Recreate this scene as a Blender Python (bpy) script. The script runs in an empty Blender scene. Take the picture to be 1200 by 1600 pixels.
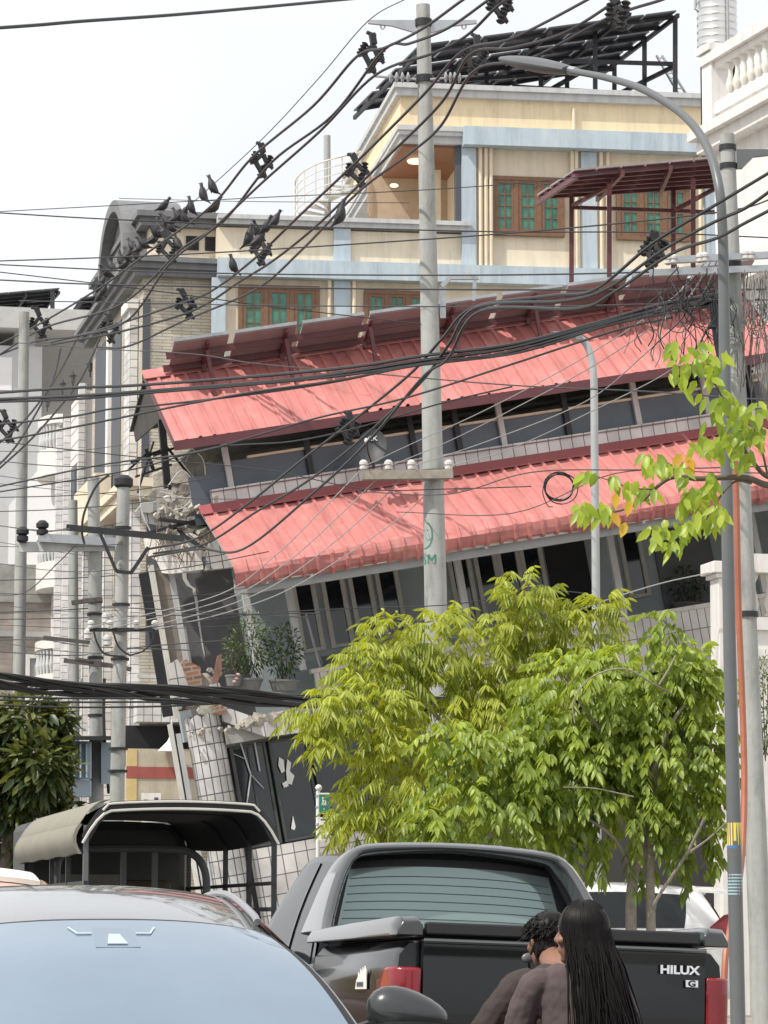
import bpy, bmesh, math, random
from mathutils import Vector, Matrix

random.seed(7)
SC = bpy.context.scene
COL = SC.collection
R_ = math.radians

# ---------------------------------------------------------------- camera
FPX, HY, CAMH = 5000.0, 1440.0, 1.35          # focal length in photo pixels, horizon row, eye height
PITCH = math.atan((HY - 800) / FPX)
cam_d = bpy.data.cameras.new('camera')
cam_d.sensor_fit = 'VERTICAL'
cam_d.sensor_height = 36.0
cam_d.lens = FPX / 1600 * 36.0
cam_d.clip_end = 2000
cam = bpy.data.objects.new('camera', cam_d)
COL.objects.link(cam)
cam.location = (0, 0, CAMH)
cam.rotation_euler = (math.pi / 2 + PITCH, 0, 0)
SC.camera = cam

# ---------------------------------------------------------------- world and sun
SUNV = Vector((-0.50, -0.36, 0.79)).normalized()
world = bpy.data.worlds.new('World')
SC.world = world
world.use_nodes = True
nt = world.node_tree
nt.nodes.clear()
wo = nt.nodes.new('ShaderNodeOutputWorld')
bg = nt.nodes.new('ShaderNodeBackground')
sky = nt.nodes.new('ShaderNodeTexSky')
sky.sky_type = 'NISHITA'
sky.sun_disc = False
sky.sun_elevation = math.asin(SUNV.z)
sky.sun_rotation = math.atan2(SUNV.x, SUNV.y)
sky.air_density = 1.2
sky.dust_density = 4.0
mixw = nt.nodes.new('ShaderNodeMix')
mixw.data_type = 'RGBA'
mixw.inputs['Factor'].default_value = 0.70
mixw.inputs[7].default_value = (14.2, 14.3, 14.5, 1)     # bright white haze layer over the blue
cn = nt.nodes.new('ShaderNodeTexNoise')          # thin uneven cloud in the white haze
cn.inputs['Scale'].default_value = 2.2
cn.inputs['Detail'].default_value = 5
tcw = nt.nodes.new('ShaderNodeTexCoord')
nt.links.new(tcw.outputs['Generated'], cn.inputs['Vector'])
cm = nt.nodes.new('ShaderNodeMapRange')
cm.inputs[1].default_value, cm.inputs[2].default_value = 0.3, 0.7
cm.inputs[3].default_value, cm.inputs[4].default_value = 0.66, 0.86
nt.links.new(cn.outputs['Fac'], cm.inputs[0])
nt.links.new(cm.outputs[0], mixw.inputs['Factor'])
nt.links.new(sky.outputs[0], mixw.inputs[6])
nt.links.new(mixw.outputs[2], bg.inputs[0])
bg.inputs[1].default_value = 0.10
nt.links.new(bg.outputs[0], wo.inputs[0])

sd = bpy.data.lights.new('sun', 'SUN')
sd.energy = 4.5
sd.angle = R_(0.6)
sd.color = (1.0, 0.95, 0.86)
sun = bpy.data.objects.new('sun', sd)
COL.objects.link(sun)
sun.rotation_euler = (-SUNV).to_track_quat('-Z', 'Y').to_euler()

SC.view_settings.view_transform = 'Standard'
SC.view_settings.look = 'None'
SC.view_settings.exposure = -0.15
SC.view_settings.gamma = 1.0
SC.render.resolution_x, SC.render.resolution_y = 768, 1024

# ---------------------------------------------------------------- helpers: projection
CF = Vector((0, math.cos(PITCH), math.sin(PITCH)))
CU = Vector((0, -math.sin(PITCH), math.cos(PITCH)))
CP = Vector((0, 0, CAMH))

def ray(px, py):
    return CF * FPX + Vector((1, 0, 0)) * (px - 600) + CU * (800 - py)

def P(px, py, Y):
    """point of the place seen at a photo pixel, Y metres ahead"""
    d = ray(px, py)
    return CP + d * (Y / d.y)

class Fr:
    """a building's own frame: x along its front, y into it, z up its walls"""
    def __init__(s, o, a, roll=0.0, pitch=0.0):
        s.o = Vector(o)
        s.R = Matrix.Rotation(R_(a), 3, 'Z') @ Matrix.Rotation(R_(-roll), 3, 'Y') @ Matrix.Rotation(R_(pitch), 3, 'X')
        s.Ri = s.R.transposed()
        s.M = Matrix.Translation(s.o) @ s.R.to_4x4()
    def _ray(s, px, py):
        return s.Ri @ (CP - s.o), s.Ri @ ray(px, py)
    def at(s, px, py, y=0.0):
        o, d = s._ray(px, py)
        p = o + d * ((y - o.y) / d.y)
        return p.x, p.z
    def v(s, px, py, y=0.0):
        x, z = s.at(px, py, y)
        return Vector((x, y, z))
    def atx(s, px, py, x):
        o, d = s._ray(px, py)
        p = o + d * ((x - o.x) / d.x)
        return p.y, p.z
    def loc(s, w):
        return s.Ri @ (Vector(w) - s.o)

# ---------------------------------------------------------------- helpers: materials
_m = {}
def M(name, col, rough=0.6, metal=0.0, var=0.12, scale=4.0, bump=0.0, bscale=30.0, spec=0.5, coat=0.0,
      stain=None, stain_amt=0.0, stain_scale=1.2, emit=0.0, streak=0.0, streak_map=(5.0, 5.0, 0.35)):
    if name in _m:
        return _m[name]
    m = bpy.data.materials.new(name)
    m.use_nodes = True
    t = m.node_tree
    b = t.nodes['Principled BSDF']
    b.inputs['Roughness'].default_value = rough
    b.inputs['Metallic'].default_value = metal
    b.inputs['Specular IOR Level'].default_value = spec
    b.inputs['Coat Weight'].default_value = coat
    b.inputs['Coat Roughness'].default_value = 0.03
    c = tuple(col) + (1,)
    b.inputs['Base Color'].default_value = c
    if emit:
        b.inputs['Emission Color'].default_value = c
        b.inputs['Emission Strength'].default_value = emit
    tc = t.nodes.new('ShaderNodeTexCoord')
    last = None
    if var:
        n = t.nodes.new('ShaderNodeTexNoise')
        n.inputs['Scale'].default_value = scale
        n.inputs['Detail'].default_value = 6
        n.inputs['Roughness'].default_value = 0.65
        t.links.new(tc.outputs['Object'], n.inputs['Vector'])
        mp = t.nodes.new('ShaderNodeMapRange')
        mp.inputs[1].default_value = 0.25
        mp.inputs[2].default_value = 0.75
        mp.inputs[3].default_value = 1 - var
        mp.inputs[4].default_value = 1 + var
        t.links.new(n.outputs['Fac'], mp.inputs[0])
        mx = t.nodes.new('ShaderNodeVectorMath')
        mx.operation = 'SCALE'
        mx.inputs[0].default_value = col
        t.links.new(mp.outputs[0], mx.inputs['Scale'])
        last = mx.outputs[0]
    if stain is not None:
        n2 = t.nodes.new('ShaderNodeTexNoise')
        n2.inputs['Scale'].default_value = stain_scale
        n2.inputs['Detail'].default_value = 8
        n2.inputs['Roughness'].default_value = 0.7
        mpg = t.nodes.new('ShaderNodeMapping')
        mpg.inputs['Scale'].default_value = (1.6, 1.6, 0.45)
        t.links.new(tc.outputs['Object'], mpg.inputs[0])
        t.links.new(mpg.outputs[0], n2.inputs['Vector'])
        r2 = t.nodes.new('ShaderNodeMapRange')
        r2.inputs[1].default_value = 0.52
        r2.inputs[2].default_value = 0.72
        r2.inputs[4].default_value = stain_amt
        t.links.new(n2.outputs['Fac'], r2.inputs[0])
        mm = t.nodes.new('ShaderNodeMix')
        mm.data_type = 'RGBA'
        t.links.new(r2.outputs[0], mm.inputs['Factor'])
        if last:
            t.links.new(last, mm.inputs[6])
        else:
            mm.inputs[6].default_value = c
        mm.inputs[7].default_value = tuple(stain) + (1,)
        last = mm.outputs[2]
    if streak:
        n4 = t.nodes.new('ShaderNodeTexNoise')
        n4.inputs['Scale'].default_value = 1.0
        n4.inputs['Detail'].default_value = 7
        n4.inputs['Roughness'].default_value = 0.7
        mg = t.nodes.new('ShaderNodeMapping')
        mg.inputs['Scale'].default_value = streak_map
        t.links.new(tc.outputs['Object'], mg.inputs[0])
        t.links.new(mg.outputs[0], n4.inputs['Vector'])
        r4 = t.nodes.new('ShaderNodeMapRange')
        r4.inputs[1].default_value = 0.45
        r4.inputs[2].default_value = 0.75
        r4.inputs[3].default_value = 1.0
        r4.inputs[4].default_value = 1.0 - streak
        t.links.new(n4.outputs['Fac'], r4.inputs[0])
        v4 = t.nodes.new('ShaderNodeVectorMath')
        v4.operation = 'SCALE'
        if last: t.links.new(last, v4.inputs[0])
        else: v4.inputs[0].default_value = col
        t.links.new(r4.outputs[0], v4.inputs['Scale'])
        last = v4.outputs[0]
    if last:
        t.links.new(last, b.inputs['Base Color'])
    if bump:
        n3 = t.nodes.new('ShaderNodeTexNoise')
        n3.inputs['Scale'].default_value = bscale
        n3.inputs['Detail'].default_value = 5
        t.links.new(tc.outputs['Object'], n3.inputs['Vector'])
        bp = t.nodes.new('ShaderNodeBump')
        bp.inputs['Strength'].default_value = bump
        bp.inputs['Distance'].default_value = 0.02
        t.links.new(n3.outputs['Fac'], bp.inputs['Height'])
        t.links.new(bp.outputs[0], b.inputs['Normal'])
    _m[name] = m
    return m

def MT(name, col, grout, w, h, gap=0.012, rough=0.45, offset=0.0, var=0.1, bump=0.3):
    """tiled or bricked surface on metre UVs"""
    if name in _m:
        return _m[name]
    m = bpy.data.materials.new(name)
    m.use_nodes = True
    m['uv'] = 1
    t = m.node_tree
    b = t.nodes['Principled BSDF']
    b.inputs['Roughness'].default_value = rough
    uv = t.nodes.new('ShaderNodeTexCoord')
    br = t.nodes.new('ShaderNodeTexBrick')
    br.offset = offset
    br.inputs['Scale'].default_value = 1.0
    br.inputs['Brick Width'].default_value = w
    br.inputs['Row Height'].default_value = h
    br.inputs['Mortar Size'].default_value = gap
    br.inputs['Mortar Smooth'].default_value = 0.1
    br.inputs['Bias'].default_value = 0.0
    br.inputs['Color1'].default_value = tuple(c * (1 + var) for c in col) + (1,)
    br.inputs['Color2'].default_value = tuple(c * (1 - var) for c in col) + (1,)
    br.inputs['Mortar'].default_value = tuple(grout) + (1,)
    t.links.new(uv.outputs['UV'], br.inputs['Vector'])
    n = t.nodes.new('ShaderNodeTexNoise')
    n.inputs['Scale'].default_value = 2.2
    n.inputs['Detail'].default_value = 8
    t.links.new(uv.outputs['Object'], n.inputs['Vector'])
    mp = t.nodes.new('ShaderNodeMapRange')
    mp.inputs[1].default_value, mp.inputs[2].default_value = 0.3, 0.7
    mp.inputs[3].default_value, mp.inputs[4].default_value = 0.72, 1.1
    t.links.new(n.outputs['Fac'], mp.inputs[0])
    mx = t.nodes.new('ShaderNodeVectorMath')
    mx.operation = 'SCALE'
    t.links.new(br.outputs['Color'], mx.inputs[0])
    t.links.new(mp.outputs[0], mx.inputs['Scale'])
    t.links.new(mx.outputs[0], b.inputs['Base Color'])
    bp = t.nodes.new('ShaderNodeBump')
    bp.inputs['Strength'].default_value = bump
    bp.inputs['Distance'].default_value = 0.01
    bp.invert = True
    t.links.new(br.outputs['Fac'], bp.inputs['Height'])
    t.links.new(bp.outputs[0], b.inputs['Normal'])
    _m[name] = m
    return m

def ML(name, dark, light, trans=0.45):
    """leaf: every leaf carries a tone between two greens, random plus painted top light in most plants, and lets light through"""
    m = bpy.data.materials.new(name)
    m.use_nodes = True
    t = m.node_tree
    t.nodes.clear()
    o = t.nodes.new('ShaderNodeOutputMaterial')
    at = t.nodes.new('ShaderNodeAttribute')
    at.attribute_name = 'tone'
    rp = t.nodes.new('ShaderNodeMix')
    rp.data_type = 'RGBA'
    rp.inputs[6].default_value = tuple(dark) + (1,)
    rp.inputs[7].default_value = tuple(light) + (1,)
    t.links.new(at.outputs['Fac'], rp.inputs['Factor'])
    pb = t.nodes.new('ShaderNodeBsdfPrincipled')
    pb.inputs['Roughness'].default_value = 0.38
    pb.inputs['Specular IOR Level'].default_value = 0.45
    t.links.new(rp.outputs[2], pb.inputs['Base Color'])
    tr = t.nodes.new('ShaderNodeBsdfTranslucent')
    vm = t.nodes.new('ShaderNodeVectorMath')
    vm.operation = 'MULTIPLY'
    vm.inputs[1].default_value = (1.5, 1.35, 0.5)
    t.links.new(rp.outputs[2], vm.inputs[0])
    t.links.new(vm.outputs[0], tr.inputs[0])
    ms = t.nodes.new('ShaderNodeMixShader')
    ms.inputs[0].default_value = trans
    t.links.new(pb.outputs[0], ms.inputs[1])
    t.links.new(tr.outputs[0], ms.inputs[2])
    t.links.new(ms.outputs[0], o.inputs[0])
    return m

# ---------------------------------------------------------------- helpers: meshes and objects
def cr(pts, n=8):
    """smooth curve through points"""
    pts = [Vector(p) for p in pts]
    if len(pts) < 3:
        return [pts[0].lerp(pts[-1], i / n) for i in range(n + 1)]
    q = [pts[0] * 2 - pts[1]] + pts + [pts[-1] * 2 - pts[-2]]
    out = []
    for i in range(1, len(q) - 2):
        a, b, c, d = q[i - 1], q[i], q[i + 1], q[i + 2]
        for k in range(n):
            t = k / n
            out.append(0.5 * ((2 * b) + (c - a) * t + (2 * a - 5 * b + 4 * c - d) * t * t + (3 * b - a - 3 * c + d) * t ** 3))
    out.append(pts[-1])
    return out

class MB:
    def __init__(s):
        s.b = bmesh.new()
    def face(s, pts):
        vs = [s.b.verts.new(p) for p in pts]
        return s.b.faces.new(vs)
    def hexa(s, p):
        v = [s.b.verts.new(q) for q in p]
        for f in ((0, 3, 2, 1), (4, 5, 6, 7), (0, 1, 5, 4), (1, 2, 6, 5), (2, 3, 7, 6), (3, 0, 4, 7)):
            s.b.faces.new([v[i] for i in f])
        return s
    def box(s, x0, x1, y0, y1, z0, z1):
        return s.hexa([(x0, y0, z0), (x1, y0, z0), (x1, y1, z0), (x0, y1, z0),
                       (x0, y0, z1), (x1, y0, z1), (x1, y1, z1), (x0, y1, z1)])
    def prism(s, poly, off):
        off = Vector(off)
        a = [s.b.verts.new(p) for p in poly]
        c = [s.b.verts.new(Vector(p) + off) for p in poly]
        n = len(poly)
        s.b.faces.new(a)
        s.b.faces.new(c[::-1])
        for i in range(n):
            s.b.faces.new([a[i], c[i], c[(i + 1) % n], a[(i + 1) % n]])
        return s
    def bar(s, p, q, w, h=None, up=(0, 0, 1)):
        """rectangular bar between two points"""
        p, q = Vector(p), Vector(q)
        h = h or w
        d = (q - p).normalized()
        up = Vector(up)
        if abs(d.dot(up)) > 0.95:
            up = Vector((0, 1, 0))
        a = d.cross(up).normalized() * w / 2
        b = a.cross(d).normalized() * h / 2
        return s.hexa([p - a - b, p + a - b, q + a - b, q - a - b, p - a + b, p + a + b, q + a + b, q - a + b])
    def tube(s, pts, r, n=8, cap=True):
        pts = [Vector(p) for p in pts]
        rs = r if isinstance(r, (list, tuple)) else [r] * len(pts)
        rings = []
        ref = None
        for i, p in enumerate(pts):
            d = (pts[min(i + 1, len(pts) - 1)] - pts[max(i - 1, 0)])
            if d.length < 1e-9:
                d = Vector((0, 0, 1))
            d.normalize()
            if ref is None:
                ref = Vector((0, 0, 1)) if abs(d.z) < 0.9 else Vector((1, 0, 0))
            a = ref - d * ref.dot(d)
            if a.length < 1e-6:
                a = d.orthogonal()
            a.normalize()
            ref = a
            b = d.cross(a)
            rings.append([s.b.verts.new(p + (a * math.cos(2 * math.pi * k / n) + b * math.sin(2 * math.pi * k / n)) * rs[i]) for k in range(n)])
        for i in range(len(rings) - 1):
            for k in range(n):
                s.b.faces.new([rings[i][k], rings[i][(k + 1) % n], rings[i + 1][(k + 1) % n], rings[i + 1][k]])
        if cap:
            s.b.faces.new(rings[0][::-1])
            s.b.faces.new(rings[-1])
        return s
    def lathe(s, prof, n=20, c=(0, 0, 0), axis=None):
        c = Vector(c)
        q = Vector(axis).to_track_quat('Z', 'Y') if axis else None
        rings = []
        for r, z in prof:
            ring = []
            for k in range(n):
                p = Vector((r * math.cos(2 * math.pi * k / n), r * math.sin(2 * math.pi * k / n), z))
                ring.append(s.b.verts.new(c + (q @ p if q else p)))
            rings.append(ring)
        for i in range(len(rings) - 1):
            for k in range(n):
                s.b.faces.new([rings[i][k], rings[i][(k + 1) % n], rings[i + 1][(k + 1) % n], rings[i + 1][k]])
        s.b.faces.new(rings[0][::-1])
        s.b.faces.new(rings[-1])
        return s
    def ball(s, c, rx, ry=None, rz=None, rot=None, u=16, v=10):
        m = Matrix.Translation(c)
        if rot is not None:
            m = m @ rot.to_4x4()
        bmesh.ops.create_uvsphere(s.b, u_segments=u, v_segments=v, radius=1.0,
                                  matrix=m @ Matrix.Diagonal((rx, ry or rx, rz or rx, 1)))
        return s
    def grid(s, fn, nu, nv, closed=False):
        g = [[s.b.verts.new(fn(i / nu, j / nv)) for j in range(nv + 1)] for i in range(nu if closed else nu + 1)]
        for i in range(nu):
            for j in range(nv):
                i2 = (i + 1) % len(g)
                s.b.faces.new([g[i][j], g[i2][j], g[i2][j + 1], g[i][j + 1]])
        return g
    def slab(s, fn, nu, nv, thick):
        """grid surface given a thickness along fn's third argument"""
        top = [[s.b.verts.new(fn(i / nu, j / nv, 0)) for j in range(nv + 1)] for i in range(nu + 1)]
        bot = [[s.b.verts.new(fn(i / nu, j / nv, thick)) for j in range(nv + 1)] for i in range(nu + 1)]
        for i in range(nu):
            for j in range(nv):
                s.b.faces.new([top[i][j], top[i + 1][j], top[i + 1][j + 1], top[i][j + 1]])
                s.b.faces.new([bot[i][j], bot[i][j + 1], bot[i + 1][j + 1], bot[i + 1][j]])
        for i in range(nu):
            s.b.faces.new([top[i][0], bot[i][0], bot[i + 1][0], top[i + 1][0]])
            s.b.faces.new([top[i][nv], top[i + 1][nv], bot[i + 1][nv], bot[i][nv]])
        for j in range(nv):
            s.b.faces.new([top[0][j], top[0][j + 1], bot[0][j + 1], bot[0][j]])
            s.b.faces.new([top[nu][j], bot[nu][j], bot[nu][j + 1], top[nu][j + 1]])
        return s
    def build(s, name, mat, parent=None, smooth=False, bevel=0.0, label=None, sub=0, seg=2, keep=False):
        bm = s.b
        if not keep:
            bmesh.ops.recalc_face_normals(bm, faces=bm.faces)
        o3 = Vector((0, 0, 0))
        if parent is None and bm.verts:
            xs = [v.co for v in bm.verts]
            lo = Vector((min(v.x for v in xs), min(v.y for v in xs), min(v.z for v in xs)))
            hi = Vector((max(v.x for v in xs), max(v.y for v in xs), max(v.z for v in xs)))
            o3 = Vector(((lo.x + hi.x) / 2, (lo.y + hi.y) / 2, lo.z))
            bmesh.ops.translate(bm, verts=bm.verts, vec=-o3)
        me = bpy.data.meshes.new(name)
        if mat.get('uv'):
            uvl = bm.loops.layers.uv.new('UVMap')
            for f in bm.faces:
                n = f.normal
                ax = max(range(3), key=lambda i: abs(n[i]))
                for l in f.loops:
                    c = l.vert.co
                    l[uvl].uv = (c.y, c.z) if ax == 0 else ((c.x, c.z) if ax == 1 else (c.x, c.y))
        bm.to_mesh(me)
        bm.free()
        me.materials.append(mat)
        if smooth:
            me.polygons.foreach_set('use_smooth', [True] * len(me.polygons))
            if smooth != 'all':
                me.set_sharp_from_angle(angle=R_(40))
        ob = bpy.data.objects.new(name, me)
        COL.objects.link(ob)
        if parent is not None:
            ob.parent = parent
        else:
            ob.location = o3
        if bevel:
            md = ob.modifiers.new('bevel', 'BEVEL')
            md.width = bevel
            md.segments = seg
            md.limit_method = 'ANGLE'
            md.angle_limit = R_(35)
        if sub:
            md = ob.modifiers.new('subsurf', 'SUBSURF')
            md.levels = md.render_levels = sub
        if label:
            ob['label'] = label
        return ob

def tag(o, label, cat, group=None, kind=None):
    if label: o['label'] = label
    if cat: o['category'] = cat
    if group: o['group'] = group
    if kind: o['kind'] = kind
    return o

def thing(name, label, cat, group=None, loc=(0, 0, 0), rotz=0.0, M4=None, kind=None):
    o = bpy.data.objects.new(name, None)
    o.empty_display_size = 0.3
    COL.objects.link(o)
    if M4 is not None:
        o.matrix_world = M4
    else:
        o.location = loc
        o.rotation_euler = (0, 0, rotz)
    return tag(o, label, cat, group, kind)

def copy_thing(root, label, loc=None, rotz=None, scale=None):
    r = root.copy()
    COL.objects.link(r)
    if loc is not None: r.location = loc
    if rotz is not None: r.rotation_euler = (0, 0, rotz)
    if scale is not None: r.scale = (scale,) * 3
    r['label'] = label
    for ch in list(root.children):
        c = ch.copy()
        COL.objects.link(c)
        c.parent = r
        for g in list(ch.children):
            d = g.copy()
            COL.objects.link(d)
            d.parent = c
    return r

def text_mb(txt, size, depth, mtx, bold=0.0, xs=1.0):
    """lettering as real raised geometry"""
    cu = bpy.data.curves.new('lettering', 'FONT')
    cu.body = txt
    cu.size = size
    cu.extrude = depth
    cu.offset = bold
    cu.align_x = 'CENTER'
    cu.align_y = 'CENTER'
    ob = bpy.data.objects.new('lettering', cu)
    COL.objects.link(ob)
    dg = bpy.context.evaluated_depsgraph_get()
    me = bpy.data.meshes.new_from_object(ob.evaluated_get(dg))
    bpy.data.objects.remove(ob)
    mb = MB()
    mb.b.from_mesh(me)
    bpy.data.meshes.remove(me)
    bmesh.ops.transform(mb.b, matrix=mtx @ Matrix.Diagonal((xs, 1, 1, 1)), verts=mb.b.verts)
    return mb

# ---------------------------------------------------------------- shared materials
CONC = M('concrete', (0.40, 0.40, 0.38), 0.85, var=0.16, scale=3, bump=0.25, bscale=25, stain=(0.22, 0.22, 0.2), stain_amt=0.5)
CONC_POLE = M('concrete_pole', (0.37, 0.38, 0.365), 0.85, var=0.12, scale=5, bump=0.15, stain=(0.17, 0.175, 0.165), stain_amt=0.75, stain_scale=3.0, streak=0.25, streak_map=(9, 9, 0.5))
RUBBLE = M('broken_concrete', (0.42, 0.39, 0.34), 0.95, var=0.3, scale=9, bump=0.8, bscale=18)
BRICK = MT('brick', (0.33, 0.15, 0.09), (0.35, 0.32, 0.28), 0.22, 0.075, 0.014, 0.9, 0.5, 0.25)
TILE = MT('white_tile', (0.66, 0.64, 0.62), (0.16, 0.16, 0.165), 0.20, 0.30, 0.009)
TILE_SQ = MT('white_square_tile', (0.70, 0.69, 0.68), (0.2, 0.2, 0.2), 0.20, 0.20, 0.009)
TILE_STRIP = MT('beige_strip_tile', (0.55, 0.50, 0.41), (0.33, 0.30, 0.25), 0.45, 0.075, 0.012, 0.7, 0.5, 0.08)
RED_ROOF = M('red_metal_sheet', (0.55, 0.212, 0.197), 0.5, var=0.14, scale=1.6, spec=0.4, stain=(0.62, 0.33, 0.30), stain_amt=0.65, stain_scale=1.7, streak=0.38, streak_map=(4.5, 0.5, 0.5))
MAROON = M('maroon_steel', (0.115, 0.035, 0.042), 0.45, var=0.15)
WHITE = M('white_paint', (0.80, 0.79, 0.77), 0.6, var=0.06, scale=2, stain=(0.55, 0.53, 0.49), stain_amt=0.4, streak=0.22)
OFFWHITE = M('offwhite_paint', (0.68, 0.66, 0.61), 0.65, var=0.08, scale=2, stain=(0.42, 0.40, 0.36), stain_amt=0.5, streak=0.3)
CREAM = M('cream_paint', (0.80, 0.66, 0.44), 0.7, var=0.05, scale=1.5, stain=(0.55, 0.44, 0.30), stain_amt=0.6, stain_scale=1.8, streak=0.20)
CREAM2 = M('pale_cream_paint', (0.76, 0.67, 0.52), 0.7, var=0.05, scale=1.5, stain=(0.50, 0.44, 0.35), stain_amt=0.6, stain_scale=1.8, streak=0.20)
BLUE = M('pale_blue_paint', (0.46, 0.55, 0.62), 0.65, var=0.08, scale=2, stain=(0.66, 0.68, 0.66), stain_amt=0.6, stain_scale=1.6, streak=0.30)
GREY = M('grey_paint', (0.36, 0.37, 0.38), 0.7, var=0.1, scale=2, stain=(0.22, 0.22, 0.22), stain_amt=0.4)
GREY_L = M('light_grey_paint', (0.55, 0.56, 0.57), 0.7, var=0.08, scale=2, stain=(0.38, 0.38, 0.38), stain_amt=0.45, streak=0.3)
SLATE = M('slate_paint', (0.075, 0.085, 0.10), 0.55, var=0.15, scale=2)
NAVY = M('navy_panel', (0.09, 0.108, 0.135), 0.28, var=0.2, scale=1.5)
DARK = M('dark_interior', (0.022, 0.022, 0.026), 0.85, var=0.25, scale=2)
BROWNGREY = M('bare_cement_wall', (0.25, 0.22, 0.19), 0.9, var=0.25, scale=3, bump=0.3)
WOODFR = M('varnished_wood', (0.19, 0.10, 0.055), 0.5, var=0.25, scale=8)
GREENGL = M('green_glass', (0.05, 0.18, 0.125), 0.10, var=0.65, scale=2.3, spec=0.6)
DARKGL = M('dark_glass', (0.012, 0.018, 0.022), 0.05, var=0.0, spec=0.7)
STEEL = M('galvanised_steel', (0.42, 0.44, 0.46), 0.42, 0.75, var=0.15)
STEEL_P = M('grey_painted_steel', (0.12, 0.13, 0.135), 0.38, var=0.08, scale=6, spec=0.5)
IRON = M('dark_iron', (0.035, 0.036, 0.04), 0.5, 0.4, var=0.2)
BLACK = M('black_rubber', (0.012, 0.012, 0.013), 0.5, var=0.0)
CABLE = M('cable_sheath', (0.022, 0.022, 0.024), 0.42, var=0.1)
CABLE_G = M('grey_wire', (0.30, 0.30, 0.30), 0.5, var=0.1)
PORC = M('white_porcelain', (0.60, 0.59, 0.57), 0.2, var=0.04)
# ================================================================ ground
AU = 12.4                                        # street direction, degrees left of straight ahead
UV_ = Vector((-math.sin(R_(AU)), math.cos(R_(AU)), 0))      # along the street
VV_ = Vector((math.cos(R_(AU)), math.sin(R_(AU)), 0))       # across it
DUST = M('dry_earth', (0.30, 0.27, 0.23), 0.95, var=0.25, scale=0.6, bump=0.5, bscale=6)
ASPH = M('asphalt', (0.062, 0.06, 0.058), 0.9, var=0.3, scale=1.5, bump=0.4, bscale=120, stain=(0.12, 0.11, 0.10), stain_amt=0.5, stain_scale=0.4)
PAVE = MT('paving', (0.38, 0.36, 0.33), (0.2, 0.19, 0.17), 0.4, 0.4, 0.01, 0.9)
LINE = M('road_paint', (0.7, 0.7, 0.66), 0.7, var=0.2, scale=6)
mb = MB(); mb.face([(-500, -200, 0), (500, -200, 0), (500, 900, 0), (-500, 900, 0)])
tag(mb.build('ground', DUST), None, None, kind='structure')
K0 = Vector((2.3, 15.4, 0))                      # a point on the right kerb
def road_pt(s, t, z=0.0):                        # s along the street, t to the right of the right kerb
    return K0 + UV_ * s + VV_ * t + Vector((0, 0, z))
mb = MB(); mb.face([road_pt(-60, -15, .004), road_pt(-60, 0, .004), road_pt(150, 0, .004), road_pt(150, -15, .004)])
tag(mb.build('road', ASPH), None, None, kind='structure')
mb = MB(); mb.hexa([road_pt(-60, 0, 0), road_pt(-60, .2, 0), road_pt(60, .2, 0), road_pt(60, 0, 0),
                    road_pt(-60, 0, .16), road_pt(-60, .2, .16), road_pt(60, .2, .16), road_pt(60, 0, .16)])
tag(mb.build('kerb', CONC), None, None, kind='structure')
mb = MB(); mb.hexa([road_pt(-60, .2, 0), road_pt(-60, 5.6, 0), road_pt(60, 5.6, 0), road_pt(60, .2, 0),
                    road_pt(-60, .2, .15), road_pt(-60, 5.6, .15), road_pt(60, 5.6, .15), road_pt(60, .2, .15)])
tag(mb.build('pavement', PAVE), None, None, kind='structure')
mb = MB()
for i in range(24):
    s = -50 + i * 8
    mb.face([road_pt(s, -7.4, .008), road_pt(s, -7.26, .008), road_pt(s + 3, -7.26, .008), road_pt(s + 3, -7.4, .008)])
tag(mb.build('road_marking', LINE), None, None, kind='structure')

# ================================================================ collapsed building
CB = Fr(P(300, 1300, 50), 12.4, 10.3)
cbd = thing('collapsed_building', 'collapsed three storey building tilted to the left with two sloping red metal roofs', 'building', M4=CB.M)
XR = 12.5
def roof_sheet(mb, x0, x1, prof, pitch=0.225, h=0.04, w=0.045, thick=0.012):
    """ribbed metal sheet: prof is the (y,z) line down the slope, ribs run down it"""
    xs = []
    x = x0
    while x < x1 - 1e-4:
        for dx, up in ((0, 0), (pitch - w * 1.6, 0), (pitch - w * 1.2, 1), (pitch - w * 0.4, 1)):
            xs.append((min(x + dx, x1), up))
        x += pitch
    xs.append((x1, 0))
    nrm = []
    for i in range(len(prof)):
        a, b = prof[max(i - 1, 0)], prof[min(i + 1, len(prof) - 1)]
        dy, dz = b[0] - a[0], b[1] - a[1]
        l = math.hypot(dy, dz)
        nrm.append((dz / l, -dy / l))
    def up_n(n): return n if n[1] > 0 or n[0] < 0 else (-n[0], -n[1])
    nrm = [(-abs(n[0]), abs(n[1])) if i < len(prof) - 3 or len(prof) < 4 else n for i, n in enumerate(nrm)]
    rows = []
    for xx, u in xs:
        dent = [.012 * math.sin(xx * 1.7 + j * 2.1) + .010 * math.sin(xx * 4.3 + j) + (.014 if int(xx / .9) % 3 == 1 else 0) for j in range(len(prof))]
        rows.append([mb.b.verts.new((xx, p[0] + n[0] * (h * u + d_), p[1] + n[1] * (h * u + d_) - .018 * math.sin(xx * .9) * (j == len(prof) - 1))) for j, (p, n, d_) in enumerate(zip(prof, nrm, dent))])
    for i in range(len(rows) - 1):
        for j in range(len(prof) - 1):
            mb.b.faces.new([rows[i][j], rows[i + 1][j], rows[i + 1][j + 1], rows[i][j + 1]])
    return mb

UNDER = M('dark_roof_underside', (0.05, 0.048, 0.048), 0.7, var=0.2)
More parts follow.
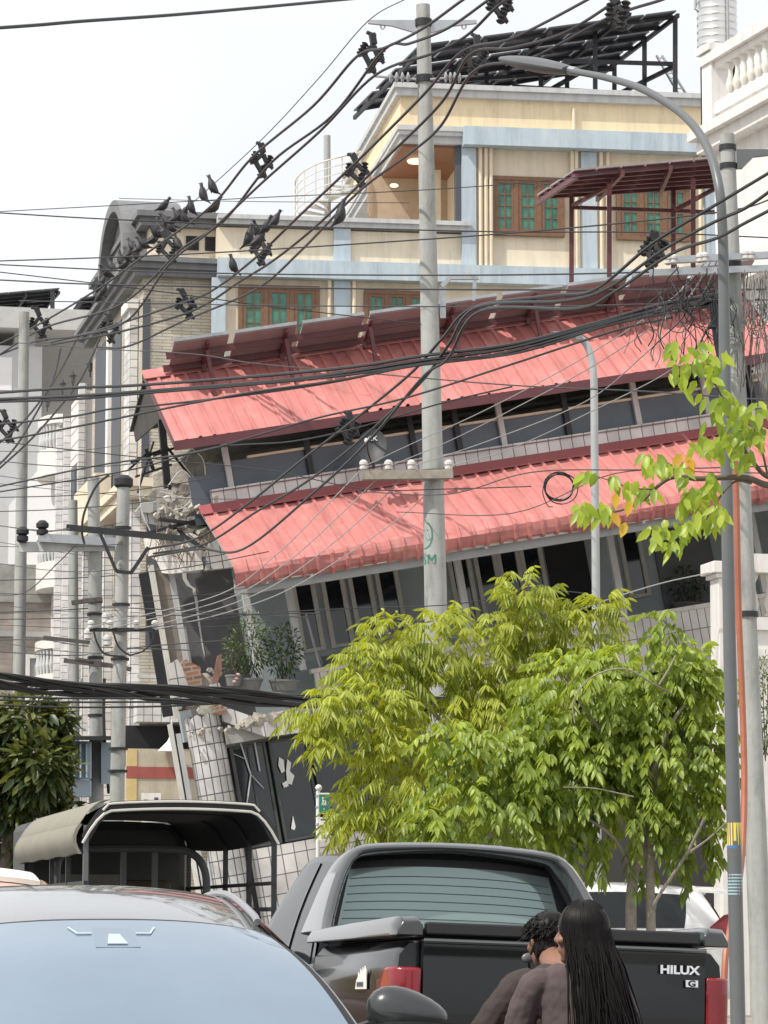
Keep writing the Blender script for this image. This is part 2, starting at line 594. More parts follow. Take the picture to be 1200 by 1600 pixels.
# --- body
mb = MB()
mb.box(2.2, XR, 2.6, 9, -6, 6.0)
mb.build('wall', BROWNGREY, cbd)
mb = MB(); mb.box(0.45, XR, 2.0, 2.2, 1.45, 4.2)
mb.build('balcony_back_wall', M('balcony_wall_paint', (0.36, 0.415, 0.44), 0.6, var=0.2, scale=1.5), cbd)
mb = MB(); mb.box(1.5, XR, 2.3, 2.55, 5.0, 6.05)
mb.build('upper_back_wall', M('upper_wall_paint', (.36, .33, .30), .85, var=.2), cbd)
# floor slabs
mb = MB(); mb.box(1.55, XR, 0.0, 2.6, 4.28, 4.72)
mb.build('floor_slab', CONC, cbd)
mb = MB(); mb.box(0.8, XR, 0.12, 2.6, 1.25, 1.50)
mb.build('balcony_slab', CONC, cbd)
mb = MB(); mb.box(1.2, XR, -.05, 0.3, 4.97, 5.20)
mb.box(1.2, XR, -0.09, 0.33, 5.201, 5.235)
mb.build('tiled_ledge', TILE_SQ, cbd)
# roof 1
prof1 = [(1.05, 7.36), (0.5, 6.90), (-0.1, 6.42), (-0.64, 5.99)]
mb = roof_sheet(MB(), 0.66, 10.9, prof1)
r1 = mb.build('roof', RED_ROOF, cbd, label='upper red ribbed metal roof')
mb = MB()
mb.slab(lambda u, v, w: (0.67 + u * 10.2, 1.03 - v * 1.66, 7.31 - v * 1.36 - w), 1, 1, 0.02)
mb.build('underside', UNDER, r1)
mb = MB()
mb.bar((0.64, -0.655, 5.94), (10.92, -0.655, 5.94), 0.03, 0.15)
mb.bar((0.65, 1.06, 7.33), (0.65, -0.64, 5.95), 0.02, 0.10)
mb.build('fascia', MAROON, r1)
mb = MB()
mb.slab(lambda u, v, w: (0.62 + u * 10.3, 1.06 - v * 0.20, 7.44 - v * 0.165 - w), 1, 1, 0.012)
mb.build('ridge_flashing', RED_ROOF, r1)
mb = MB()
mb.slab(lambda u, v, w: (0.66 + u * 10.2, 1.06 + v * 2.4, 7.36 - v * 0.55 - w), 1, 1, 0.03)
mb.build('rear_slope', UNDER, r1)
mb = MB(); mb.prism([(0.70, 1.05, 7.28), (0.70, 3.3, 6.78), (0.70, 3.3, 6.58), (0.70, 0.1, 6.52)], (0.03, 0, 0))
mb.build('gable_end', M('dark_cement_gable', (0.07, 0.066, 0.06), 0.9, var=0.3), r1)
mb = MB(); mb.box(1.2, 10.9, 0.0, 2.5, 6.02, 6.06)
mb.build('ceiling', M('old_ceiling', (0.22, 0.21, 0.2), 0.9, var=0.2), cbd)
# roof 2 with a rolled lip
prof2 = [(0.02, 4.98), (-0.7, 4.58), (-1.4, 4.18), (-1.93, 3.88)]
for k in range(1, 8):
    a = R_(60 - k * 21)
    prof2.append((-1.93 + 0.16 - 0.32 * math.sin(R_(30)) - 0.32 * (math.cos(a) - math.cos(R_(60))) * 0.55, 3.88 + 0.32 * (math.sin(a) - math.sin(R_(60))) * 0.55))
mb = roof_sheet(MB(), 0.98, 11.9, prof2)
r2 = mb.build('roof', RED_ROOF, cbd, label='lower red ribbed metal awning roof with a rolled lip')
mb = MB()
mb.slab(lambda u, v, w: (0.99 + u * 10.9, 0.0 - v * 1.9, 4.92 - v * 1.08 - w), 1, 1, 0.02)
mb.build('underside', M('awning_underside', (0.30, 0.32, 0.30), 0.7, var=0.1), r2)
mb = MB()
ye, ze = prof2[-1]
mb.bar((0.98, ye + .02, ze), (11.9, ye + .02, ze), 0.05, 0.035)
mb.build('gutter_lip', WHITE, r2)
mb = MB()
mb.bar((1.0, ye + .15, ze - .08), (11.9, ye + .15, ze - .08), 0.10, 0.14)
mb.build('eave_beam', GREY, r2)
mb = MB()
mb.slab(lambda u, v, w: (0.95 + u * 10.95, -.052 - v * 0.26, 5.02 - v * 0.165 - w), 1, 1, 0.012)
mb.build('flashing', M('faded_red_sheet', (0.36, 0.10, 0.105), 0.5, var=0.12, scale=1.5), r2)
# upper storey: navy parapet panels, cream rail, posts
mb = MB(); mb.box(1.25, 10.6, 0.08, 0.12, 5.236, 5.66)
pn = mb.build('parapet_panel', NAVY, cbd)
mb = MB(); mb.box(1.9, 10.6, 0.03, 0.15, 5.661, 5.70)
mb.build('top_rail', CREAM2, pn)
mb = MB(); mb.box(0.9, 1.9, 0.06, 0.1, 4.72, 5.5)
mb.build('side_panel', NAVY, pn)
mb = MB(); mb.bar((2.0, .3, 5.86), (10.6, .3, 5.86), .05)
mb.build('hand_rail', IRON, cbd)
for i, (x, mt) in enumerate(((1.55, GREY_L), (2.87, IRON), (4.6, IRON), (5.35, IRON), (6.09, GREY_L), (7.2, IRON), (8.40, GREY_L), (9.6, GREY_L), (10.4, IRON))):
    mb = MB(); mb.box(x - .045, x + .045, -0.02, .07, 5.236, 6.05)
    mb.build('post', mt, cbd)
# lower storey posts with peeling paint
for x in (1.48, 2.18, 4.97, 7.55, 10.0):
    mb = MB(); mb.box(x - .055, x + .055, -0.02, 0.09, 2.2, 4.2)
    mb.bar((x, 0.03, 3.62), (x, -1.9, 3.52), 0.05)
    mb.build('post', GREY_L, cbd, bevel=.006)
# doors and windows in the balcony back wall
def framed(parent, x0, x1, z0, z1, y, fw, name='window', fm=None, gm=None, d=0.07, arch=False, mull=()):
    mb = MB()
    mb.box(x0, x0 + fw, y - d, y, z0, z1)
    mb.box(x1 - fw, x1, y - d, y, z0, z1)
    mb.box(x0 + fw, x1 - fw, y - d, y, z1 - fw, z1)
    mb.box(x0 + fw, x1 - fw, y - d, y, z0, z0 + fw * .8)
    for m_ in mull:
        xm = x0 + (x1 - x0) * m_
        mb.box(xm - fw * .4, xm + fw * .4, y - d * .95, y, z0 + fw * .8, z1 - fw)
    f = mb.build(name, fm or WHITE, parent, bevel=.01)
    mb = MB(); mb.box(x0 + fw * .9, x1 - fw * .9, y - .02, y + .01, z0 + fw * .7, z1 - fw * .9)
    mb.build('pane', gm or DARKGL, f)
    return f
WFR = M('aged_white_frame', (0.55, 0.53, 0.50), 0.7, var=0.15)
for x0 in (2.62, 3.12, 3.58, 4.04, 5.3, 5.75, 6.15, 6.55, 8.3):
    framed(cbd, x0, x0 + .40, 2.55, 3.80, 2.0, .075, 'window', WFR)
mb = MB(); mb.box(7.0, 7.7, 1.95, 2.0, 1.5, 3.7); mb.build('door', DARK, cbd)
mb = MB(); mb.box(8.9, 9.9, 1.95, 2.0, 1.5, 3.7); mb.build('door', M('grey_door', (0.12, 0.13, 0.14), .5), cbd)
# laundry and clutter on the balcony floor
mb = MB()
mb.slab(lambda u, v, w: (2.75 + u * .55 + .03 * math.sin(v * 9), 1.2 + .04 * math.sin(u * 14) - w, 2.42 - v * .42), 16, 4, .01)
mb.build('hanging_cloth', M('grey_cloth', (0.2, 0.19, 0.2), .9, var=.3), cbd, smooth=True)
mb = MB()
mb.slab(lambda u, v, w: (3.25 + u * .2, 1.3 + .03 * math.sin(u * 12) - w, 2.5 - v * .6), 8, 4, .01)
mb.build('hanging_cloth', M('dull_red_cloth', (0.14, 0.03, 0.045), .9, var=.3), cbd, smooth=True)
# balcony parapet
mb = MB(); mb.box(2.35, XR, 0.0, 0.11, 1.27, 2.12)
pp = mb.build('parapet', MT('parapet_tile', (0.66, 0.64, 0.62), (0.17, 0.17, 0.175), 0.135, 0.36, 0.008), cbd, label='white tiled balcony parapet')
mb = MB(); mb.box(2.3, XR, -0.03, 0.14, 2.121, 2.19); mb.build('coping', OFFWHITE, pp)
# broken left end of the parapet: tiled rim with rubble on it
mb = MB()
rim = [(0.80, .10, 1.62), (1.40, -.05, 1.26), (2.34, 0.0, 1.22), (2.34, 0.0, 1.42), (1.45, -.05, 1.50), (0.82, .10, 1.86)]
mb.prism([Vector(p) for p in rim], (0, .22, 0))
mb.build('broken_rim', TILE, cbd)
def rubble(mb, n, x0, x1, y0, y1, z0, z1, s0, s1, seed=1):
    rr = random.Random(seed)
    for _ in range(n):
        c = Vector((rr.uniform(x0, x1), rr.uniform(y0, y1), rr.uniform(z0, z1)))
        s = rr.uniform(s0, s1)
        q = Matrix.Rotation(rr.uniform(0, 6), 3, Vector((rr.random(), rr.random(), rr.random() + .1)).normalized())
        pts = []
        for a in ((-1, -1, -1), (1, -1, -1), (1, 1, -1), (-1, 1, -1), (-1, -1, 1), (1, -1, 1), (1, 1, 1), (-1, 1, 1)):
            v = Vector((a[0] * rr.uniform(.5, 1), a[1] * rr.uniform(.5, 1), a[2] * rr.uniform(.3, .7))) * s
            pts.append(c + q @ v)
        mb.hexa(pts)
    return mb
mb = rubble(MB(), 60, .95, 2.5, 0.0, .5, 1.46, 1.56, .03, .13, 3)
mb.build('rubble', RUBBLE, cbd)
# third-floor slab corner: rounded tiled edge, smashed
def corner_arc(r, z0, z1, cx, cy, a0, a1, n=14):
    return [(cx + r * math.cos(a0 + (a1 - a0) * i / n), cy + r * math.sin(a0 + (a1 - a0) * i / n)) for i in range(n + 1)]
arc = corner_arc(.75, 0, 0, .88, .72, R_(185), R_(270))
mb = MB()
def slabcorner(u, v, w):
    i = min(int(u * 14), 14)
    x, y = arc[i]
    dx, dy = x - .88, y - .72
    l = math.hypot(dx, dy)
    top = 4.58 + .12 * (1 - u) + .05 * math.sin(u * 37) + .03 * math.sin(u * 91)
    bot = 4.02 + .10 * (1 - u) ** 2 + (.34 * (1 - u) if u < .3 else .20 * max(0, .5 - u))
    return (x - dx / l * w, y - dy / l * w, bot + (top - bot) * v)
mb.slab(slabcorner, 14, 1, .5)
mb.build('slab_corner', M('stained_plaster', (0.72, 0.69, 0.65), .85, var=.15, stain=(.3, .27, .24), stain_amt=.6, bump=.5), cbd)
mb = MB()
mb.prism([Vector((.9, -.03, 4.0)), Vector((1.62, 0, 3.97)), Vector((1.62, 0, 4.50)), Vector((1.30, -.02, 4.52)), Vector((1.05, -.03, 4.42)), Vector((.98, -.03, 4.25))], (0, .2, 0))
mb.build('slab_edge', TILE, cbd)
mb = rubble(MB(), 60, .25, 1.25, .05, .7, 4.55, 4.70, .03, .085, 5)
mb.build('rubble', RUBBLE, cbd)
mb = MB()
for p, q in (((.1, .0, 4.72), (1.35, .2, 4.86)), ((.3, -.1, 4.9), (1.5, .3, 4.62)), ((.5, .2, 4.8), (.9, -.3, 4.3))):
    mb.bar(p, q, .05)
mb.build('bent_bar', IRON, cbd)
# loose tiled slab fragment leaning above the corner
mb = MB()
a = [Vector(CB.v(*p, .3)) for p in ((222, 800), (232, 783), (298, 812), (292, 826), (262, 822), (226, 815))]
mb.prism(a, (0, .12, 0)); mb.build('tile_fragment', TILE, cbd)
mb = MB()
a = [Vector(CB.v(*p, .15)) for p in ((292, 822), (310, 815), (340, 828), (385, 880), (372, 876), (330, 848))]
mb.prism(a, (0, .05, 0)); mb.build('awning_end_panel', M('sagging_panel', (.34, .35, .31), .7), cbd)
# torn sloping cement sheet behind the left corner, upper storey
mb = MB()
a = [Vector(CB.v(*p, 1.2)) for p in ((270, 770), (300, 700), (330, 690), (345, 700), (300, 770), (276, 790))]
mb.prism(a, (0, .1, 0)); mb.build('torn_sheet', RUBBLE, cbd)
# left-hand strips, mullions and dark gaps
for (x0, x1, y0, y1, z0, z1, mt, nm) in (
        (-.06, .10, .50, .56, 1.85, 4.15, DARK, 'side_panel'), (.10, .18, .40, .52, 1.80, 4.25, OFFWHITE, 'mullion'),
        (.18, .40, .48, .54, 1.9, 4.2, BROWNGREY, 'side_panel'), (.40, .48, .38, .50, 2.1, 4.1, GREY_L, 'mullion'),
        (.48, .52, .42, .48, 2.1, 3.2, OFFWHITE, 'mullion')):
    mb = MB(); mb.box(x0, x1, y0, y1, z0, z1); mb.build(nm, mt, cbd)
mb = MB(); mb.box(.48, 1.5, .95, 1.05, 1.5, 4.3)
lw = mb.build('left_wall', M('charcoal_wall', (.14, .14, .155), .7, var=.2), cbd)
# crack of daylight in the dark wall, painted as a jagged white strip
crk = [(287, 887), (289, 905), (295, 915), (303, 920), (307, 940), (309, 958), (312, 980), (316, 1005), (320, 1026)]
pts = [CB.v(px, py, .94) for px, py in crk]
mb = MB()
for i in range(len(pts) - 1):
    w0, w1 = .035 * (1 - i / 10), .035 * (1 - (i + 1) / 10)
    mb.hexa([pts[i] + Vector((-w0, 0, 0)), pts[i] + Vector((w0, 0, 0)), pts[i] + Vector((w0, .03, 0)), pts[i] + Vector((-w0, .03, 0)),
             pts[i + 1] + Vector((-w1, 0, 0)), pts[i + 1] + Vector((w1, 0, 0)), pts[i + 1] + Vector((w1, .03, 0)), pts[i + 1] + Vector((-w1, .03, 0))])
mb.build('crack', WHITE, lw)
# broken tile panel and exposed brick above the round column
mb = MB()
a = [Vector(CB.v(*p, .1)) for p in ((263, 1040), (277, 1030), (296, 1056), (300, 1074), (306, 1104), (272, 1098))]
mb.prism(a, (0, .18, 0)); mb.build('tile_panel', TILE, cbd)
mb = MB()
a = [Vector(CB.v(*p, .06)) for p in ((283, 1036), (290, 1030), (308, 1040), (313, 1042), (317, 1072), (296, 1074))]
mb.prism(a, (0, .3, 0)); mb.build('exposed_brick', BRICK, cbd)
mb = MB()
a = [Vector(CB.v(*p, .06)) for p in ((330, 1070), (340, 1024), (346, 1022), (347, 1046), (336, 1078))]
mb.prism(a, (0, .03, 0)); mb.build('torn_sheet', M('rusty_sheet', (.30, .17, .14), .8, var=.3), cbd)
mb = MB()
mb.lathe([(.24, 1.72), (.25, 1.80), (.245, 2.05), (.2, 2.3), (.1, 2.42)], 18, (.62, .35, 0)); mb.build('broken_column_head', RUBBLE, cbd, smooth=True)
# round tiled column
mb = MB()
TILE_COL = MT('white_column_tile', (0.60, 0.59, 0.58), (0.12, 0.12, 0.13), 0.13, 0.26, 0.010)
uvl = mb.b.loops.layers.uv.new('UVMap')
NC, r = 28, .29
def ringv(z): return [mb.b.verts.new((.53 + r * math.cos(2 * math.pi * k / NC), .36 + r * math.sin(2 * math.pi * k / NC), z + (.03 * math.sin(k * 2.1) if z > 1.7 else 0))) for k in range(NC)]
zz_ = [-6, 0, 1.6, 1.76]
rg_ = [ringv(z) for z in zz_]
r1_ = rg_[-1]
for i in range(3):
    for k in range(NC):
        f = mb.b.faces.new([rg_[i][k], rg_[i][(k + 1) % NC], rg_[i + 1][(k + 1) % NC], rg_[i + 1][k]])
        for l, uu in zip(f.loops, (k, k + 1, k + 1, k)):
            l[uvl].uv = (uu * 2 * math.pi * r / NC, l.vert.co.z)
mb.b.faces.new(r1_)
me = bpy.data.meshes.new('round_column'); mb.b.to_mesh(me); mb.b.free(); me.materials.append(TILE_COL)
ob = bpy.data.objects.new('round_column', me); COL.objects.link(ob); ob.parent = cbd
# leaning pale trims left of the column
for (x0, x1, y0, z0, z1, mt) in ((-.05, .02, .25, -2.6, 1.72, OFFWHITE), (.05, .12, .2, -2.6, 1.55, GREY_L), (.02, .05, .28, -2.6, 1.6, IRON)):
    mb = MB(); mb.box(x0, x1, y0, y0 + .07, z0, z1); mb.build('trim', mt, cbd)
# ground floor: dark shopfront
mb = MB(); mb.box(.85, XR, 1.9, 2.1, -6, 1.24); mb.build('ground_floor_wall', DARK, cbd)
for x0, x1 in ((.88, 1.45), (1.50, 2.12), (2.16, 3.0), (3.05, 4.2)):
    framed(cbd, x0, x1, -.42, 1.2, .42, .045, 'shop_window', M('dark_bronze_frame', (.06, .07, .065), .45), DARKGL, mull=(.5,) if x1 < 2 else ())
mb = MB()
for p in (((436, 1183), (443, 1187), (445, 1205), (440, 1208), (435, 1196)), ((449, 1186), (455, 1192), (453, 1205), (460, 1212), (456, 1226), (449, 1224), (447, 1205)),
          ((441, 1224), (449, 1219), (451, 1228), (444, 1231)), ((455, 1295), (458, 1275), (462, 1292), (460, 1297))):
    mb = MB(); a = [Vector(CB.v(*q, .33)) for q in p]; mb.prism(a, (0, .01, 0)); mb.build('torn_poster', WHITE, cbd)
mb = MB(); mb.box(.95, 4.5, .30, .62, -6, -.44)
mb.build('plinth', TILE, cbd)
mb = MB(); mb.box(4.6, XR, .3, .6, -6, -.1); mb.build('plinth', M('dark_plinth', (.10, .10, .10), .7), cbd)
mb = MB()
for k in range(9):
    mb.box(4.7 + k * .9, 4.78 + k * .9, .5, .58, -.1, 1.2)
mb.build('shutter_post', IRON, cbd)
mb = MB()
for k in range(12):
    mb.box(4.6, XR, 1.0, 1.03, -.1 + k * .11, -.02 + k * .11)
mb.build('roller_shutter', M('dark_shutter', (.09, .09, .095), .5, .3), cbd)

# row of dark photovoltaic panels on a steel rack over the ridge of the upper roof (local y from ridge to front)
PVM = M('solar_underside', (.27, .225, .235), .35, var=.15, scale=3)
pvr = thing('solar_panel_rack', 'long row of solar panels on a maroon rack over the upper red roof ridge', 'solar panels', M4=CB.M)
x = 1.05
k = 0
while x < 10.7:
    w = 1.02 if k else .9
    p0, p1 = CB.at(265, 572, .95), CB.at(280, 535, .25)
    f = MB()
    def pv(u, v, t, x=x, w=w): return (x + u * w, .97 - v * .88, 7.42 + v * .27 - t)
    f.slab(pv, 1, 1, .035)
    pn_ = f.build('panel', PVM, pvr)
    g = MB()
    g.bar(pv(0, 1, -.01), pv(1, 1, -.01), .045, .05)
    g.build('edge_frame', STEEL, pn_)
    x += w + .10; k += 1
mb = MB()
for v in (.12, .62):
    mb.bar((.95, .97 - v * .88, 7.35 + v * .27), (10.8, .97 - v * .88, 7.35 + v * .27), .05, .11)
mb.build('purlin', MAROON, pvr)
for xx in (1.6, 2.9, 4.3, 5.7, 7.1, 8.5, 9.9):
    mb = MB()
    mb.bar((xx, .85, 7.25), (xx, .85, 7.46), .06); mb.bar((xx, .3, 6.75), (xx, .3, 7.5), .06); mb.bar((xx, .95, 7.34), (xx, .12, 7.6), .05)
    mb.build('support', MAROON, pvr)

# satellite dish on the ledge
SD = CB.M @ Vector((*[CB.at(585, 735, -.1)[0], -.1], 5.2))
dsh = thing('satellite_dish', 'dark grey oval satellite dish on the ledge between the red roofs', 'satellite dish', loc=SD)
dn = Vector((-.12, -.95, .30)).normalized()
q = dn.to_track_quat('Z', 'Y')
cdish = Vector(P(582, 700, 49.6)) - SD
mb = MB()
def dish(u, v, w):
    a = u * 2 * math.pi; rr_ = v
    p = Vector((rr_ * .235 * math.cos(a), rr_ * .30 * math.sin(a), .07 * rr_ * rr_ - w))
    return cdish + q @ p
g = mb.grid(lambda u, v: dish(u, max(v, .02), 0), 28, 6, True)
g2 = mb.grid(lambda u, v: dish(u, max(v, .02), .012), 28, 6, True)
for i in range(28):
    mb.b.faces.new([g[i][6], g2[i][6], g2[(i + 1) % 28][6], g[(i + 1) % 28][6]])
dd = mb.build('reflector', M('charcoal_dish', (.028, .031, .036), .55, var=.1), dsh, smooth=True)
mtx = Matrix.Translation(cdish + q @ Vector((0.0, .145, .035))) @ q.to_matrix().to_4x4()
text_mb('CK', .115, .003, mtx, .002).build('logo', M('pale_grey_print', (.45, .46, .48), .5), dd)
mb = MB()
mb.tube([cdish + q @ Vector((0, -.28, .07)), cdish + q @ Vector((-.03, -.2, .25)), cdish + q @ Vector((-.05, -.06, .36))], .012)
mb.build('feed_arm', IRON, dsh)
mb = MB(); mb.ball(cdish + q @ Vector((-.05, -.05, .37)), .03, .03, .04); mb.build('receiver', WHITE, dsh, smooth=True)
mb = MB(); mb.tube([cdish + q @ Vector((0, 0, -.02)), cdish + Vector((0, .2, -.15)), Vector((0, .15, 0))], .025); mb.build('mast', IRON, dsh)

# torn steel, hanging bars and debris at the broken left end
mb = MB()
for a, b, w in (((205, 722), (262, 700), .05), ((212, 745), (268, 726), .035), ((228, 700), (240, 735), .05), ((200, 735), (232, 705), .03), ((240, 712), (300, 690), .04), ((252, 655), (262, 765), .11), ((215, 770), (240, 690), .025), ((262, 700), (310, 760), .03)):
    mb.bar(CB.v(*a, .35), CB.v(*b, .6), w)
mb.build('bent_bar', IRON, cbd)
rr = random.Random(17)
mb = MB()
for k in range(22):
    x0, y0 = rr.uniform(236, 330), rr.uniform(815, 850)
    p = [CB.v(x0, y0, .2), CB.v(x0 + rr.uniform(-8, 8), y0 + rr.uniform(5, 20), .0), CB.v(x0 + rr.uniform(-18, 14), y0 + rr.uniform(15, 48), -.05)]
    mb.tube(cr(p, 4), .007, 5)
mb.build('rebar', M('rusty_rebar', (.16, .085, .05), .8), cbd)
mb = MB()
for pts in ([(222, 640 + 90), (218, 760), (222, 800), (235, 830)], [(262, 760), (285, 735), (305, 762), (290, 790), (262, 800)], [(300, 700), (318, 720), (322, 760)], [(250, 768), (300, 778), (345, 752)]):
    mb.tube(cr([CB.v(*q_, .1) for q_ in pts], 6), .011, 5)
mb.build('hanging_wire', GREY_L, cbd)
mb = rubble(MB(), 40, .3, 1.3, .0, .5, 4.9, 5.1, .02, .08, 8)
mb.build('rubble', RUBBLE, cbd)
mb = rubble(MB(), 90, .2, 2.6, -.05, .4, 1.46, 1.54, .015, .05, 9)
mb.build('rubble', RUBBLE, cbd)
mb = MB()
for px, py in ((262, 752), (283, 740), (330, 741)):
    c = CB.v(px, py, .9); mb.prism([c + Vector(v) for v in ((-.25, 0, -.1), (.1, 0, -.2), (.3, .1, .05), (.05, .1, .22), (-.2, .1, .15))], (0, .06, .02))
mb.build('ceiling_fragment', RUBBLE, cbd)

# broken slabs and tiles heaped at the smashed corner
rr = random.Random(29)
for k in range(16):
    px, py = rr.uniform(228, 345), rr.uniform(772, 838)
    c = CB.v(px, py, rr.uniform(.05, .6)); s_ = rr.uniform(.08, .26)
    a0 = rr.uniform(0, 3.1)
    poly = [c + Vector((s_ * rr.uniform(.6, 1.1) * math.cos(a0 + i * 1.25), 0, s_ * rr.uniform(.3, .6) * math.sin(a0 + i * 1.25))) for i in range(5)]
    mb = MB(); mb.prism(poly, (rr.uniform(-.03, .03), rr.uniform(.04, .09), .02))
    mb.build('slab_fragment', (TILE, RUBBLE, CONC, WHITE)[k % 4], cbd)
for k in range(8):
    px, py = rr.uniform(262, 345), rr.uniform(1030, 1112)
    c = CB.v(px, py, rr.uniform(0, .2)); s_ = rr.uniform(.05, .14); a0 = rr.uniform(0, 3)
    poly = [c + Vector((s_ * rr.uniform(.6, 1.1) * math.cos(a0 + i * 1.25), 0, s_ * rr.uniform(.4, .8) * math.sin(a0 + i * 1.25))) for i in range(5)]
    mb = MB(); mb.prism(poly, (0, .07, .01)); mb.build('slab_fragment', (RUBBLE, BRICK, CONC, TILE)[k % 4], cbd)
# glass door lights and a leaning broom in the shaded balcony, cracked shop glass
mb = MB(); mb.bar(CB.v(478, 960, 1.2), CB.v(500, 1042, .8), .03); mb.build('leaning_pole', GREY_L, cbd)
mb = MB()
for a, b in (((372, 1150), (392, 1210)), ((392, 1210), (385, 1262)), ((392, 1210), (412, 1232)), ((365, 1178), (384, 1186)), ((398, 1160), (406, 1205))):
    mb.bar(CB.v(*a, .31), CB.v(*b, .31), .02, .008)
mb.build('crack', GREY_L, cbd)
# ================================================================ cream building behind
CR = Fr(P(330, 700, 73), 8.2, 0)
GZ = -CR.o.z                                     # ground level in the frame
crb = thing('cream_building', 'cream building with pale blue bands behind the collapsed one', 'building', M4=CR.M)
mb = MB()
mb.box(0.1, 13.6, 0, 10, GZ, 5.20)
mb.build('lower_wall', CREAM2, crb)
mb = MB(); mb.box(6.06, 13.6, 0, 10, 5.2, 7.27); mb.build('middle_wall', CREAM2, crb)
mb = MB()
mb.box(4.40, 13.6, -.10, 9, 7.72, 8.45)
ub = mb.build('top_wall', CREAM, crb)
mb = MB(); mb.box(4.28, 13.7, -.24, 9.1, 8.45, 8.62); mb.box(4.22, 13.75, -.32, 9.2, 8.621, 8.74); mb.build('cornice', GREY_L, ub)
mb = MB(); mb.box(4.33, 5.86, -.28, 9, 7.50, 7.60); mb.box(4.40, 5.86, -.18, 9, 7.33, 7.499); mb.box(4.30, 5.86, -.32, 9, 7.601, 7.719); mb.build('canopy_cornice', GREY_L, ub)
mb = MB(); mb.box(4.45, 6.1, .0, 3.2, 7.26, 7.329); mb.build('balcony_ceiling', M('varnished_ceiling', (.24, .115, .07), .45, var=.15, scale=3), crb)
mb = MB(); mb.box(5.86, 13.6, -.45, 0, 7.27, 7.71); mb.build('upper_band', BLUE, crb)
mb = MB(); mb.box(.1, 13.6, -.35, 0, 3.99, 4.41); mb.build('lower_band', BLUE, crb)
mb = MB(); mb.box(.1, 6.05, -.20, .3, 5.25, 5.36); mb.box(.1, 6.05, -.28, .4, 5.361, 5.46); mb.build('parapet_cap', GREY_L, crb)
mb = MB(); mb.box(.1, 5.9, 3.2, 9.5, 5.2, 5.24); mb.build('terrace_floor', CONC, crb)
# roof-terrace corner: back wall, door, window unit, column
mb = MB(); mb.box(4.1, 6.1, 3.2, 3.4, 5.24, 7.3); mb.build('terrace_wall', M('warm_beige_wall', (.46, .36, .27), .8), crb)
mb = MB(); mb.box(4.45, 5.25, 3.1, 3.2, 5.25, 6.15); mb.build('louvre_unit', SLATE, crb)
mb = MB()
for k in range(7):
    mb.box(4.7, 5.0, 3.06, 3.1, 5.45 + k * .09, 5.50 + k * .09)
mb.build('louvre_blade', GREY_L, crb)
mb = MB(); mb.box(5.72, 5.86, -.05, .15, 5.46, 7.33); mb.build('column', SLATE, crb)
mb = MB(); mb.box(5.35, 5.62, 1.5, 1.6, 5.24, 7.1); mb.build('terrace_door', CREAM2, crb)
mb = MB(); mb.lathe([(.02, 0), (.19, .0), (.22, .05), (.15, .09)], 18, (4.62 + .35, 1.2, 7.18)); mb.build('ceiling_lamp', M('lamp_glow', (1, .82, .6), emit=1.2, var=0), crb)
mb = MB(); mb.lathe([(.02, 0), (.09, .0), (.11, .03), (.08, .06)], 14, (4.62, 2.4, 6.86)); mb.build('ceiling_lamp', _m['lamp_glow'], crb)
# pilasters
for x0, x1, z0, z1 in ((-.02, .30, GZ, 3.98), (2.83, 3.22, GZ, 3.98), (2.83, 3.22, 4.42, 5.24), (5.86, 6.20, 4.42, 7.26), (8.72, 9.10, 4.42, 7.26), (11.72, 12.0, 4.42, 7.26)):
    mb = MB(); mb.box(x0, x1, -.13, -.003, z0, z1); mb.build('pilaster', BLUE, crb)
# drain pipes
PIPE = M('cream_pipe', (.72, .62, .47), .5)
for x, z0, z1 in ((6.30, 4.42, 7.26), (6.43, 4.42, 7.26), (6.55, 4.42, 7.26), (8.60, 4.42, 7.26), (8.50, 4.42, 7.26), (9.2, 4.42, 7.26), (9.36, 4.42, 7.26), (11.6, 4.42, 7.26),
                  (8.55, 7.73, 8.3), (11.78, 7.73, 8.2), (3.3, 2.5, 3.98), (2.72, 2.5, 3.98)):
    mb = MB(); mb.tube([(x, -.16, z0), (x, -.16, z1)], .045, 8); mb.build('drain_pipe', PIPE, crb, smooth=True)
# windows: varnished frames, green glass
def wood_window(x0, x1, z0, z1, leaves, bars=4):
    f = MB(); y = -.03
    fw = .10
    f.box(x0, x1, y - .09, y, z1 - fw, z1); f.box(x0, x1, y - .09, y, z0, z0 + fw)
    n = leaves
    lw_ = (x1 - x0 - fw) / n
    for i in range(n + 1):
        f.box(x0 + i * lw_, x0 + i * lw_ + fw, y - .088, y, z0 + fw, z1 - fw)
    fr = f.build('window', WOODFR, crb, bevel=.008)
    for i in range(n):
        a, b = x0 + i * lw_ + fw, x0 + (i + 1) * lw_
        m_ = MB()
        ins = lw_ * .13
        m_.box(a, a + ins, y - .07, y, z0 + fw, z1 - fw); m_.box(b - ins, b, y - .07, y, z0 + fw, z1 - fw)
        m_.box(a + ins, b - ins, y - .07, y, z1 - fw - ins, z1 - fw); m_.box(a + ins, b - ins, y - .07, y, z0 + fw, z0 + fw + ins)
        xm = (a + b) / 2
        m_.box(xm - .012, xm + .012, y - .065, y, z0 + fw + ins, z1 - fw - ins)
        for k in range(1, bars):
            zz = z0 + fw + ins + (z1 - z0 - 2 * fw - 2 * ins) * k / bars
            m_.box(a + ins, b - ins, y - .062, y, zz - .012, zz + .012)
        m_.build('sash', WOODFR, fr)
        m_ = MB(); m_.box(a + ins * .9, b - ins * .9, y - .04, y - .02, z0 + fw + ins * .9, z1 - fw - ins * .9); m_.build('pane', GREENGL, fr)
wood_window(.60, 2.50, 2.4, 3.84, 3, 3)
wood_window(3.54, 5.1, 2.4, 3.80, 3, 3)
wood_window(6.56, 8.32, 5.19, 6.62, 3)
wood_window(9.58, 11.36, 5.17, 6.52, 3)
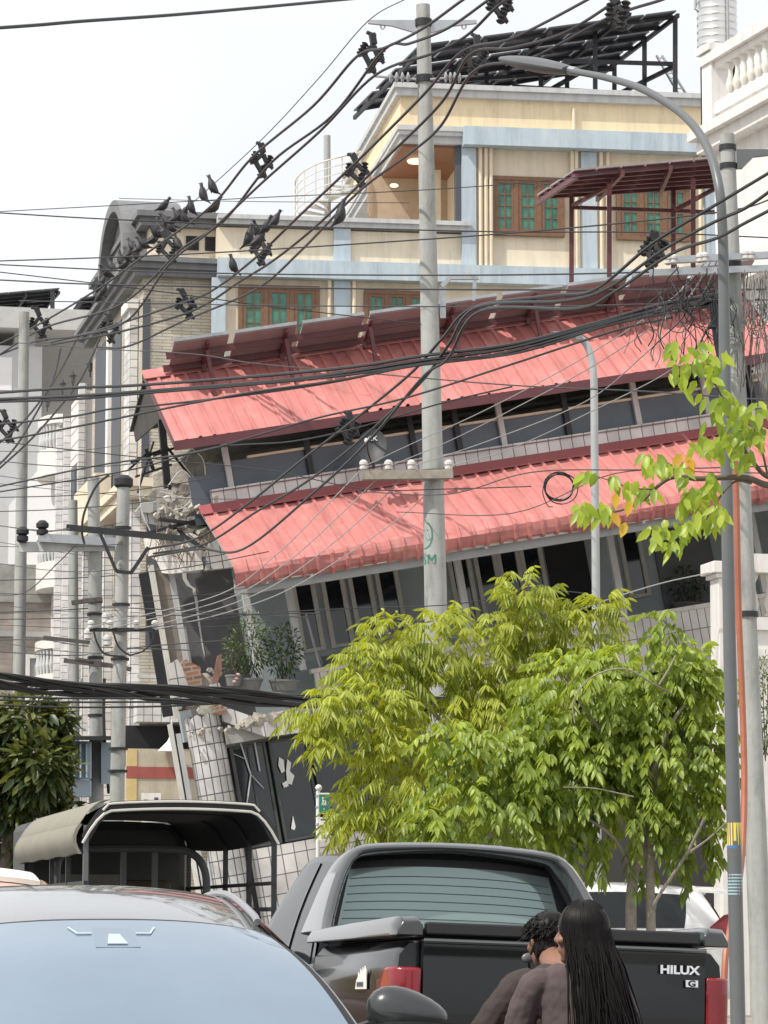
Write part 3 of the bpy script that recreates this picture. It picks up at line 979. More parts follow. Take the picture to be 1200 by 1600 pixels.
wood_window(12.62, 13.5, 5.1, 6.5, 2)
# round wooden soffit at the far right
mb = MB(); mb.lathe([(.3, 0), (.75, -.03), (.8, .08), (.3, .1)], 24, (13.1, -.3, 7.0)); mb.build('round_soffit', M('wood_soffit', (.30, .15, .08), .5), crb, smooth=True)
# penthouse behind the parapet
mb = MB(); mb.box(10.6, 13.6, 4.0, 8.5, 8.7, 9.35); ph = mb.build('penthouse', GREY, crb)
mb = MB(); mb.box(10.3, 13.7, 3.6, 9, 9.351, 9.62); mb.build('roof', GREY_L, ph)
mb = MB(); mb.box(12.15, 12.75, 3.96, 4.0, 8.75, 9.15); mb.build('window', WOODFR, ph)
mb = MB(); mb.box(12.25, 12.65, 3.93, 3.955, 8.8, 9.08); mb.build('pane', DARKGL, ph)

# ladder
ld = thing('ladder', 'aluminium ladder leaning on the cream building roof under the solar rack', 'ladder', M4=CR.M)
A_, B_ = CR.v(1062, 150, 1.5), CR.v(1026, 87, 2.2)
for s in (0, .2):
    mb = MB(); mb.bar(A_ + Vector((s, 0, 0)), B_ + Vector((s * .7, 0, 0)), .05); mb.build('rail', STEEL, ld)
for k in range(8):
    c = A_.lerp(B_, (k + .5) / 8)
    mb = MB(); mb.bar(c, c + Vector((.2 - .06 * (k + .5) / 8, 0, 0)), .03); mb.build('rung', STEEL, ld)

# big solar array on the cream building's roof
def solar_array(name, label, corners, nr, nc, mt, frame_m, gap=.06, group=None):
    t = thing(name, label, 'solar panels', group, loc=corners[0])
    o = corners[0]
    c0, c1, c2, c3 = [Vector(c) - o for c in corners]      # low-left, up-left, up-right, low-right
    nrm = (c3 - c0).cross(c1 - c0).normalized()
    if nrm.z < 0: nrm = -nrm
    def bl(u, v): return (c0 * (1 - u) + c3 * u) * (1 - v) + (c1 * (1 - u) + c2 * u) * v
    for i in range(nr):
        for j in range(nc):
            u0, u1 = (j + gap * .3) / nc, (j + 1 - gap * .3) / nc
            v0, v1 = (i + gap * .6) / nr, (i + 1 - gap * .6) / nr
            m_ = MB(); p = [bl(u0, v0), bl(u1, v0), bl(u1, v1), bl(u0, v1)]
            m_.hexa([x - nrm * .02 for x in p] + [x + nrm * .02 for x in p])
            m_.build('panel', mt, t)
    m_ = MB()
    for i in range(nr):
        for f in (.25, .75):
            v = (i + f) / nr
            m_.bar(bl(0, v) - nrm * .07, bl(1, v) - nrm * .07, .06, .09)
    for j in range(0, nc + 1, 2):
        u = min(max(j / nc, .01), .99)
        m_.bar(bl(u, 0) - nrm * .15, bl(u, 1) - nrm * .15, .07, .10)
    m_.build('rack', frame_m, t)
    return t, o, bl, nrm
PVD = M('solar_back_dark', (.065, .068, .078), .35, var=.25, scale=2)
t, o, bl, nrm = solar_array('rooftop_solar_array', 'large dark solar array on posts above the cream building roof',
                            [P(548, 176, 79), P(656, 68, 74), P(1062, 14, 74), P(940, 108, 79)], 3, 8, PVD, IRON, .13)
for px, py0, py1, Y in ((930, 40, 150, 75), (1055, 26, 152, 74.5), (1007, 62, 150, 76), (960, 96, 150, 77.5), (845, 90, 145, 77), (886, 112, 146, 78), (760, 95, 140, 77), (690, 110, 140, 77.5), (730, 100, 140, 79)):
    mb = MB(); mb.bar(Vector(P(px, py0, Y)) - o, Vector(P(px, py1 + 8, Y)) - o, .11); mb.build('post', IRON, t)
mb = MB()
for a, b in (((880, 95, 75), (1052, 100, 75)), ((960, 150, 77), (1055, 103, 75)), ((800, 135, 77), (960, 145, 77)), ((690, 128, 77), (960, 108, 77)), ((860, 140, 77), (930, 100, 76))):
    mb.bar(Vector(P(*a)) - o, Vector(P(*b)) - o, .09)
mb.build('brace', IRON, t)
# maroon-framed solar awning in front of the cream building
PVM2 = M('solar_back_mauve', (.30, .25, .255), .4, var=.2, scale=3)
t, o, bl, nrm = solar_array('solar_awning', 'small solar awning on thin maroon posts in front of the brown framed windows',
                            [P(836, 306, 63), P(898, 264, 60.5), P(1122, 244, 60.5), P(1125, 288, 63)], 3, 6, PVM2, MAROON, .12)
for px, py0, py1, Y in ((893, 305, 450, 62.8), (952, 285, 450, 61.5), (1052, 295, 450, 62.8), (1083, 280, 450, 61.5), (1121, 290, 450, 62)):
    mb = MB(); mb.bar(Vector(P(px, py0, Y)) - o, Vector(P(px, py1, Y)) - o, .09); mb.build('post', MAROON, t)
mb = MB()
for a, b in (((890, 324, 62.8), (1125, 332, 62.8)), ((893, 322, 62.8), (950, 292, 61.5)), ((1052, 330, 62.8), (1122, 292, 62))):
    mb.bar(Vector(P(*a)) - o, Vector(P(*b)) - o, .07)
mb.build('brace', MAROON, t)

# steel water tank
tk = thing('water_tank', 'ribbed stainless steel water tank on the roof behind the white balustrade', 'water tank', loc=P(1122, 150, 66))
b0 = Vector(P(1122, 84, 66)) - tk.location
prof = []
hh = 1.25
for k in range(41):
    z = hh * k / 40
    prof.append((.42 + (.012 if k % 5 == 0 and k else 0), b0.z + z))
prof = [(.38, b0.z - .03)] + prof + [(.36, b0.z + hh + .12), (.1, b0.z + hh + .2)]
mb = MB(); mb.lathe(prof, 32); mb.build('tank', M('stainless_steel', (.66, .66, .65), .28, .85, var=.06), tk, smooth=True)
mb = MB(); mb.tube([(-.46, -.1, b0.z + 1.3), (-.47, -.1, b0.z + .95), (-.40, -.1, b0.z + .9)], .03); mb.build('pipe', STEEL, tk)
mb = MB(); mb.tube([(.18, -.42, b0.z + 1.4), (.18, -.42, 0.0)], .03); mb.build('pipe', GREY, tk)
mb = MB()
for x, y in ((-.3, -.3), (.3, -.3), (-.3, .3), (.3, .3)):
    mb.bar((x, y, -1.0), (x, y, b0.z), .07)
mb.build('stand', IRON, tk)

# spiral stair on the cream terrace
sp = thing('spiral_stair', 'white spiral stair rail and grey post on the cream terrace', 'staircase', M4=CR.M)
mb = MB()
pz0 = CR.v(512, 345, 3.5); pz1 = CR.v(511, 212, 3.5)
mb.tube([pz0 - Vector((0, 0, .3)), pz1], .085, 10); mb.build('post', GREY, sp, smooth=True)
def sprl(th, dz): return Vector((pz0.x + .80 * math.cos(th), pz0.y + .80 * math.sin(th), pz0.z + .25 + (th - R_(180)) / R_(210) * .95 + dz))
for dz, rr_ in ((.95, .022), (.75, .014), (.55, .014), (.35, .014), (.15, .014)):
    mb = MB(); mb.tube([sprl(R_(170) + R_(190) * k / 26, dz - .25) for k in range(27)], rr_, 6); mb.build('rail', OFFWHITE, sp)
for k in range(9):
    th = R_(170) + R_(190) * k / 8
    mb = MB(); mb.tube([sprl(th, -.15), sprl(th, .7)], .014, 6); mb.build('baluster', OFFWHITE, sp)
    mb = MB(); c = Vector((pz0.x, pz0.y, 0)); a, b = sprl(th, -.2), sprl(th + R_(22), -.2)
    mb.prism([Vector((pz0.x, pz0.y, a.z)), a, Vector((b.x, b.y, a.z))], (0, 0, .04)); mb.build('tread', GREY_L, sp)

# ================================================================ grey corner building with columns
CG = Fr(P(222, 700, 73), 12.4, 0)
gb = thing('grey_corner_building', 'grey building with tall columns and a curved pediment left of the cream one', 'building', M4=CG.M)
GZ2 = -CG.o.z
GREYD = M('dark_grey_trim', (.185, .19, .20), .7, var=.12, scale=2, stain=(.10, .10, .105), stain_amt=.4, streak=.3)
mb = MB(); mb.box(0, 1.62, 0, 9.3, GZ2, 4.0); mb.build('wall', TILE_STRIP, gb)
mb = MB(); mb.box(.15, 2.0, .1, 8.6, 4.0, 5.22); mb.build('attic_wall', CREAM2, gb)
mb = MB(); mb.box(-.35, 1.72, -.4, 9.6, 4.16, 4.30); mb.box(-.25, 1.68, -.28, 9.5, 4.0, 4.159); mb.box(-.45, 1.74, -.5, 9.7, 4.301, 4.42); mb.build('cornice', GREYD, gb)
mb = MB(); mb.box(-.2, 2.1, -.25, 8.8, 5.42, 5.55); mb.box(-.1, 2.05, -.12, 8.7, 5.22, 5.419); mb.box(.3, 2.0, .2, 8.5, 5.551, 5.66); mb.build('roof', GREYD, gb)
for x in (1.0, 1.45):
    mb = MB(); mb.box(x, x + .30, .06, .12, 4.72, 5.05); mb.build('vent_opening', DARK, gb)
mb = MB(); mb.box(.15, 1.55, .02, .1, 4.42, 4.6); mb.build('ledge', CREAM2, gb)
# curved pediment facing the street
mb = MB()
for rr_, dx, dz in ((1.0, 0, 0), (.84, .12, 0)):
    n_ = 20
    poly = [Vector((-.42, 2.9 - 2.35 * rr_ * math.cos(a), 4.43 + rr_ * 1.95 * math.sin(a) ** .8)) for a in [math.pi * k / n_ for k in range(n_ + 1)]]
    if dx == 0:
        inn = [Vector((-.42, 2.9 + (p.y - 2.9) * .86, 4.43 + (p.z - 4.43) * .86)) for p in poly]
        for k in range(n_):
            mb.prism([poly[k], poly[k + 1], inn[k + 1], inn[k]], (1.5, 0, 0))
        pdm = mb.build('pediment', GREYD, gb); mb = MB()
    else:
        mb.prism([p + Vector((.28, 0, 0)) for p in poly], (.2, 0, 0)); mb.build('tympanum', GREYD, pdm)
# columns and dark tall slots on the street side
for y0, y1, mt, nm, dx in ((3.7, 5.35, SLATE, 'tall_window', -.02), (5.95, 8.6, SLATE, 'tall_window', -.02)):
    mb = MB(); mb.box(dx, .05, y0, y1, -.9, 3.7); mb.build(nm, mt, gb)
mb = MB(); mb.box(-.015, .16, -.02, .02, -.9, 3.5); mb.build('tall_window', SLATE, gb)
mb = MB(); mb.box(-.2, -.02, .75, 1.7, -.9, 3.4); mb.build('column', TILE_SQ, gb)
mb = MB(); mb.box(-.28, -.02, .65, 1.8, 3.4, 3.62); mb.build('capital', WHITE, gb)
for y in (5.45, ):
    mb = MB(); mb.box(-.1, -.0, y, y + .4, -1.2, 3.9); mb.build('column', WHITE, gb)
mb = MB(); mb.box(-.5, 0.3, -.5, 9.8, -.95, -.75); mb.box(-.4, 0.3, -.4, 9.7, -1.2, -.951); mb.build('street_cornice', CREAM2, gb)
mb = MB(); mb.box(-.45, -.05, 5.0, 9.3, -.749, .1); mb.build('balcony_block', CREAM2, gb)
for y in (.6, 3.2, 5.8, 8.2):
    mb = MB(); mb.box(-.02, .05, y, y + 1.3, -3.4, -1.4); mb.build('tall_window', SLATE, gb)
for y in (.1, 2.4, 4.9, 7.4, 9.0):
    mb = MB(); mb.box(-.22, -.0, y, y + .3, GZ2, -1.21); mb.build('column', TILE_SQ, gb)
# front details seen at the foot of the collapsed corner
for x0, x1, z0, z1 in ((.12, .42, -4.6, -1.6), (.75, 1.05, -4.9, -1.8)):
    mb = MB(); mb.box(x0, x1, -.015, .04, z0, z1); mb.build('tall_window', SLATE, gb)
mb = MB(); mb.box(-.15, 1.7, -.7, -.05, -6.35, -5.75); mb.build('balcony_band', TILE_SQ, gb)
mb = MB(); mb.box(-.15, 1.7, -.6, -.5, -5.6, -5.5); mb.box(-.15, 1.7, -.6, -.5, -5.35, -5.28); mb.build('balcony_rail', GREY_L, gb)
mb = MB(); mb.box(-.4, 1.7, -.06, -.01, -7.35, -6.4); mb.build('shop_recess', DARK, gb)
SGN = M('cream_sign', (.50, .45, .35), .6, streak=.3)
mb = MB(); mb.box(-.35, 1.75, -.5, -.3, -8.6, -6.95)
sg = mb.build('shop_sign', SGN, gb)
mb = MB(); mb.box(-.36, 1.76, -.52, -.505, -7.62, -7.36); mb.build('red_stripe', M('sign_red', (.36, .10, .085), .6, streak=.25), sg)
mb = MB(); mb.box(-.36, -.12, -.52, -.505, -7.35, -6.97); mb.box(-.36, -.12, -.52, -.505, -8.5, -7.63); mb.build('yellow_panel', M('sign_yellow', (.62, .48, .22), .5), sg)
mb = MB(); mb.box(-.02, .42, -.60, -.56, -8.7, -7.95); pst = mb.build('poster', WHITE, gb)
mb = MB()
for bx in ((.03, .13, -8.5, -8.1), (.16, .26, -8.55, -8.2), (.27, .36, -8.4, -8.05)):
    mb.box(bx[0], bx[1], -.606, -.602, bx[2], bx[3])
mb.build('printed_figure', SLATE, pst)
mb = MB(); mb.lathe([(.03, .42), (.06, .3), (.10, .22), (.30, .02), (.31, 0), (.28, 0)], 20, (.62, -.8, -7.02)); mb.tube([(.62, -.8, -6.6), (.62, -.8, -6.3)], .02)
mb.build('cone_lamp', WHITE, gb, smooth=True)

# ================================================================ white tiled building with round balconies, farther down the street
TB = Fr(P(132, 700, 85), 12.4, 0)
tb = thing('white_tiled_building', 'white tiled building with rounded balconies and wall lanterns down the street', 'building', M4=TB.M)
gz = -TB.o.z
PINKW = M('pinkish_white_wall', (.74, .68, .66), .6, var=.05)
mb = MB(); mb.box(0, 1.6, 0, 22, gz, 1.0); mb.build('wall', M('hazy_white_wall', (.62, .62, .63), .7, var=.06), tb)  # distance haze put into the pale wall colour
mb = MB(); mb.box(-.04, .3, .2, 2.8, -.2, 1.6); bay = mb.build('bay', PINKW, tb)
mb = MB()
for k in range(5):
    mb.box(-.046, -.04, .2, 2.8, -.0 + k * .36, .03 + k * .36)
mb.build('joint', GREY, bay)
for y, w in ((-.1, .25), (3.2, .3), (5.0, .35)):
    mb = MB(); mb.box(-.17, .02, y, y + w, gz, 1.3 if y > 2 else 1.75); mb.build('pier', TILE_SQ, tb)
for y in (.5, 1.7):
    mb = MB(); mb.box(-.05, -.01, y, y + .9, gz + 3, -.3); mb.build('tall_window', SLATE, tb)
for z in (.05, -3.2, -6.4):
    mb = MB()
    pa = [Vector((0 + .02 - .55 * math.sin(a), 6.6 - 1.3 * math.cos(a), z)) for a in [math.pi * k / 12 for k in range(13)]]
    mb.prism(pa, (0, 0, .75)); bl_ = mb.build('balcony', M('balcony_white', (.70, .67, .64), .65, var=.06), tb)
    mb = MB()
    for k in range(1, 14):
        a = math.pi * k / 14
        mb.lathe([(.03, 0), (.065, .25), (.035, .5), (.06, .7)], 8, (.02 - .47 * math.sin(a), 6.6 - 1.15 * math.cos(a), z + .76))
    mb.build('baluster', GREY_L, bl_)
    mb = MB(); pa = [p + Vector((0, 0, 1.46)) for p in pa]; mb.prism(pa, (0, 0, .25)); mb.build('balcony_rail', _m['balcony_white'], bl_)
def lantern(px, py, Y, label):
    t = thing('wall_lantern', label, 'lantern', 'lanterns on the white tiled building', loc=P(px, py, Y))
    t.scale = (.5, .5, .5)
    mb = MB(); mb.lathe([(.05, 0), (.14, .12), (.2, .42), (.17, .44)], 8); mb.build('glass', M('smoky_lamp_glass', (.10, .10, .10), .2), t)
    mb = MB(); mb.lathe([(.26, .44), (.2, .5), (.06, .62), (.03, .72)], 8); mb.build('cap', IRON, t)
    mb = MB(); mb.tube([(0, 0, -.25), (0, 0, .02)], .04); mb.build('stem', IRON, t)
lantern(74, 637, 100, 'black lantern on top of the uppermost round white balcony')
lantern(98, 612, 91, 'black lantern on the tiled pier beside the pinkish bay')
lantern(114, 600, 88, 'black lantern above the pinkish lined bay, nearest the columns')
lantern(141, 582, 83, 'black lantern by the slate window edge, highest of the lanterns')

# pale buildings in the distance, haze put into their colours
def block(name, label, fr, parts):
    t = thing(name, label, 'building', M4=fr.M)
    for nm, mt, bxs in parts:
        m_ = MB()
        for b in bxs: m_.box(*b)
        m_.build(nm, mt, t)
    return t
FB = Fr(P(40, 700, 118), 10, 0); g0 = -FB.o.z
HAZEW = M('hazy_white', (.78, .78, .79), .8, var=.04)
fb = block('pale_house', 'pale far house with a small red tiled roof beyond the lanterns', FB, [
    ('wall', HAZEW, [(0, 9, 0, 12, g0, 1.9)]), ('ledge', GREY_L, [(-.3, 9.3, -.4, 0, 1.9, 2.5), (-.2, 9.2, -.3, 0, -.6, -.3)]),
    ('upper_wall', HAZEW, [(4.0, 9, 2, 10, 2.5, 4.2)]), ('window', SLATE, [(4.7, 5.1, 1.96, 2.0, 2.9, 3.9), (5.5, 5.9, 1.96, 2.0, 2.9, 3.9)])])
mb = MB(); mb.prism([Vector((3.2, 1, 4.1)), Vector((9.5, 1, 4.3)), Vector((9.5, 6, 6.1)), Vector((5.5, 6, 6.0))], (0, 0, .15)); mb.build('roof', M('far_red_tile', (.50, .25, .22), .8), fb)
LB = Fr(P(64, 700, 105), 12.4, 0); g0 = -LB.o.z
lb = block('pale_grey_block', 'pale grey block behind the leftmost pole with solar panels on its roof', LB, [
    ('wall', M('hazy_grey_wall', (.50, .51, .52), .8, var=.05), [(-12, 0, 0, 14, g0, 3.4)]),
    ('roof', M('hazy_roof_slab', (.50, .50, .49), .8), [(-12.5, 3.6, -.6, 14, 3.9, 4.6)]),
    ('upper_wall', M('hazy_wall', (.56, .57, .57), .8), [(-12, -1.6, .3, 14, 3.4, 3.9), (-.9, -.2, .3, 1, 2.0, 3.9)]),
    ('opening', HAZEW, [(-2.0, -1.0, -.03, .02, 1.9, 3.0)])])
t, o, bl, nrm = solar_array('rooftop_solar_array', 'dark slatted solar array on the pale grey block at the left edge', [P(-120, 500, 116), P(-120, 468, 108), P(94, 450, 108), P(64, 484, 116)], 3, 8, PVD, IRON)
for px, Y in ((82, 108), (72, 112), (40, 112)):
    mb = MB(); mb.bar(Vector(P(px, 455 if Y < 110 else 470, Y)) - o, Vector(P(px, 512, Y)) - o, .14); mb.build('post', IRON, t)
t, o, bl, nrm = solar_array('rooftop_solar_array', 'small dark solar panel tucked beside the grey cornice', [P(108, 492, 112), P(126, 466, 108), P(160, 460, 108), P(145, 488, 112)], 2, 3, PVD, IRON)
for px in (112, 120, 140):
    mb = MB(); mb.bar(Vector(P(px, 486, 111)) - o, Vector(P(px, 515, 111)) - o, .14); mb.build('post', IRON, t)
# old brick house, low at left
BH = Fr(P(0, 1000, 92), 12.4, 0); g0 = -BH.o.z
bh = block('old_brick_house', 'old low brick house behind the leftmost pole', BH, [
    ('wall', MT('old_plaster_brick', (.36, .31, .275), (.35, .32, .29), .5, .12, .02, .95, .5, .12), [(-8, 1.6, 0, 10, g0, 1.1)]),
    ('cornice', GREY, [(-8.1, 1.7, -.15, .0, .1, .25)]),
    ('parapet', M('mossy_cement', (.30, .30, .28), .95, var=.3), [(-8.1, 1.7, -.1, .2, 1.1, 1.35), (-3, 1.6, -.05, .15, 1.35, 2.2)])])
framed(bh, .75, 1.55, -1.9, -.4, 0, .12, 'window', WHITE, GREY)

# ================================================================ white balustraded building at right
WB = Fr(P(1122, 700, 58), 19, 0)
wb = thing('white_balustrade_building', 'white building with a balustraded roof terrace at the right edge', 'building', M4=WB.M)
# frame: -y looks to the street; facade runs along y=0 for x<0?  use axis: facade along direction away from corner toward camera
gz = -WB.o.z
WW = M('bright_white_wall', (.74, .72, .70), .6, var=.04, stain=(.52, .50, .48), stain_amt=.35, streak=.25)
# street face is the plane x=0, running from the far corner (y=0) toward the viewer (y<0)
def wz(py): return WB.atx(1128, py, 0)[1]
zs = {k: wz(k) for k in (80, 96, 100, 160, 178, 200, 215, 235, 430, 470, 545, 590, 640, 700)}
mb = MB(); mb.box(0, 7, -14, 0, gz, zs[215]); mb.build('wall', WW, wb)
mb = MB(); mb.box(-.45, 7, -14, .2, zs[215], zs[200]); mb.box(-.3, 7, -14, .12, zs[235], zs[215] - .002); mb.box(-.12, .3, -14, .1, zs[178], zs[160]); mb.build('cornice', WW, wb)
mb = MB(); mb.box(-.22, .22, -14, .1, zs[96], zs[80]); mb.box(-.12, .12, -14, .05, zs[100] - .07, zs[96] - .003); mb.build('top_rail', WW, wb)
mb = MB(); mb.box(-.18, .25, -.3, .12, zs[200], zs[80] + .02); mb.box(-.26, .3, -.38, .2, zs[80] + .02, zs[80] + .16); mb.build('corner_pier', WW, wb, bevel=.01)
bb = MB(); h = zs[100] - .07 - zs[160]
bal = None
prf = [(.05, 0), (.085, .05 * h), (.05, .1 * h), (.10, .28 * h), (.09, .38 * h), (.045, .62 * h), (.04, .8 * h), (.075, .9 * h), (.07, h)]
for k in range(34):
    yy = -.75 - k * .30
    if bal is None:
        m_ = MB(); m_.lathe(prf, 10); bal = m_.build('baluster', OFFWHITE, wb, smooth=True); bal.location = (0, yy, zs[160])
    else:
        c = bal.copy(); COL.objects.link(c); c.location = (0, yy, zs[160])
mb = MB(); mb.box(-.5, .3, -14, .15, zs[470], zs[430]); mb.box(-.3, .3, -14, .1, zs[590], zs[545]); mb.box(-.45, .3, -14, .12, zs[700], zs[640]); mb.build('string_course', WW, wb)
mb = MB(); mb.box(-.02, .02, -5.5, -3.5, zs[640], zs[590] - .1); mb.build('window', SLATE, wb)

# white terrace balustrade lower down, in front of the collapsed building
LT = Fr(P(1122, 1000, 47), 12.4, 0)
lt = thing('terrace_wall', 'white balustrade wall with a capped pier beside the red roofed building', 'wall', M4=LT.M)
gz = -LT.o.z
def lz(py, y=0): return LT.at(1122, py, y)[1]
mb = MB(); mb.box(-.05, .35, -.2, .2, gz, lz(905)); mb.box(-.10, .40, -.25, .25, lz(905), lz(898)); mb.box(-.16, .46, -.31, .31, lz(898) + .001, lz(880)); pier = mb.build('pier', WW, lt, bevel=.01)
mb = MB(); mb.box(.36, 7, -.15, .15, gz, lz(985)); mb.build('wall', WW, lt)
mb = MB(); mb.box(.36, 7, -.2, .2, lz(895), lz(866)); mb.box(.36, 7, -.22, .22, lz(985) + .002, lz(965)); mb.box(.36, 7, -.22, -.155, lz(1030), lz(1015)); mb.build('rail', WW, lt)
h = lz(895) - lz(965)
bal = None
prf = [(.06, 0), (.09, .06 * h), (.05, .12 * h), (.10, .3 * h), (.045, .62 * h), (.04, .8 * h), (.08, .9 * h), (.08, h)]
for k in range(16):
    if bal is None:
        m_ = MB(); m_.lathe(prf, 10); bal = m_.build('baluster', OFFWHITE, lt, smooth=True); bal.location = (.55 + k * .25, 0, lz(965))
    else:
        c = bal.copy(); COL.objects.link(c); c.location = (.55 + k * .25, 0, lz(965))
# ================================================================ poles
def line_to_ground(a, b):
    """the point where the line from a through b meets the ground"""
    t = a.z / (a.z - b.z)
    return a + (b - a) * t
def pole(name, label, top, ref, Y, d_top, d_bot, mt=CONC_POLE, cat='utility pole', group='concrete utility poles', joints=0):
    a, b = P(top[0], top[1], Y), P(ref[0], ref[1], Y)
    g = line_to_ground(a, b)
    t = thing(name, label, cat, group, loc=g)
    n = 14
    pts = [(a - g) * (k / n) for k in range(n + 1)]
    pts[0] = pts[0] - Vector((0, 0, .3))
    mb = MB(); mb.tube(pts, [d_bot / 2 + (d_top - d_bot) / 2 * k / n for k in range(n + 1)], 20)
    s = mb.build('shaft', mt, t, smooth=True)
    return t, g, s
def rel(t): return lambda px, py, Y: Vector(P(px, py, Y)) - Vector(t.location)
def insulator(mb, p, d=(0, 0, 1), s=1.0):
    mb.lathe([(.03 * s, 0), (.055 * s, .02 * s), (.055 * s, .06 * s), (.035 * s, .07 * s), (.06 * s, .085 * s), (.06 * s, .12 * s), (.03 * s, .15 * s)], 12, p, d)
YM = 43.0
mp_, gM, sh = pole('utility_pole', 'tall concrete pole in front of the red roofs with a steel crossarm at its top', (661, 8), (681, 945), YM, .19, .385)
r = rel(mp_)
mb = MB()
for x0, x1 in ((575, 650), (673, 745)):
    a, b = (x0, x1) if x0 < 620 else (x1, x0)
    pl = [r(a, 32, YM), r(b, 32, YM), r(b, 52, YM), r((a + b) / 2, 41, YM), r(a, 37, YM)]
    mb.prism([p + Vector((0, -.03, 0)) for p in pl], (0, .06, 0))
mb.build('steel_crossarm', STEEL, mp_)
mb = MB()
for px, py in ((598, 36), (725, 36)):
    mb.tube([r(px - 3, py, YM), r(px - 3, py + 7, YM), r(px, py + 10, YM), r(px + 3, py + 7, YM), r(px + 3, py, YM)], .012, 6)
mb.build('hanging_hook', STEEL, mp_)
for py in (36, 124, 741):
    mb = MB(); c = r(661 + (py - 8) * .0214, py, YM); rr = .10 + .0001 * py
    mb.lathe([(rr + .016, -.05), (rr + .016, .05)], 20, c); mb.build('clamp_band', IRON, mp_, smooth=True)
for sx, pxs in ((-1, (608, 617, 626, 635)), (1, (694, 701, 708, 715))):
    mb = MB()
    mb.tube([r(585 if sx < 0 else 735, 119, YM - .1), r(650 if sx < 0 else 672, 124, YM - .1)], .018, 6)
    for px in pxs:
        mb.lathe([(.02, 0), (.075, .015), (.075, .03), (.02, .05)], 12, r(px, 121, YM - .1), (1, 0, 0))
    mb.build('strain_insulator', M('glazed_insulator', (.33, .33, .34), .25), mp_, smooth=True)
mb = MB(); mb.bar(r(566, 743, YM - .25), r(708, 741, YM - .25), .14, .12); mb.build('wooden_crossarm', M('weathered_timber', (.30, .27, .23), .9, var=.3, scale=9), mp_)
for px in (568, 607, 643, 701):
    mb = MB(); insulator(mb, r(px, 735, YM - .25), s=.95); mb.build('insulator', PORC, mp_, smooth=True)
mb = MB(); mb.bar(r(690, 448, YM), r(703, 434, YM), .06); mb.bar(r(703, 434, YM), r(748, 434, YM), .07, .05); mb.bar(r(692, 448, YM), r(692, 497, YM), .08, .03); mb.bar(r(742, 436, YM), r(740, 470, YM), .05)
mb.build('steel_bracket', STEEL, mp_)
# painted green mark on the shaft
GRN = M('green_stencil', (.05, .21, .13), .7)
shaft_r = lambda z: .1925 - (.0975) * z / max((Vector(P(661, 8, YM)) - gM).z, 1)
def on_shaft(px, py):
    c = r(661 + (py - 8) * .0214, py, YM); R0 = shaft_r(c.z) + .003
    dx = (px - (661 + (py - 8) * .0214)) * YM / FPX
    s = max(-.96, min(.96, dx / R0))
    return c + Vector((s * R0, -math.sqrt(1 - s * s) * R0, 0))
mb = MB()
def stroke(pts, w):
    for i in range(len(pts) - 1):
        a, b = Vector(pts[i] + (0,)), Vector(pts[i + 1] + (0,))
        n_ = Vector((-(b - a).y, (b - a).x, 0)).normalized() * w / 2
        q = [on_shaft((a + n_).x, (a + n_).y), on_shaft((a - n_).x, (a - n_).y), on_shaft((b - n_).x, (b - n_).y), on_shaft((b + n_).x, (b + n_).y)]
        mb.face(q)
ov = [(664 + 11 * math.cos(a), 838 + 20 * math.sin(a)) for a in [R_(-78 + 176 * k / 14) for k in range(15)]]
stroke(ov, 2.2)
stroke([(665, 829), (670, 846)], 5)
for l in ([(669, 883), (669, 868)], [(669, 868), (674.5, 877)], [(674.5, 877), (680, 868)], [(680, 868), (680, 883)], [(664, 870), (662, 872), (663, 876), (665, 879), (663, 883)]):
    stroke(l, 2.6)
mb.build('stencil_mark', GRN, mp_)

# right concrete pole with its racks
YR = 28.7
rp, gR, sh2 = pole('utility_pole', 'stout concrete pole at the right edge carrying a tangle of wires', (1136, 210), (1185, 1400), YR, .135, .215)
r = rel(rp)
for py in (231, 260, 413, 1000 - 40):
    mb = MB(); c = r(1136 + (py - 210) * .0412, py, YR); rr = .068 + .000033 * (py - 210) * 1.0
    mb.lathe([(rr + .012, -.025), (rr + .012, .025)], 18, c); mb.build('clamp_band', IRON, rp, smooth=True)
mb = MB(); mb.prism([r(1152, 233, YR - .05), r(1215, 233, YR - .05), r(1215, 240, YR - .05), r(1178, 244, YR - .05), r(1160, 262, YR - .05), r(1152, 262, YR - .05)], (0, .07, 0)); mb.build('bracket_arm', STEEL_P, rp)
for a, b, nm in (((1040, 407), (1215, 398), 'crossarm'), ((1015, 427), (1215, 419), 'crossarm')):
    mb = MB(); mb.bar(r(*a, YR - .16), r(*b, YR - .16), .06, .06); mb.build(nm, STEEL, rp)
for px, py in ((1044, 410), (1052, 409), (1094, 407), (1101, 406), (1166, 402), (1173, 402)):
    mb = MB(); insulator(mb, r(px, py + 4, YR - .2), s=.62); mb.build('insulator', PORC, rp, smooth=True)
mb = MB()
for k in range(24):
    py = 480 + k * 46
    c = r(1136 + (py - 210) * .0412, py, YR); rr = .0685 + .000033 * (py - 210)
    mb.lathe([(rr + .002, -.004), (rr + .002, .004)], 18, c)
mb.b.free()

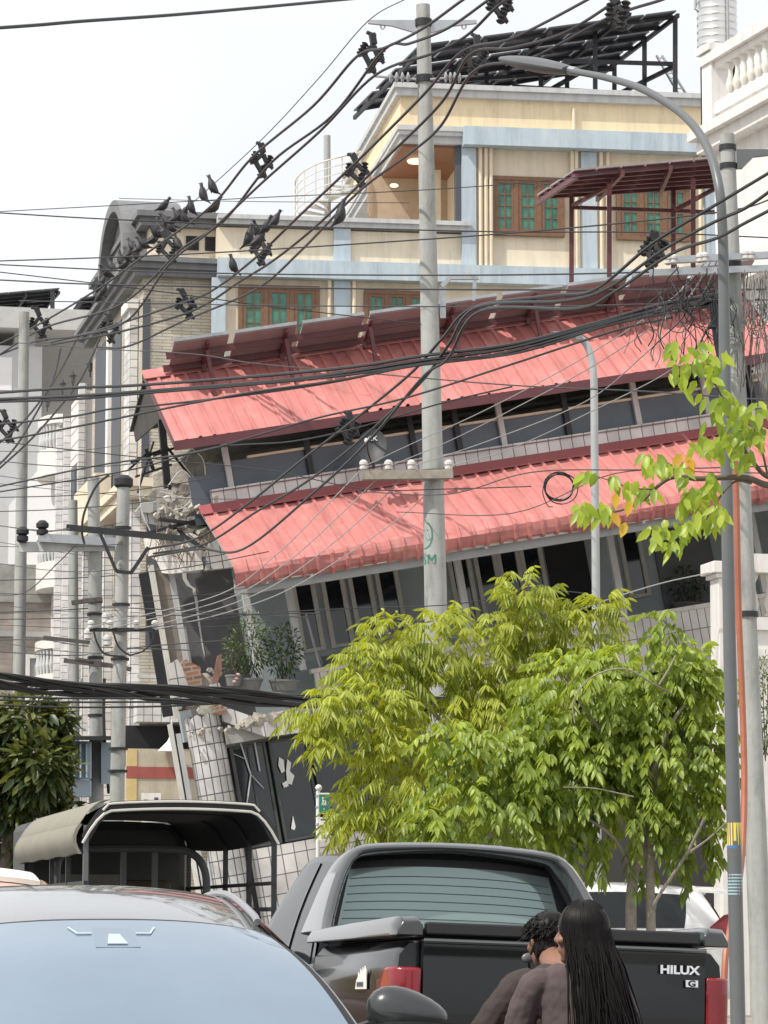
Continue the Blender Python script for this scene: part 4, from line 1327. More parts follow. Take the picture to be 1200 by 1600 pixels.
# curved grey lamp post just left of it
YL = 26.4
def lamp_post(label, base, pts, Y, radii, mt, head, group='curved street lamps'):
    g = Vector(P(base[0], base[1], Y)); g = line_to_ground(Vector(P(pts[0][0], pts[0][1], Y)), g) if len(pts) else g
    t = thing('street_lamp', label, 'street lamp', group, loc=g)
    q = [Vector((0, 0, 0))] + [Vector(P(px, py, Y + dy)) - g for px, py, dy in pts]
    c = cr(q[1:], 6)
    n = len(c) + 1
    mb = MB(); mb.tube([Vector((0, 0, -.1))] + c, [radii[0]] + [radii[0] + (radii[1] - radii[0]) * min(1, ((k + 1) / n)) ** .55 for k in range(len(c))], 14)
    mb.build('post', mt, t, smooth=True)
    a, b = [Vector(P(px, py, Y + dy)) - g for px, py, dy in head]
    d = (b - a); l = d.length; d.normalize()
    mb = MB()
    sd_ = d.cross(Vector((0, 0, 1))).normalized(); up = sd_.cross(d)
    def hd(u, v):
        s_ = u * 2 * math.pi
        w = .13 * l * math.sin(math.pi * min(max(.12 + .8 * v, 0), .97)) ** .6
        return a + d * (l * v) + sd_ * math.cos(s_) * w + up * math.sin(s_) * w * .45
    gg = mb.grid(hd, 16, 8, True)
    mb.b.faces.new([gg[i][0] for i in range(16)]); mb.b.faces.new([gg[i][8] for i in range(16)][::-1])
    mb.build('lamp_head', M('lamp_housing', (.09, .095, .10), .4), t, smooth=True)
    mb = MB(); mb.tube([a - d * .12, a + d * .1], radii[1] * 1.35, 12); mb.build('collar', STEEL, t, smooth=True)
    return t, g
lp, gl = lamp_post('tall grey street lamp whose long arm curves left over the red roofs', (1153, 1590), [(1147, 1300, 0), (1140, 1000, 0), (1133, 600, 0), (1131, 450, 0), (1129, 360, 0), (1123, 290, 0), (1105, 230, .3), (1070, 182, .7), (1010, 142, 1.2), (950, 122, 1.8), (888, 110, 2.4)], YL, (.064, .030), STEEL_P, ((890, 110, 2.4), (788, 93, 3.4)))
r = rel(lp)
mb = MB()
for py, w in ((1290, 22), ):
    c = r(1147, py, YL)
mb = MB(); c = r(1147, 1300, YL); mb.lathe([(.060, -.11), (.060, .075)], 18, c); mb.build('yellow_sticker', M('sticker_yellow', (.75, .60, .10), .5), lp, smooth=True)
mb = MB(); mb.lathe([(.0605, -.135), (.0605, -.111)], 18, c); mb.build('blue_sticker', M('sticker_blue', (.06, .18, .38), .5), lp, smooth=True)
mb = MB()
for k in range(7):
    mb.lathe([(.0615, 0), (.0615, .012)], 18, r(1148.6, 1368 + k * 5, YL))
mb.build('faded_print', M('faded_cyan', (.35, .52, .55), .6), lp, smooth=True)
# rusty orange conduit snaking down between post and pole
mb = MB()
pts = cr([P(1148, 690, 27.4), P(1151, 800, 27.4), P(1154, 950, 27.4), P(1160, 1100, 27.4), P(1163, 1230, 27.3), P(1158, 1350, 27.1), P(1143, 1440, 26.9), P(1133, 1500, 26.7), P(1131, 1600, 26.6), P(1132, 1690, 26.6)], 6)
mb.tube(pts, .028, 8); tag(mb.build('conduit_hose', M('terracotta_pipe', (.36, .12, .065), .5, var=.15), smooth=True), 'terracotta hose running down between the grey lamp post and the right pole', 'hose')
# smaller pale lamp post
lamp_post('slim pale street lamp with a short hooked arm in front of the roofs', (934, 1500), [(931, 900, 0), (929, 700, 0), (928, 600, 0), (925, 565, 0), (917, 540, 0), (903, 526, 0), (890, 523, 0)], 37.5, (.050, .040), M('pale_galvanised', (.40, .415, .42), .45, .2), ((895, 523, 0), (864, 519, .3)))
# poles on the left
p32, g32, _s = pole('utility_pole', 'leftmost concrete pole standing before the pale grey block', (38, 488), (30, 1040), 55, .18, .25)
p185, g185, s185 = pole('utility_pole', 'concrete pole with a V bracket at the broken corner of the collapsed building', (193, 752), (183, 1240), 43.4, .175, .215)
p150, g150, s150 = pole('utility_pole', 'concrete pole carrying the pale blue transformer box', (146, 745), (151, 1240), 45, .17, .22)
p112, g112, s112 = pole('utility_pole', 'thin concrete pole with an insulator cap beside the transformer pole', (114, 782), (116, 1150), 52, .15, .19)
r = rel(p185)
mb = MB(); mb.bar(r(104, 824, 43.2), r(288, 842, 43.2), .09, .08); mb.build('crossarm', IRON, p185)
mb = MB(); pl = [r(155, 830, 43.1), r(182, 893, 43.1), r(205, 895, 43.1), r(232, 855, 43.1)]
for i in range(3): mb.bar(pl[i], pl[i + 1], .05, .045)
mb.build('v_bracket', IRON, p185)
mb = MB(); mb.bar(r(140, 984, 43.2), r(246, 984, 43.2), .06, .05); mb.build('crossarm', IRON, p185)
for px in (142, 172, 213, 242):
    mb = MB(); insulator(mb, r(px, 983, 43.15), s=.8); mb.build('insulator', PORC, p185, smooth=True)
mb = MB(); mb.lathe([(.10, 0), (.13, .03), (.13, .12), (.07, .17)], 16, r(193, 762, 43.4)); mb.build('cap', IRON, p185, smooth=True)
for py in (825, 945, 985, 1030, 1170, 1205):
    mb = MB(); mb.lathe([(.105 + (py - 750) * .00004 + .01, -.018), (.105 + (py - 750) * .00004 + .01, .018)], 16, r(193 - (py - 752) * .0205, py, 43.4)); mb.build('clamp_band', IRON, p185, smooth=True)
r = rel(p150)
mb = MB(); mb.bar(r(60, 840, 44.8), r(188, 848, 44.8), .10, .12); mb.build('crossarm', STEEL, p150)
mb = MB(); mb.bar(r(30, 855, 44.9), r(180, 853, 44.9), .08, .14); mb.build('crossarm', GREY_L, p150)
for px, py in ((66, 838), (35, 848)):
    mb = MB(); insulator(mb, r(px, py, 44.8), s=1.5); mb.build('insulator', IRON, p150, smooth=True)
for py in (940, 960, 1028, 1037, 1118):
    mb = MB(); mb.lathe([(.105 + .008, -.02), (.113, .02)], 16, r(146 + (py - 745) * .0101, py, 45)); mb.build('clamp_band', IRON, p150, smooth=True)
mb = MB()
mb.bar(r(112, 942, 44.8), r(160, 936, 44.8), .07, .06); mb.bar(r(118, 1030, 44.8), r(205, 1046, 44.8), .06, .06); mb.bar(r(68, 996, 44.8), r(140, 1004, 44.8), .05, .05); mb.bar(r(100, 1032, 44.8), r(168, 1040, 44.8), .06, .06)
mb.build('rusty_bracket', M('rusty_iron', (.085, .075, .068), .8, var=.3), p150)
for px, py in ((166, 975), (168, 1010), (138, 1000)):
    mb = MB(); insulator(mb, r(px, py, 44.7), s=1.1); mb.build('insulator', PORC, p150, smooth=True)
# transformer
r = rel(p150)
tf = thing('transformer_box', 'pale blue grey transformer cabinet on a platform between the left poles', 'transformer', loc=P(120, 1245, 44.6))
r = rel(tf)
TFM = M('transformer_blue', (.36, .44, .50), .45, var=.08)
mb = MB()
def hx(pxs, y0, y1, Y0, Y1):
    a, b = pxs
    mb.hexa([r(a, y1, Y0), r(b, y1, Y0), r(b, y1, Y1), r(a, y1, Y1), r(a, y0, Y0), r(b, y0, Y0), r(b, y0, Y1), r(a, y0, Y1)])
hx((93, 143), 1158, 1218, 44.4, 45.2); mb.build('tank', TFM, tf, bevel=.02)
mb = MB(); hx((108, 143), 1218.5, 1246, 44.4, 45.1); mb.build('lower_tank', TFM, tf, bevel=.02)
mb = MB()
for k in range(5): hx((96 + k * 9.5, 98.5 + k * 9.5), 1162, 1215, 44.25, 44.4)
mb.build('cooling_fin', TFM, tf)
mb = MB(); hx((86, 174), 1150, 1156.5, 44.1, 45.3); mb.build('platform', IRON, tf)
mb = MB(); hx((158, 176), 1160, 1225, 44.6, 45.1); mb.build('side_box', TFM, tf)

# ================================================================ cables
def depthpts(px, d0, d1):
    L = [0]
    for a, b in zip(px, px[1:]): L.append(L[-1] + math.hypot(b[0] - a[0], b[1] - a[1]))
    return [P(x, y, 1 / ((1 / d0) * (1 - l / L[-1]) + (1 / d1) * (l / L[-1]))) for (x, y), l in zip(px, L)]
def cable(label, px, d0, d1, rad=.016, name='power_cable', cat='cable', group=None, mt=CABLE, n=8):
    mb = MB(); mb.tube(cr(depthpts(px, d0, d1), n), rad * .92, 6)
    return tag(mb.build(name, mt, smooth=True), label, cat, group)
B1 = 'covered line bundle on the left tip of the main pole'
cable('thick covered line, topmost of the left bundle, leaving the pole top toward upper right', [(760, -22), (723, 0), (660, 45), (600, 75), (558, 88), (490, 165), (395, 245), (330, 322), (240, 388), (160, 447), (60, 507), (0, 537)], 36, 60, .021, group=B1)
cable('thick covered line, middle of the left bundle, passing behind perched pigeons', [(800, -25), (763, 0), (700, 44), (640, 68), (600, 78), (520, 180), (425, 253), (350, 345), (285, 388), (190, 475), (70, 512), (-10, 560)], 36, 60, .021, group=B1)
cable('thick covered line, lowest of the left bundle, with a steep sag past the stair', [(810, -10), (777, 10), (730, 55), (677, 83), (587, 117), (500, 205), (410, 285), (330, 360), (265, 412), (200, 500), (120, 525), (60, 532), (-10, 558)], 36, 60, .021, group=B1)
cable('thin messenger wire above the left bundle where pigeons perch', [(640, -5), (575, 33), (500, 120), (415, 212), (320, 300), (255, 355), (180, 412), (140, 445)], 40, 60, .008, group=B1)
B2 = 'covered line bundle on the right tip of the main pole'
cable('thick covered line, topmost of the right bundle, dropping past the balcony lamp', [(945, -20), (917, 0), (800, 60), (723, 80), (660, 150), (560, 250), (470, 335), (400, 402), (330, 455), (270, 478), (160, 514), (80, 535)], 34, 58, .021, group=B2)
cable('thick covered line, middle of the right bundle, crossing the cream balcony', [(1000, -30), (960, 3), (880, 52), (800, 75), (735, 85), (690, 160), (600, 250), (500, 348), (430, 405), (375, 440), (300, 486), (180, 520), (70, 540)], 34, 58, .021, group=B2)
cable('thick covered line, lowest of the right bundle, brushing the main pole', [(1060, -12), (1033, 0), (950, 28), (827, 92), (742, 110), (690, 195), (640, 240), (560, 300), (470, 392), (400, 452), (290, 500), (200, 541), (150, 542)], 34, 58, .021, group=B2)
B3 = 'three lines sweeping under the right pole top'
cable('upper line sweeping from the right pole down over the upper red roof', [(1215, 262), (1165, 292), (1110, 325), (1020, 380), (930, 452), (860, 462), (740, 480), (690, 530), (640, 585), (548, 660), (470, 720), (390, 785), (310, 840), (232, 858)], 25, 43.3, .017, group=B3)
cable('middle line sweeping from the right pole down over the upper red roof', [(1215, 290), (1165, 325), (1120, 345), (1040, 388), (950, 450), (880, 470), (745, 480), (700, 540), (655, 600), (560, 690), (480, 752), (400, 800), (320, 850), (240, 865)], 25, 43.3, .017, group=B3)
cable('lower line sweeping from the right pole down over the upper red roof', [(1215, 322), (1165, 348), (1120, 372), (1050, 396), (960, 456), (900, 482), (750, 486), (700, 560), (660, 590), (575, 690), (490, 770), (380, 858), (310, 858), (235, 870)], 25, 43.3, .017, group=B3)
B4 = 'black telecom lines crossing between the two red roofs'
tele = [([(-10, 614), (110, 606), (213, 602), (400, 588), (560, 572), (660, 556), (800, 538), (930, 505), (1040, 474), (1135, 458)], .020),
        ([(-10, 624), (110, 619), (200, 613), (400, 598), (520, 585), (660, 563), (800, 543), (960, 500), (1060, 478), (1135, 462)], .020),
        ([(-10, 628), (110, 624), (205, 616), (400, 600), (540, 586), (660, 568), (800, 549), (1000, 491), (1135, 466)], .017),
        ([(-10, 664), (110, 651), (173, 639), (257, 632), (400, 615), (520, 597), (640, 573), (770, 556), (900, 522), (1040, 485), (1135, 470)], .014),
        ([(-10, 690), (60, 678), (167, 657), (300, 630), (400, 612), (530, 594), (650, 571), (810, 551), (960, 506), (1135, 474)], .014)]
for (pp_, rr_), lb_ in zip(tele, ('uppermost', 'second', 'third', 'fourth', 'lowest')):
    cable(lb_ + ' black telecom line crossing the upper red roof', pp_, 40, 28.5, rr_, group=B4)
cable('slack line crossing the upper red roof edge up to the tangle', [(-10, 762), (160, 726), (300, 708), (400, 681), (500, 652), (633, 622), (800, 569), (967, 515), (1050, 496)], 40, 28.6, .012, group=B4)
cable('second slack line rising from the broken corner to the roof edge', [(-10, 770), (200, 735), (330, 700), (455, 690), (560, 668), (690, 630), (800, 604)], 40, 33, .010, group=B4)
B5 = 'level wires strung across the sky and cream building'
cable('twisted drop cable alone in the top left sky', [(-10, 44), (60, 39), (130, 33), (260, 24), (400, 12), (560, -3)], 22, 26, .014, group=B5)
cable('thin wire rising to the right past the grey roof', [(-10, 331), (160, 322), (400, 309), (640, 298), (800, 287), (945, 272)], 46, 40, .007, group=B5)
cable('dark wire falling gently across the pigeons and cream parapet', [(-10, 332), (160, 342), (400, 352), (770, 362), (1000, 363), (1215, 372)], 38, 36, .009, group=B5)
cable('thin stub wire above the grey cornice', [(186, 310), (300, 313), (400, 315), (640, 317)], 50, 48, .006, group=B5)
cable('dark wire rising right under the window sills', [(-10, 408), (200, 401), (400, 391), (800, 364), (1120, 332), (1215, 308)], 40, 30, .009, group=B5)
cable('dark level wire along the lower blue band', [(-10, 413), (200, 423), (400, 428), (660, 430), (900, 428), (1215, 419)], 40, 29, .009, group=B5)
cable('dark wire falling across the tile corner to the brown window', [(-10, 424), (143, 442), (270, 458), (400, 476), (533, 492), (690, 510)], 42, 43, .008, group=B5)
cable('level wire across the tops of the lower brown windows', [(-10, 437), (143, 444), (400, 449), (660, 452), (900, 453), (1215, 452)], 40, 30, .010, group=B5)
cable('faint grey wire over the lower brown windows', [(30, 470), (250, 474), (400, 477), (660, 479), (900, 478), (1215, 468)], 44, 30, .008, group=B5)
cable('long wire falling from the left across the upper red roof', [(20, 535), (150, 545), (300, 553), (400, 568), (573, 583), (800, 602), (1000, 611), (1127, 620), (1215, 626)], 50, 29, .008, group=B5)
cable('wire falling from the far pole past the dish', [(0, 690), (140, 706), (270, 720), (420, 735), (570, 764), (700, 764), (830, 760)], 45, 40, .008, group=B5)
B6 = 'grey low voltage wires from the timber crossarm'
for i, (x0, mid, end) in enumerate(((568, (500, 800), (142, 980)), (607, (533, 803), (172, 982)), (643, (573, 803), (213, 984)), (701, (630, 805), (242, 984)))):
    nm = ('leftmost', 'second', 'third', 'rightmost')[i]
    cable(nm + ' grey wire swooping from the timber crossarm to the corner pole', [(x0, 730), mid, (430 + i * 14, 868 + i * 14), (340 + i * 8, 930 + i * 8), end], YM - .2, 43.1, .008, group=B6, mt=CABLE_G)
for i, (x0, pts) in enumerate(((568, [(640, 695), (760, 640), (910, 560), (1045, 470), (1100, 412)]), (607, [(700, 690), (800, 640), (930, 570), (1060, 480), (1110, 410)]),
                               (643, [(760, 690), (910, 630), (1000, 560), (1090, 470), (1120, 408)]), (701, [(800, 700), (930, 640), (1060, 570), (1110, 500), (1130, 408)]))):
    nm = ('leftmost', 'second', 'third', 'rightmost')[i]
    cable(nm + ' grey wire rising from the timber crossarm to the right pole', [(x0, 729)] + pts, YM - .2, 28.6, .007, group=B6, mt=CABLE_G)
B7 = 'wires over the lower red roof'
cable('level wire over the lower red roof beside the wire coil', [(560, 768), (700, 772), (830, 738), (1000, 734), (1215, 728)], 38, 27, .007, group=B7)
cable('second level wire low across the lower red roof', [(620, 800), (800, 802), (960, 740), (1120, 738), (1215, 740)], 38, 27, .006, group=B7)
cable('thin wire crossing the balcony windows', [(200, 985), (400, 960), (560, 950), (700, 945), (860, 924), (960, 935)], 43, 40, .007, group=B7)
cable('pale wire tied to the white capped pier', [(780, 1010), (900, 955), (1020, 915), (1108, 895)], 46, 46.5, .010, group=B7, mt=CABLE_G)
B8 = 'lines by the left poles'
for i, (p0, p1, p2, p3) in enumerate((((-10, 957), (100, 953), (200, 950), (480, 965)), ((-10, 968), (100, 966), (240, 962), (500, 958)), ((-10, 1000), (70, 1000), (140, 1010), (300, 1016)),
                                      ((-10, 1018), (120, 1024), (230, 1010), (360, 1000)), ((-10, 820), (60, 830), (66, 832), (110, 826)), ((-10, 930), (40, 925), (90, 880), (120, 850)))):
    cable(('upper pale wire', 'second pale wire', 'low thin wire', 'lowest thin wire', 'short wire to the pin insulator', 'drooping service wire')[i] + ' across the left group of poles', [p0, p1, p2, p3], 50, 42.8, .009, group=B8)
cable('long drop line curving down from the far bundle to the left pole', [(160, 640 - 120), (128, 590), (90, 640), (45, 690), (-10, 740)], 57, 53, .02, group=B8)
cable('second drop line beside the leftmost pole', [(120, 530), (88, 590), (40, 655), (-10, 700)], 57, 53, .02, group=B8)
cable('third drop line beside the leftmost pole', [(95, 545), (80, 600), (30, 690), (-10, 735)], 57, 53, .02, group=B8)
cable('black loop hanging from the crossarm past the tiled pier', [(170, 742), (150, 760), (132, 800), (128, 830), (132, 850)], 43.4, 43.4, .018, group=B8)
cable('left black loop under the insulator arm of the corner pole', [(146, 985), (152, 1005), (165, 1022), (195, 1026)], 43.1, 43.1, .015, group=B8)
cable('right black loop under the insulator arm of the corner pole', [(176, 985), (184, 1008), (196, 1020), (204, 1024)], 43.1, 43.1, .015, group=B8)
cable('black jumper from the far insulator to the corner pole', [(241, 986), (236, 1005), (222, 1018), (203, 1024)], 43.1, 43.1, .012, group=B8)
cable('dark feeder running down the transformer pole', [(163, 1060), (162, 1120), (165, 1180), (170, 1240)], 44.8, 44.8, .025, group=B8)
cable('grey loop beside the transformer', [(128, 1060), (112, 1100), (116, 1130), (134, 1140)], 44.6, 44.6, .018, group=B8, mt=CABLE_G)
rr = random.Random(77)
for k in range(16):
    y0 = 700 + k * 20 + rr.uniform(-8, 8); sl = rr.uniform(-.12, .10); sg = rr.uniform(2, 12); x1 = rr.choice((190, 240, 330, 420))
    cable('thin slack service wire among the many crossing the left poles', [(-10, y0), (x1 * .35, y0 + sl * x1 * .35 + sg), (x1 * .7, y0 + sl * x1 * .7 + sg), (x1, y0 + sl * x1)], 48, 43, rr.choice((.005, .006, .008)), group='thin service wires crossing the left poles', n=4)
# heavy black bundles low on the left
def rope(label, px, d0, d1, R0, n, seed):
    rr = random.Random(seed)
    base = cr(depthpts(px, d0, d1), 14)
    mb = MB()
    for k in range(n):
        ph, rad = rr.uniform(0, 6.28), R0 * math.sqrt(rr.uniform(.05, 1))
        fr_ = rr.uniform(.6, 1.4)
        mb.tube([p + Vector((0, math.cos(ph + i * fr_ * .12) * rad * .8, math.sin(ph + i * fr_ * .12) * rad)) for i, p in enumerate(base)], rr.uniform(.011, .017), 5)
    return tag(mb.build('cable_bundle', CABLE, smooth=True), label, 'cable bundle', 'heavy cable bundles crossing low at left')
rope('upper heavy bundle of black cables crossing low in front of the left poles', [(-20, 1055), (60, 1063), (160, 1071), (280, 1077), (400, 1082), (520, 1088), (720, 1096)], 35, 38, .040, 7, 1)
rope('lower heavy bundle of black cables sagging above the broken balcony rim', [(-20, 1066), (80, 1076), (200, 1086), (300, 1092), (400, 1094), (520, 1098), (720, 1106)], 35, 38, .068, 14, 2)
for i, y in enumerate((1087, 1093, 1101)):
    cable(('upper', 'middle', 'lower')[i] + ' thin line under the heavy black bundles', [(-20, y), (100, y + 4), (240, y + 5 - i), (330, 1100)], 30, 30.5, .010, group='thin lines under the heavy bundles')
# wire coil hanging on the line
mb = MB()
rr = random.Random(4)
for k in range(5):
    c = Vector(P(875 + rr.uniform(-3, 3), 762 + rr.uniform(-3, 3), 35))
    Rr = rr.uniform(.14, .18)
    mb.tube([c + Vector((Rr * 1.05 * math.cos(a), .02 * math.sin(a * 3 + k), Rr * math.sin(a))) for a in [2 * math.pi * i / 24 for i in range(25)]], .007, 5)
mb.tube(cr([P(852, 748, 35), P(848, 770, 35), P(856, 790, 35), P(864, 792, 35)], 6), .006, 5)
tag(mb.build('wire_coil', CABLE, smooth=True), 'loose coil of black wire hanging over the lower red roof', 'wire coil')
# tangle of service wires by the right pole
mb = MB()
rr = random.Random(11)
for k in range(34):
    x0 = rr.uniform(1005, 1130); x1 = x0 + rr.uniform(-55, 45)
    y0 = 412 + rr.uniform(0, 60); y1 = rr.uniform(520, 575)
    pts = [(x0, y0), (x0 + rr.uniform(-20, 20), y0 + 30), ((x0 + x1) / 2 + rr.uniform(-25, 25), (y0 + y1) / 2), (x1 + rr.uniform(-10, 10), y1 - 20), (x1, y1)]
    mb.tube(cr([P(px, py, 28.3 + rr.uniform(-.3, .3)) for px, py in pts], 6), rr.choice((.003, .004, .005, .006)), 5)
for k in range(16):
    c = (rr.uniform(1040, 1120), rr.uniform(455, 505)); R0 = rr.uniform(8, 26)
    a0 = rr.uniform(0, 6)
    mb.tube([P(c[0] + R0 * math.cos(a0 + i * .45), c[1] + R0 * .9 * math.sin(a0 + i * .45), 28.4 + .02 * i) for i in range(rr.randint(8, 14))], .0045, 5)
for k in range(7):
    pts = [(1100 + rr.uniform(-6, 6), 478), (1105 + k * 4, 470), (1112 + k * 3, 500), (1116 + k * 2, 530), (1122 + k * 2, 560)]
    mb.tube(cr([P(px, py, 28.1) for px, py in pts], 6), .010, 6)
tag(mb.build('wire_tangle', CABLE, smooth=True), 'hanging tangle of black service wires left of the right pole', 'wire tangle')
mb = MB()
for k in range(26):
    x0 = rr.uniform(1160, 1205); y0 = 420 + rr.uniform(0, 20)
    pts = [(x0, y0), (x0 + rr.uniform(-8, 8), y0 + 60), (x0 + rr.uniform(-15, 10), y0 + 110), (x0 + rr.uniform(-12, 5), rr.uniform(560, 640))]
    mb.tube(cr([P(px, py, 28.4 + rr.uniform(-.3, .3)) for px, py in pts], 6), rr.choice((.003, .004)), 5)
for k in range(14):
    c = (rr.uniform(1170, 1195), rr.uniform(480, 515)); R0 = rr.uniform(6, 18); a0 = rr.uniform(0, 6)
    mb.tube([P(c[0] + R0 * math.cos(a0 + i * .5), c[1] + R0 * 1.2 * math.sin(a0 + i * .5), 28.4 + .02 * i) for i in range(11)], .004, 5)
tag(mb.build('wire_tangle', M('grey_sheath', (.12, .12, .12), .5), smooth=True), 'grey tangle of thin wires right of the stout pole', 'wire tangle')
mb = MB()
c = Vector(P(1113, 513, 28.1)); mb.tube([c - Vector((.035, 0, -.012)), c + Vector((.035, 0, .012))], .02, 10)
tag(mb.build('splice_sleeve', BLACK, smooth=True), 'short black splice sleeve on the wires beside the lamp post', 'cable sleeve')
# diamond spacers that hold the covered lines apart
def spacer(px, py, Y, label, s=1.0, mirror=1):
    t = thing('cable_spacer', label, 'cable spacer', 'diamond spacers on the covered lines', loc=P(px, py, Y))
    t.rotation_euler = (0, R_((px * 7 + py * 3) % 29 - 14), R_((px * 5 + py) % 41 - 20))
    k = Y / FPX * s * .85
    q = lambda x, y: Vector((x * k * mirror, .0, -y * k))
    mb = MB()
    top, lf, rt, bt = q(-2, -26), q(-16, 4), q(12, 8), q(0, 30)
    mb.bar(q(-4, -34), q(2, -14), .09); mb.bar(q(2, -14), q(-14, 4), .07); mb.bar(q(2, -12), q(12, 6), .07); mb.bar(q(-14, 4), q(2, 26), .07); mb.bar(q(12, 6), q(2, 28), .07)
    mb.bar(q(-14, -34), q(4, -30), .05); mb.build('yoke', IRON, t, bevel=.015)
    for x, y in ((-17, 5), (14, 9), (2, 31)):
        m_ = MB(); m_.lathe([(.03, -.10), (.055, -.08), (.03, -.05), (.058, -.03), (.03, 0), (.058, .03), (.03, .05), (.055, .08), (.03, .10)], 10, q(x, y - 8), (.4, 0, 1))
        m_.build('insulator', BLACK, t)
        m_ = MB(); m_.bar(q(x - 6, y + 3), q(x + 8, y - 3), .07); m_.bar(q(x + 2, y), q(x + 10, y + 6), .04); m_.build('clamp', IRON, t)
for a in ((581, 82, 43, 'diamond spacer hanging from the left tip of the pole top crossarm', 1.1), (742, 85, 42, 'diamond spacer hanging from the right tip of the pole top crossarm', 1.1),
          (409, 250, 48, 'diamond spacer alone against the sky above the cream parapet', .95), (558, 265, 46, 'diamond spacer in front of the white stair rail', .95),
          (262, 385, 53, 'diamond spacer among the pigeons at the grey roof', .95), (408, 388, 50, 'diamond spacer just above the lower blue band', .9),
          (290, 474, 54, 'diamond spacer in front of the strip tile wall', .85), (172, 512, 57, 'diamond spacer before the dark tall window', .8),
          (782, 6, 37, 'diamond spacer cut by the top edge of the view', 1.0), (966, 18, 32, 'diamond spacer by the upper edge of the big solar array', .9),
          (545, 668, 41, 'diamond spacer over the dark satellite dish', .85), (62, 505, 59, 'diamond spacer at the top of the leftmost pole', .9),
          (1022, 388, 29.5, 'grey diamond spacer before the right green windows', .9), (10, 665, 54, 'diamond spacer at the left edge of the view', .9)):
    spacer(*a)

# ================================================================ pigeons
PIG = M('pigeon_feathers', (.026, .027, .032), .6, var=.3, scale=20)
def pigeon_mesh():
    mb = MB()
    secs = [(-.19, 0, .012, .006), (-.12, .005, .028, .012), (-.07, .02, .045, .035), (0, .045, .062, .06), (.06, .075, .058, .062), (.10, .11, .038, .042), (.125, .15, .028, .03), (.145, .175, .03, .032), (.165, .178, .024, .024), (.18, .172, .008, .008)]
    g = mb.grid(lambda u, v: (0, 0, 0), 10, len(secs) - 1, True)
    for i in range(10):
        for j, (x, z, ry, rz) in enumerate(secs):
            a = 2 * math.pi * i / 10
            k_ = 1.35 if j < 7 else 1.15
            g[i][j].co = (x, ry * k_ * math.cos(a), z + rz * k_ * math.sin(a))
    mb.b.faces.new([g[i][0] for i in range(10)]); mb.b.faces.new([g[i][-1] for i in range(10)][::-1])
    return mb
pig0 = None
PG = 'pigeons perched on the overhead lines'
birds = [(331, 291, 'right', 'topmost pigeon of the row on the messenger wire'), (316, 303, 'right', 'second pigeon from the top of the row on the messenger wire'), (297, 322, 'right', 'third pigeon down the messenger wire, over the grey cornice'),
         (430, 344, 'left', 'topmost pigeon of the right hand cluster near the cream parapet'), (417, 353, 'left', 'second pigeon of the right hand cluster, wings folded'), (401, 361, 'right', 'third pigeon of the right hand cluster by the spacer'), (404, 374, 'left', 'lowest pigeon of the right hand cluster by the spacer'), (391, 371, 'left', 'pigeon at the left of the right hand cluster'),
         (363, 414, 'right', 'lone pigeon over the lower blue band'), (255, 320, 'left', 'small pigeon standing on the grey roof edge'), (335, 322, 'left', 'lone pigeon hanging low behind the thick line'), (534, 336, 'left', 'lone pigeon on the cream parapet below the stair')]
crowd = [(286, 332), (279, 337), (271, 341), (289, 340), (262, 346), (255, 352), (248, 356), (268, 354), (245, 363), (258, 364), (225, 380), (217, 386), (208, 384), (203, 391), (211, 396), (197, 398), (188, 405), (194, 412), (175, 415), (168, 425), (160, 440), (153, 449), (163, 452), (156, 462), (278, 380), (240, 372)]
for px, py in crowd: birds.append((px, py, 'right' if (px + py) % 3 else 'left', None))
for i, (px, py, fc, lb_) in enumerate(birds):
    Y = 50 + (330 - px) * .055
    loc = P(px, py + 6, Y)
    rz = (R_(180) if fc == 'right' else R_(0)) + random.uniform(-.55, .55)
    if pig0 is None:
        pig0 = thing('pigeon', lb_, 'pigeon', PG, loc=loc, rotz=rz)
        pig0.scale = (1.0,) * 3
        b = pigeon_mesh().build('body', PIG, pig0, smooth=True); b.rotation_euler = (0, R_(-28), 0)
        m_ = MB(); m_.tube([(.01, .015, -.05), (.0, .015, .03)], .006, 5); l1 = m_.build('leg', M('pigeon_leg', (.25, .08, .07), .6), pig0)
        m_ = MB(); m_.tube([(.01, -.015, -.05), (.0, -.015, .03)], .006, 5); m_.build('leg', _m['pigeon_leg'], pig0)
        m_ = MB(); m_.tube([(.175, 0, .172), (.20, 0, .165)], .006, 5); m_.build('beak', IRON, b)
    else:
        c = copy_thing(pig0, lb_ or 'dark pigeon packed in the flock around the left cable spacer', loc=loc, rotz=rz, scale=random.uniform(.85, 1.05))
        for ch in c.children:
            if ch.name.startswith('body'): ch.rotation_euler = (0, R_(random.uniform(-38, 2)), 0)
# ================================================================ vehicles
def paint(name, col, metal=.35, rough=.28, coat=1.0):
    m = M(name, col, rough, metal, var=.03, scale=.8, coat=coat, spec=.5 if coat > .8 else .3)
    return m
CHROME = M('chrome', (.75, .75, .76), .12, 1.0, var=0)
TYRE = M('tyre_rubber', (.02, .02, .02), .85, var=.1)
RIM = M('alloy_rim', (.45, .46, .47), .35, .8, var=.05)
REDL = M('red_lamp', (.22, .008, .014), .15, var=.1, scale=14, spec=.5, coat=.3)
AMBL = M('amber_lamp', (.65, .20, .02), .15, var=.05, spec=.7)
WINDSCR = M('sky_tinted_windscreen', (.27, .34, .42), .05, .5, var=.10, scale=.9, spec=.8)  # pale blue sky reflection put into the glass colour
TINT = M('tinted_glass', (.015, .018, .02), .05, var=0, spec=.35)

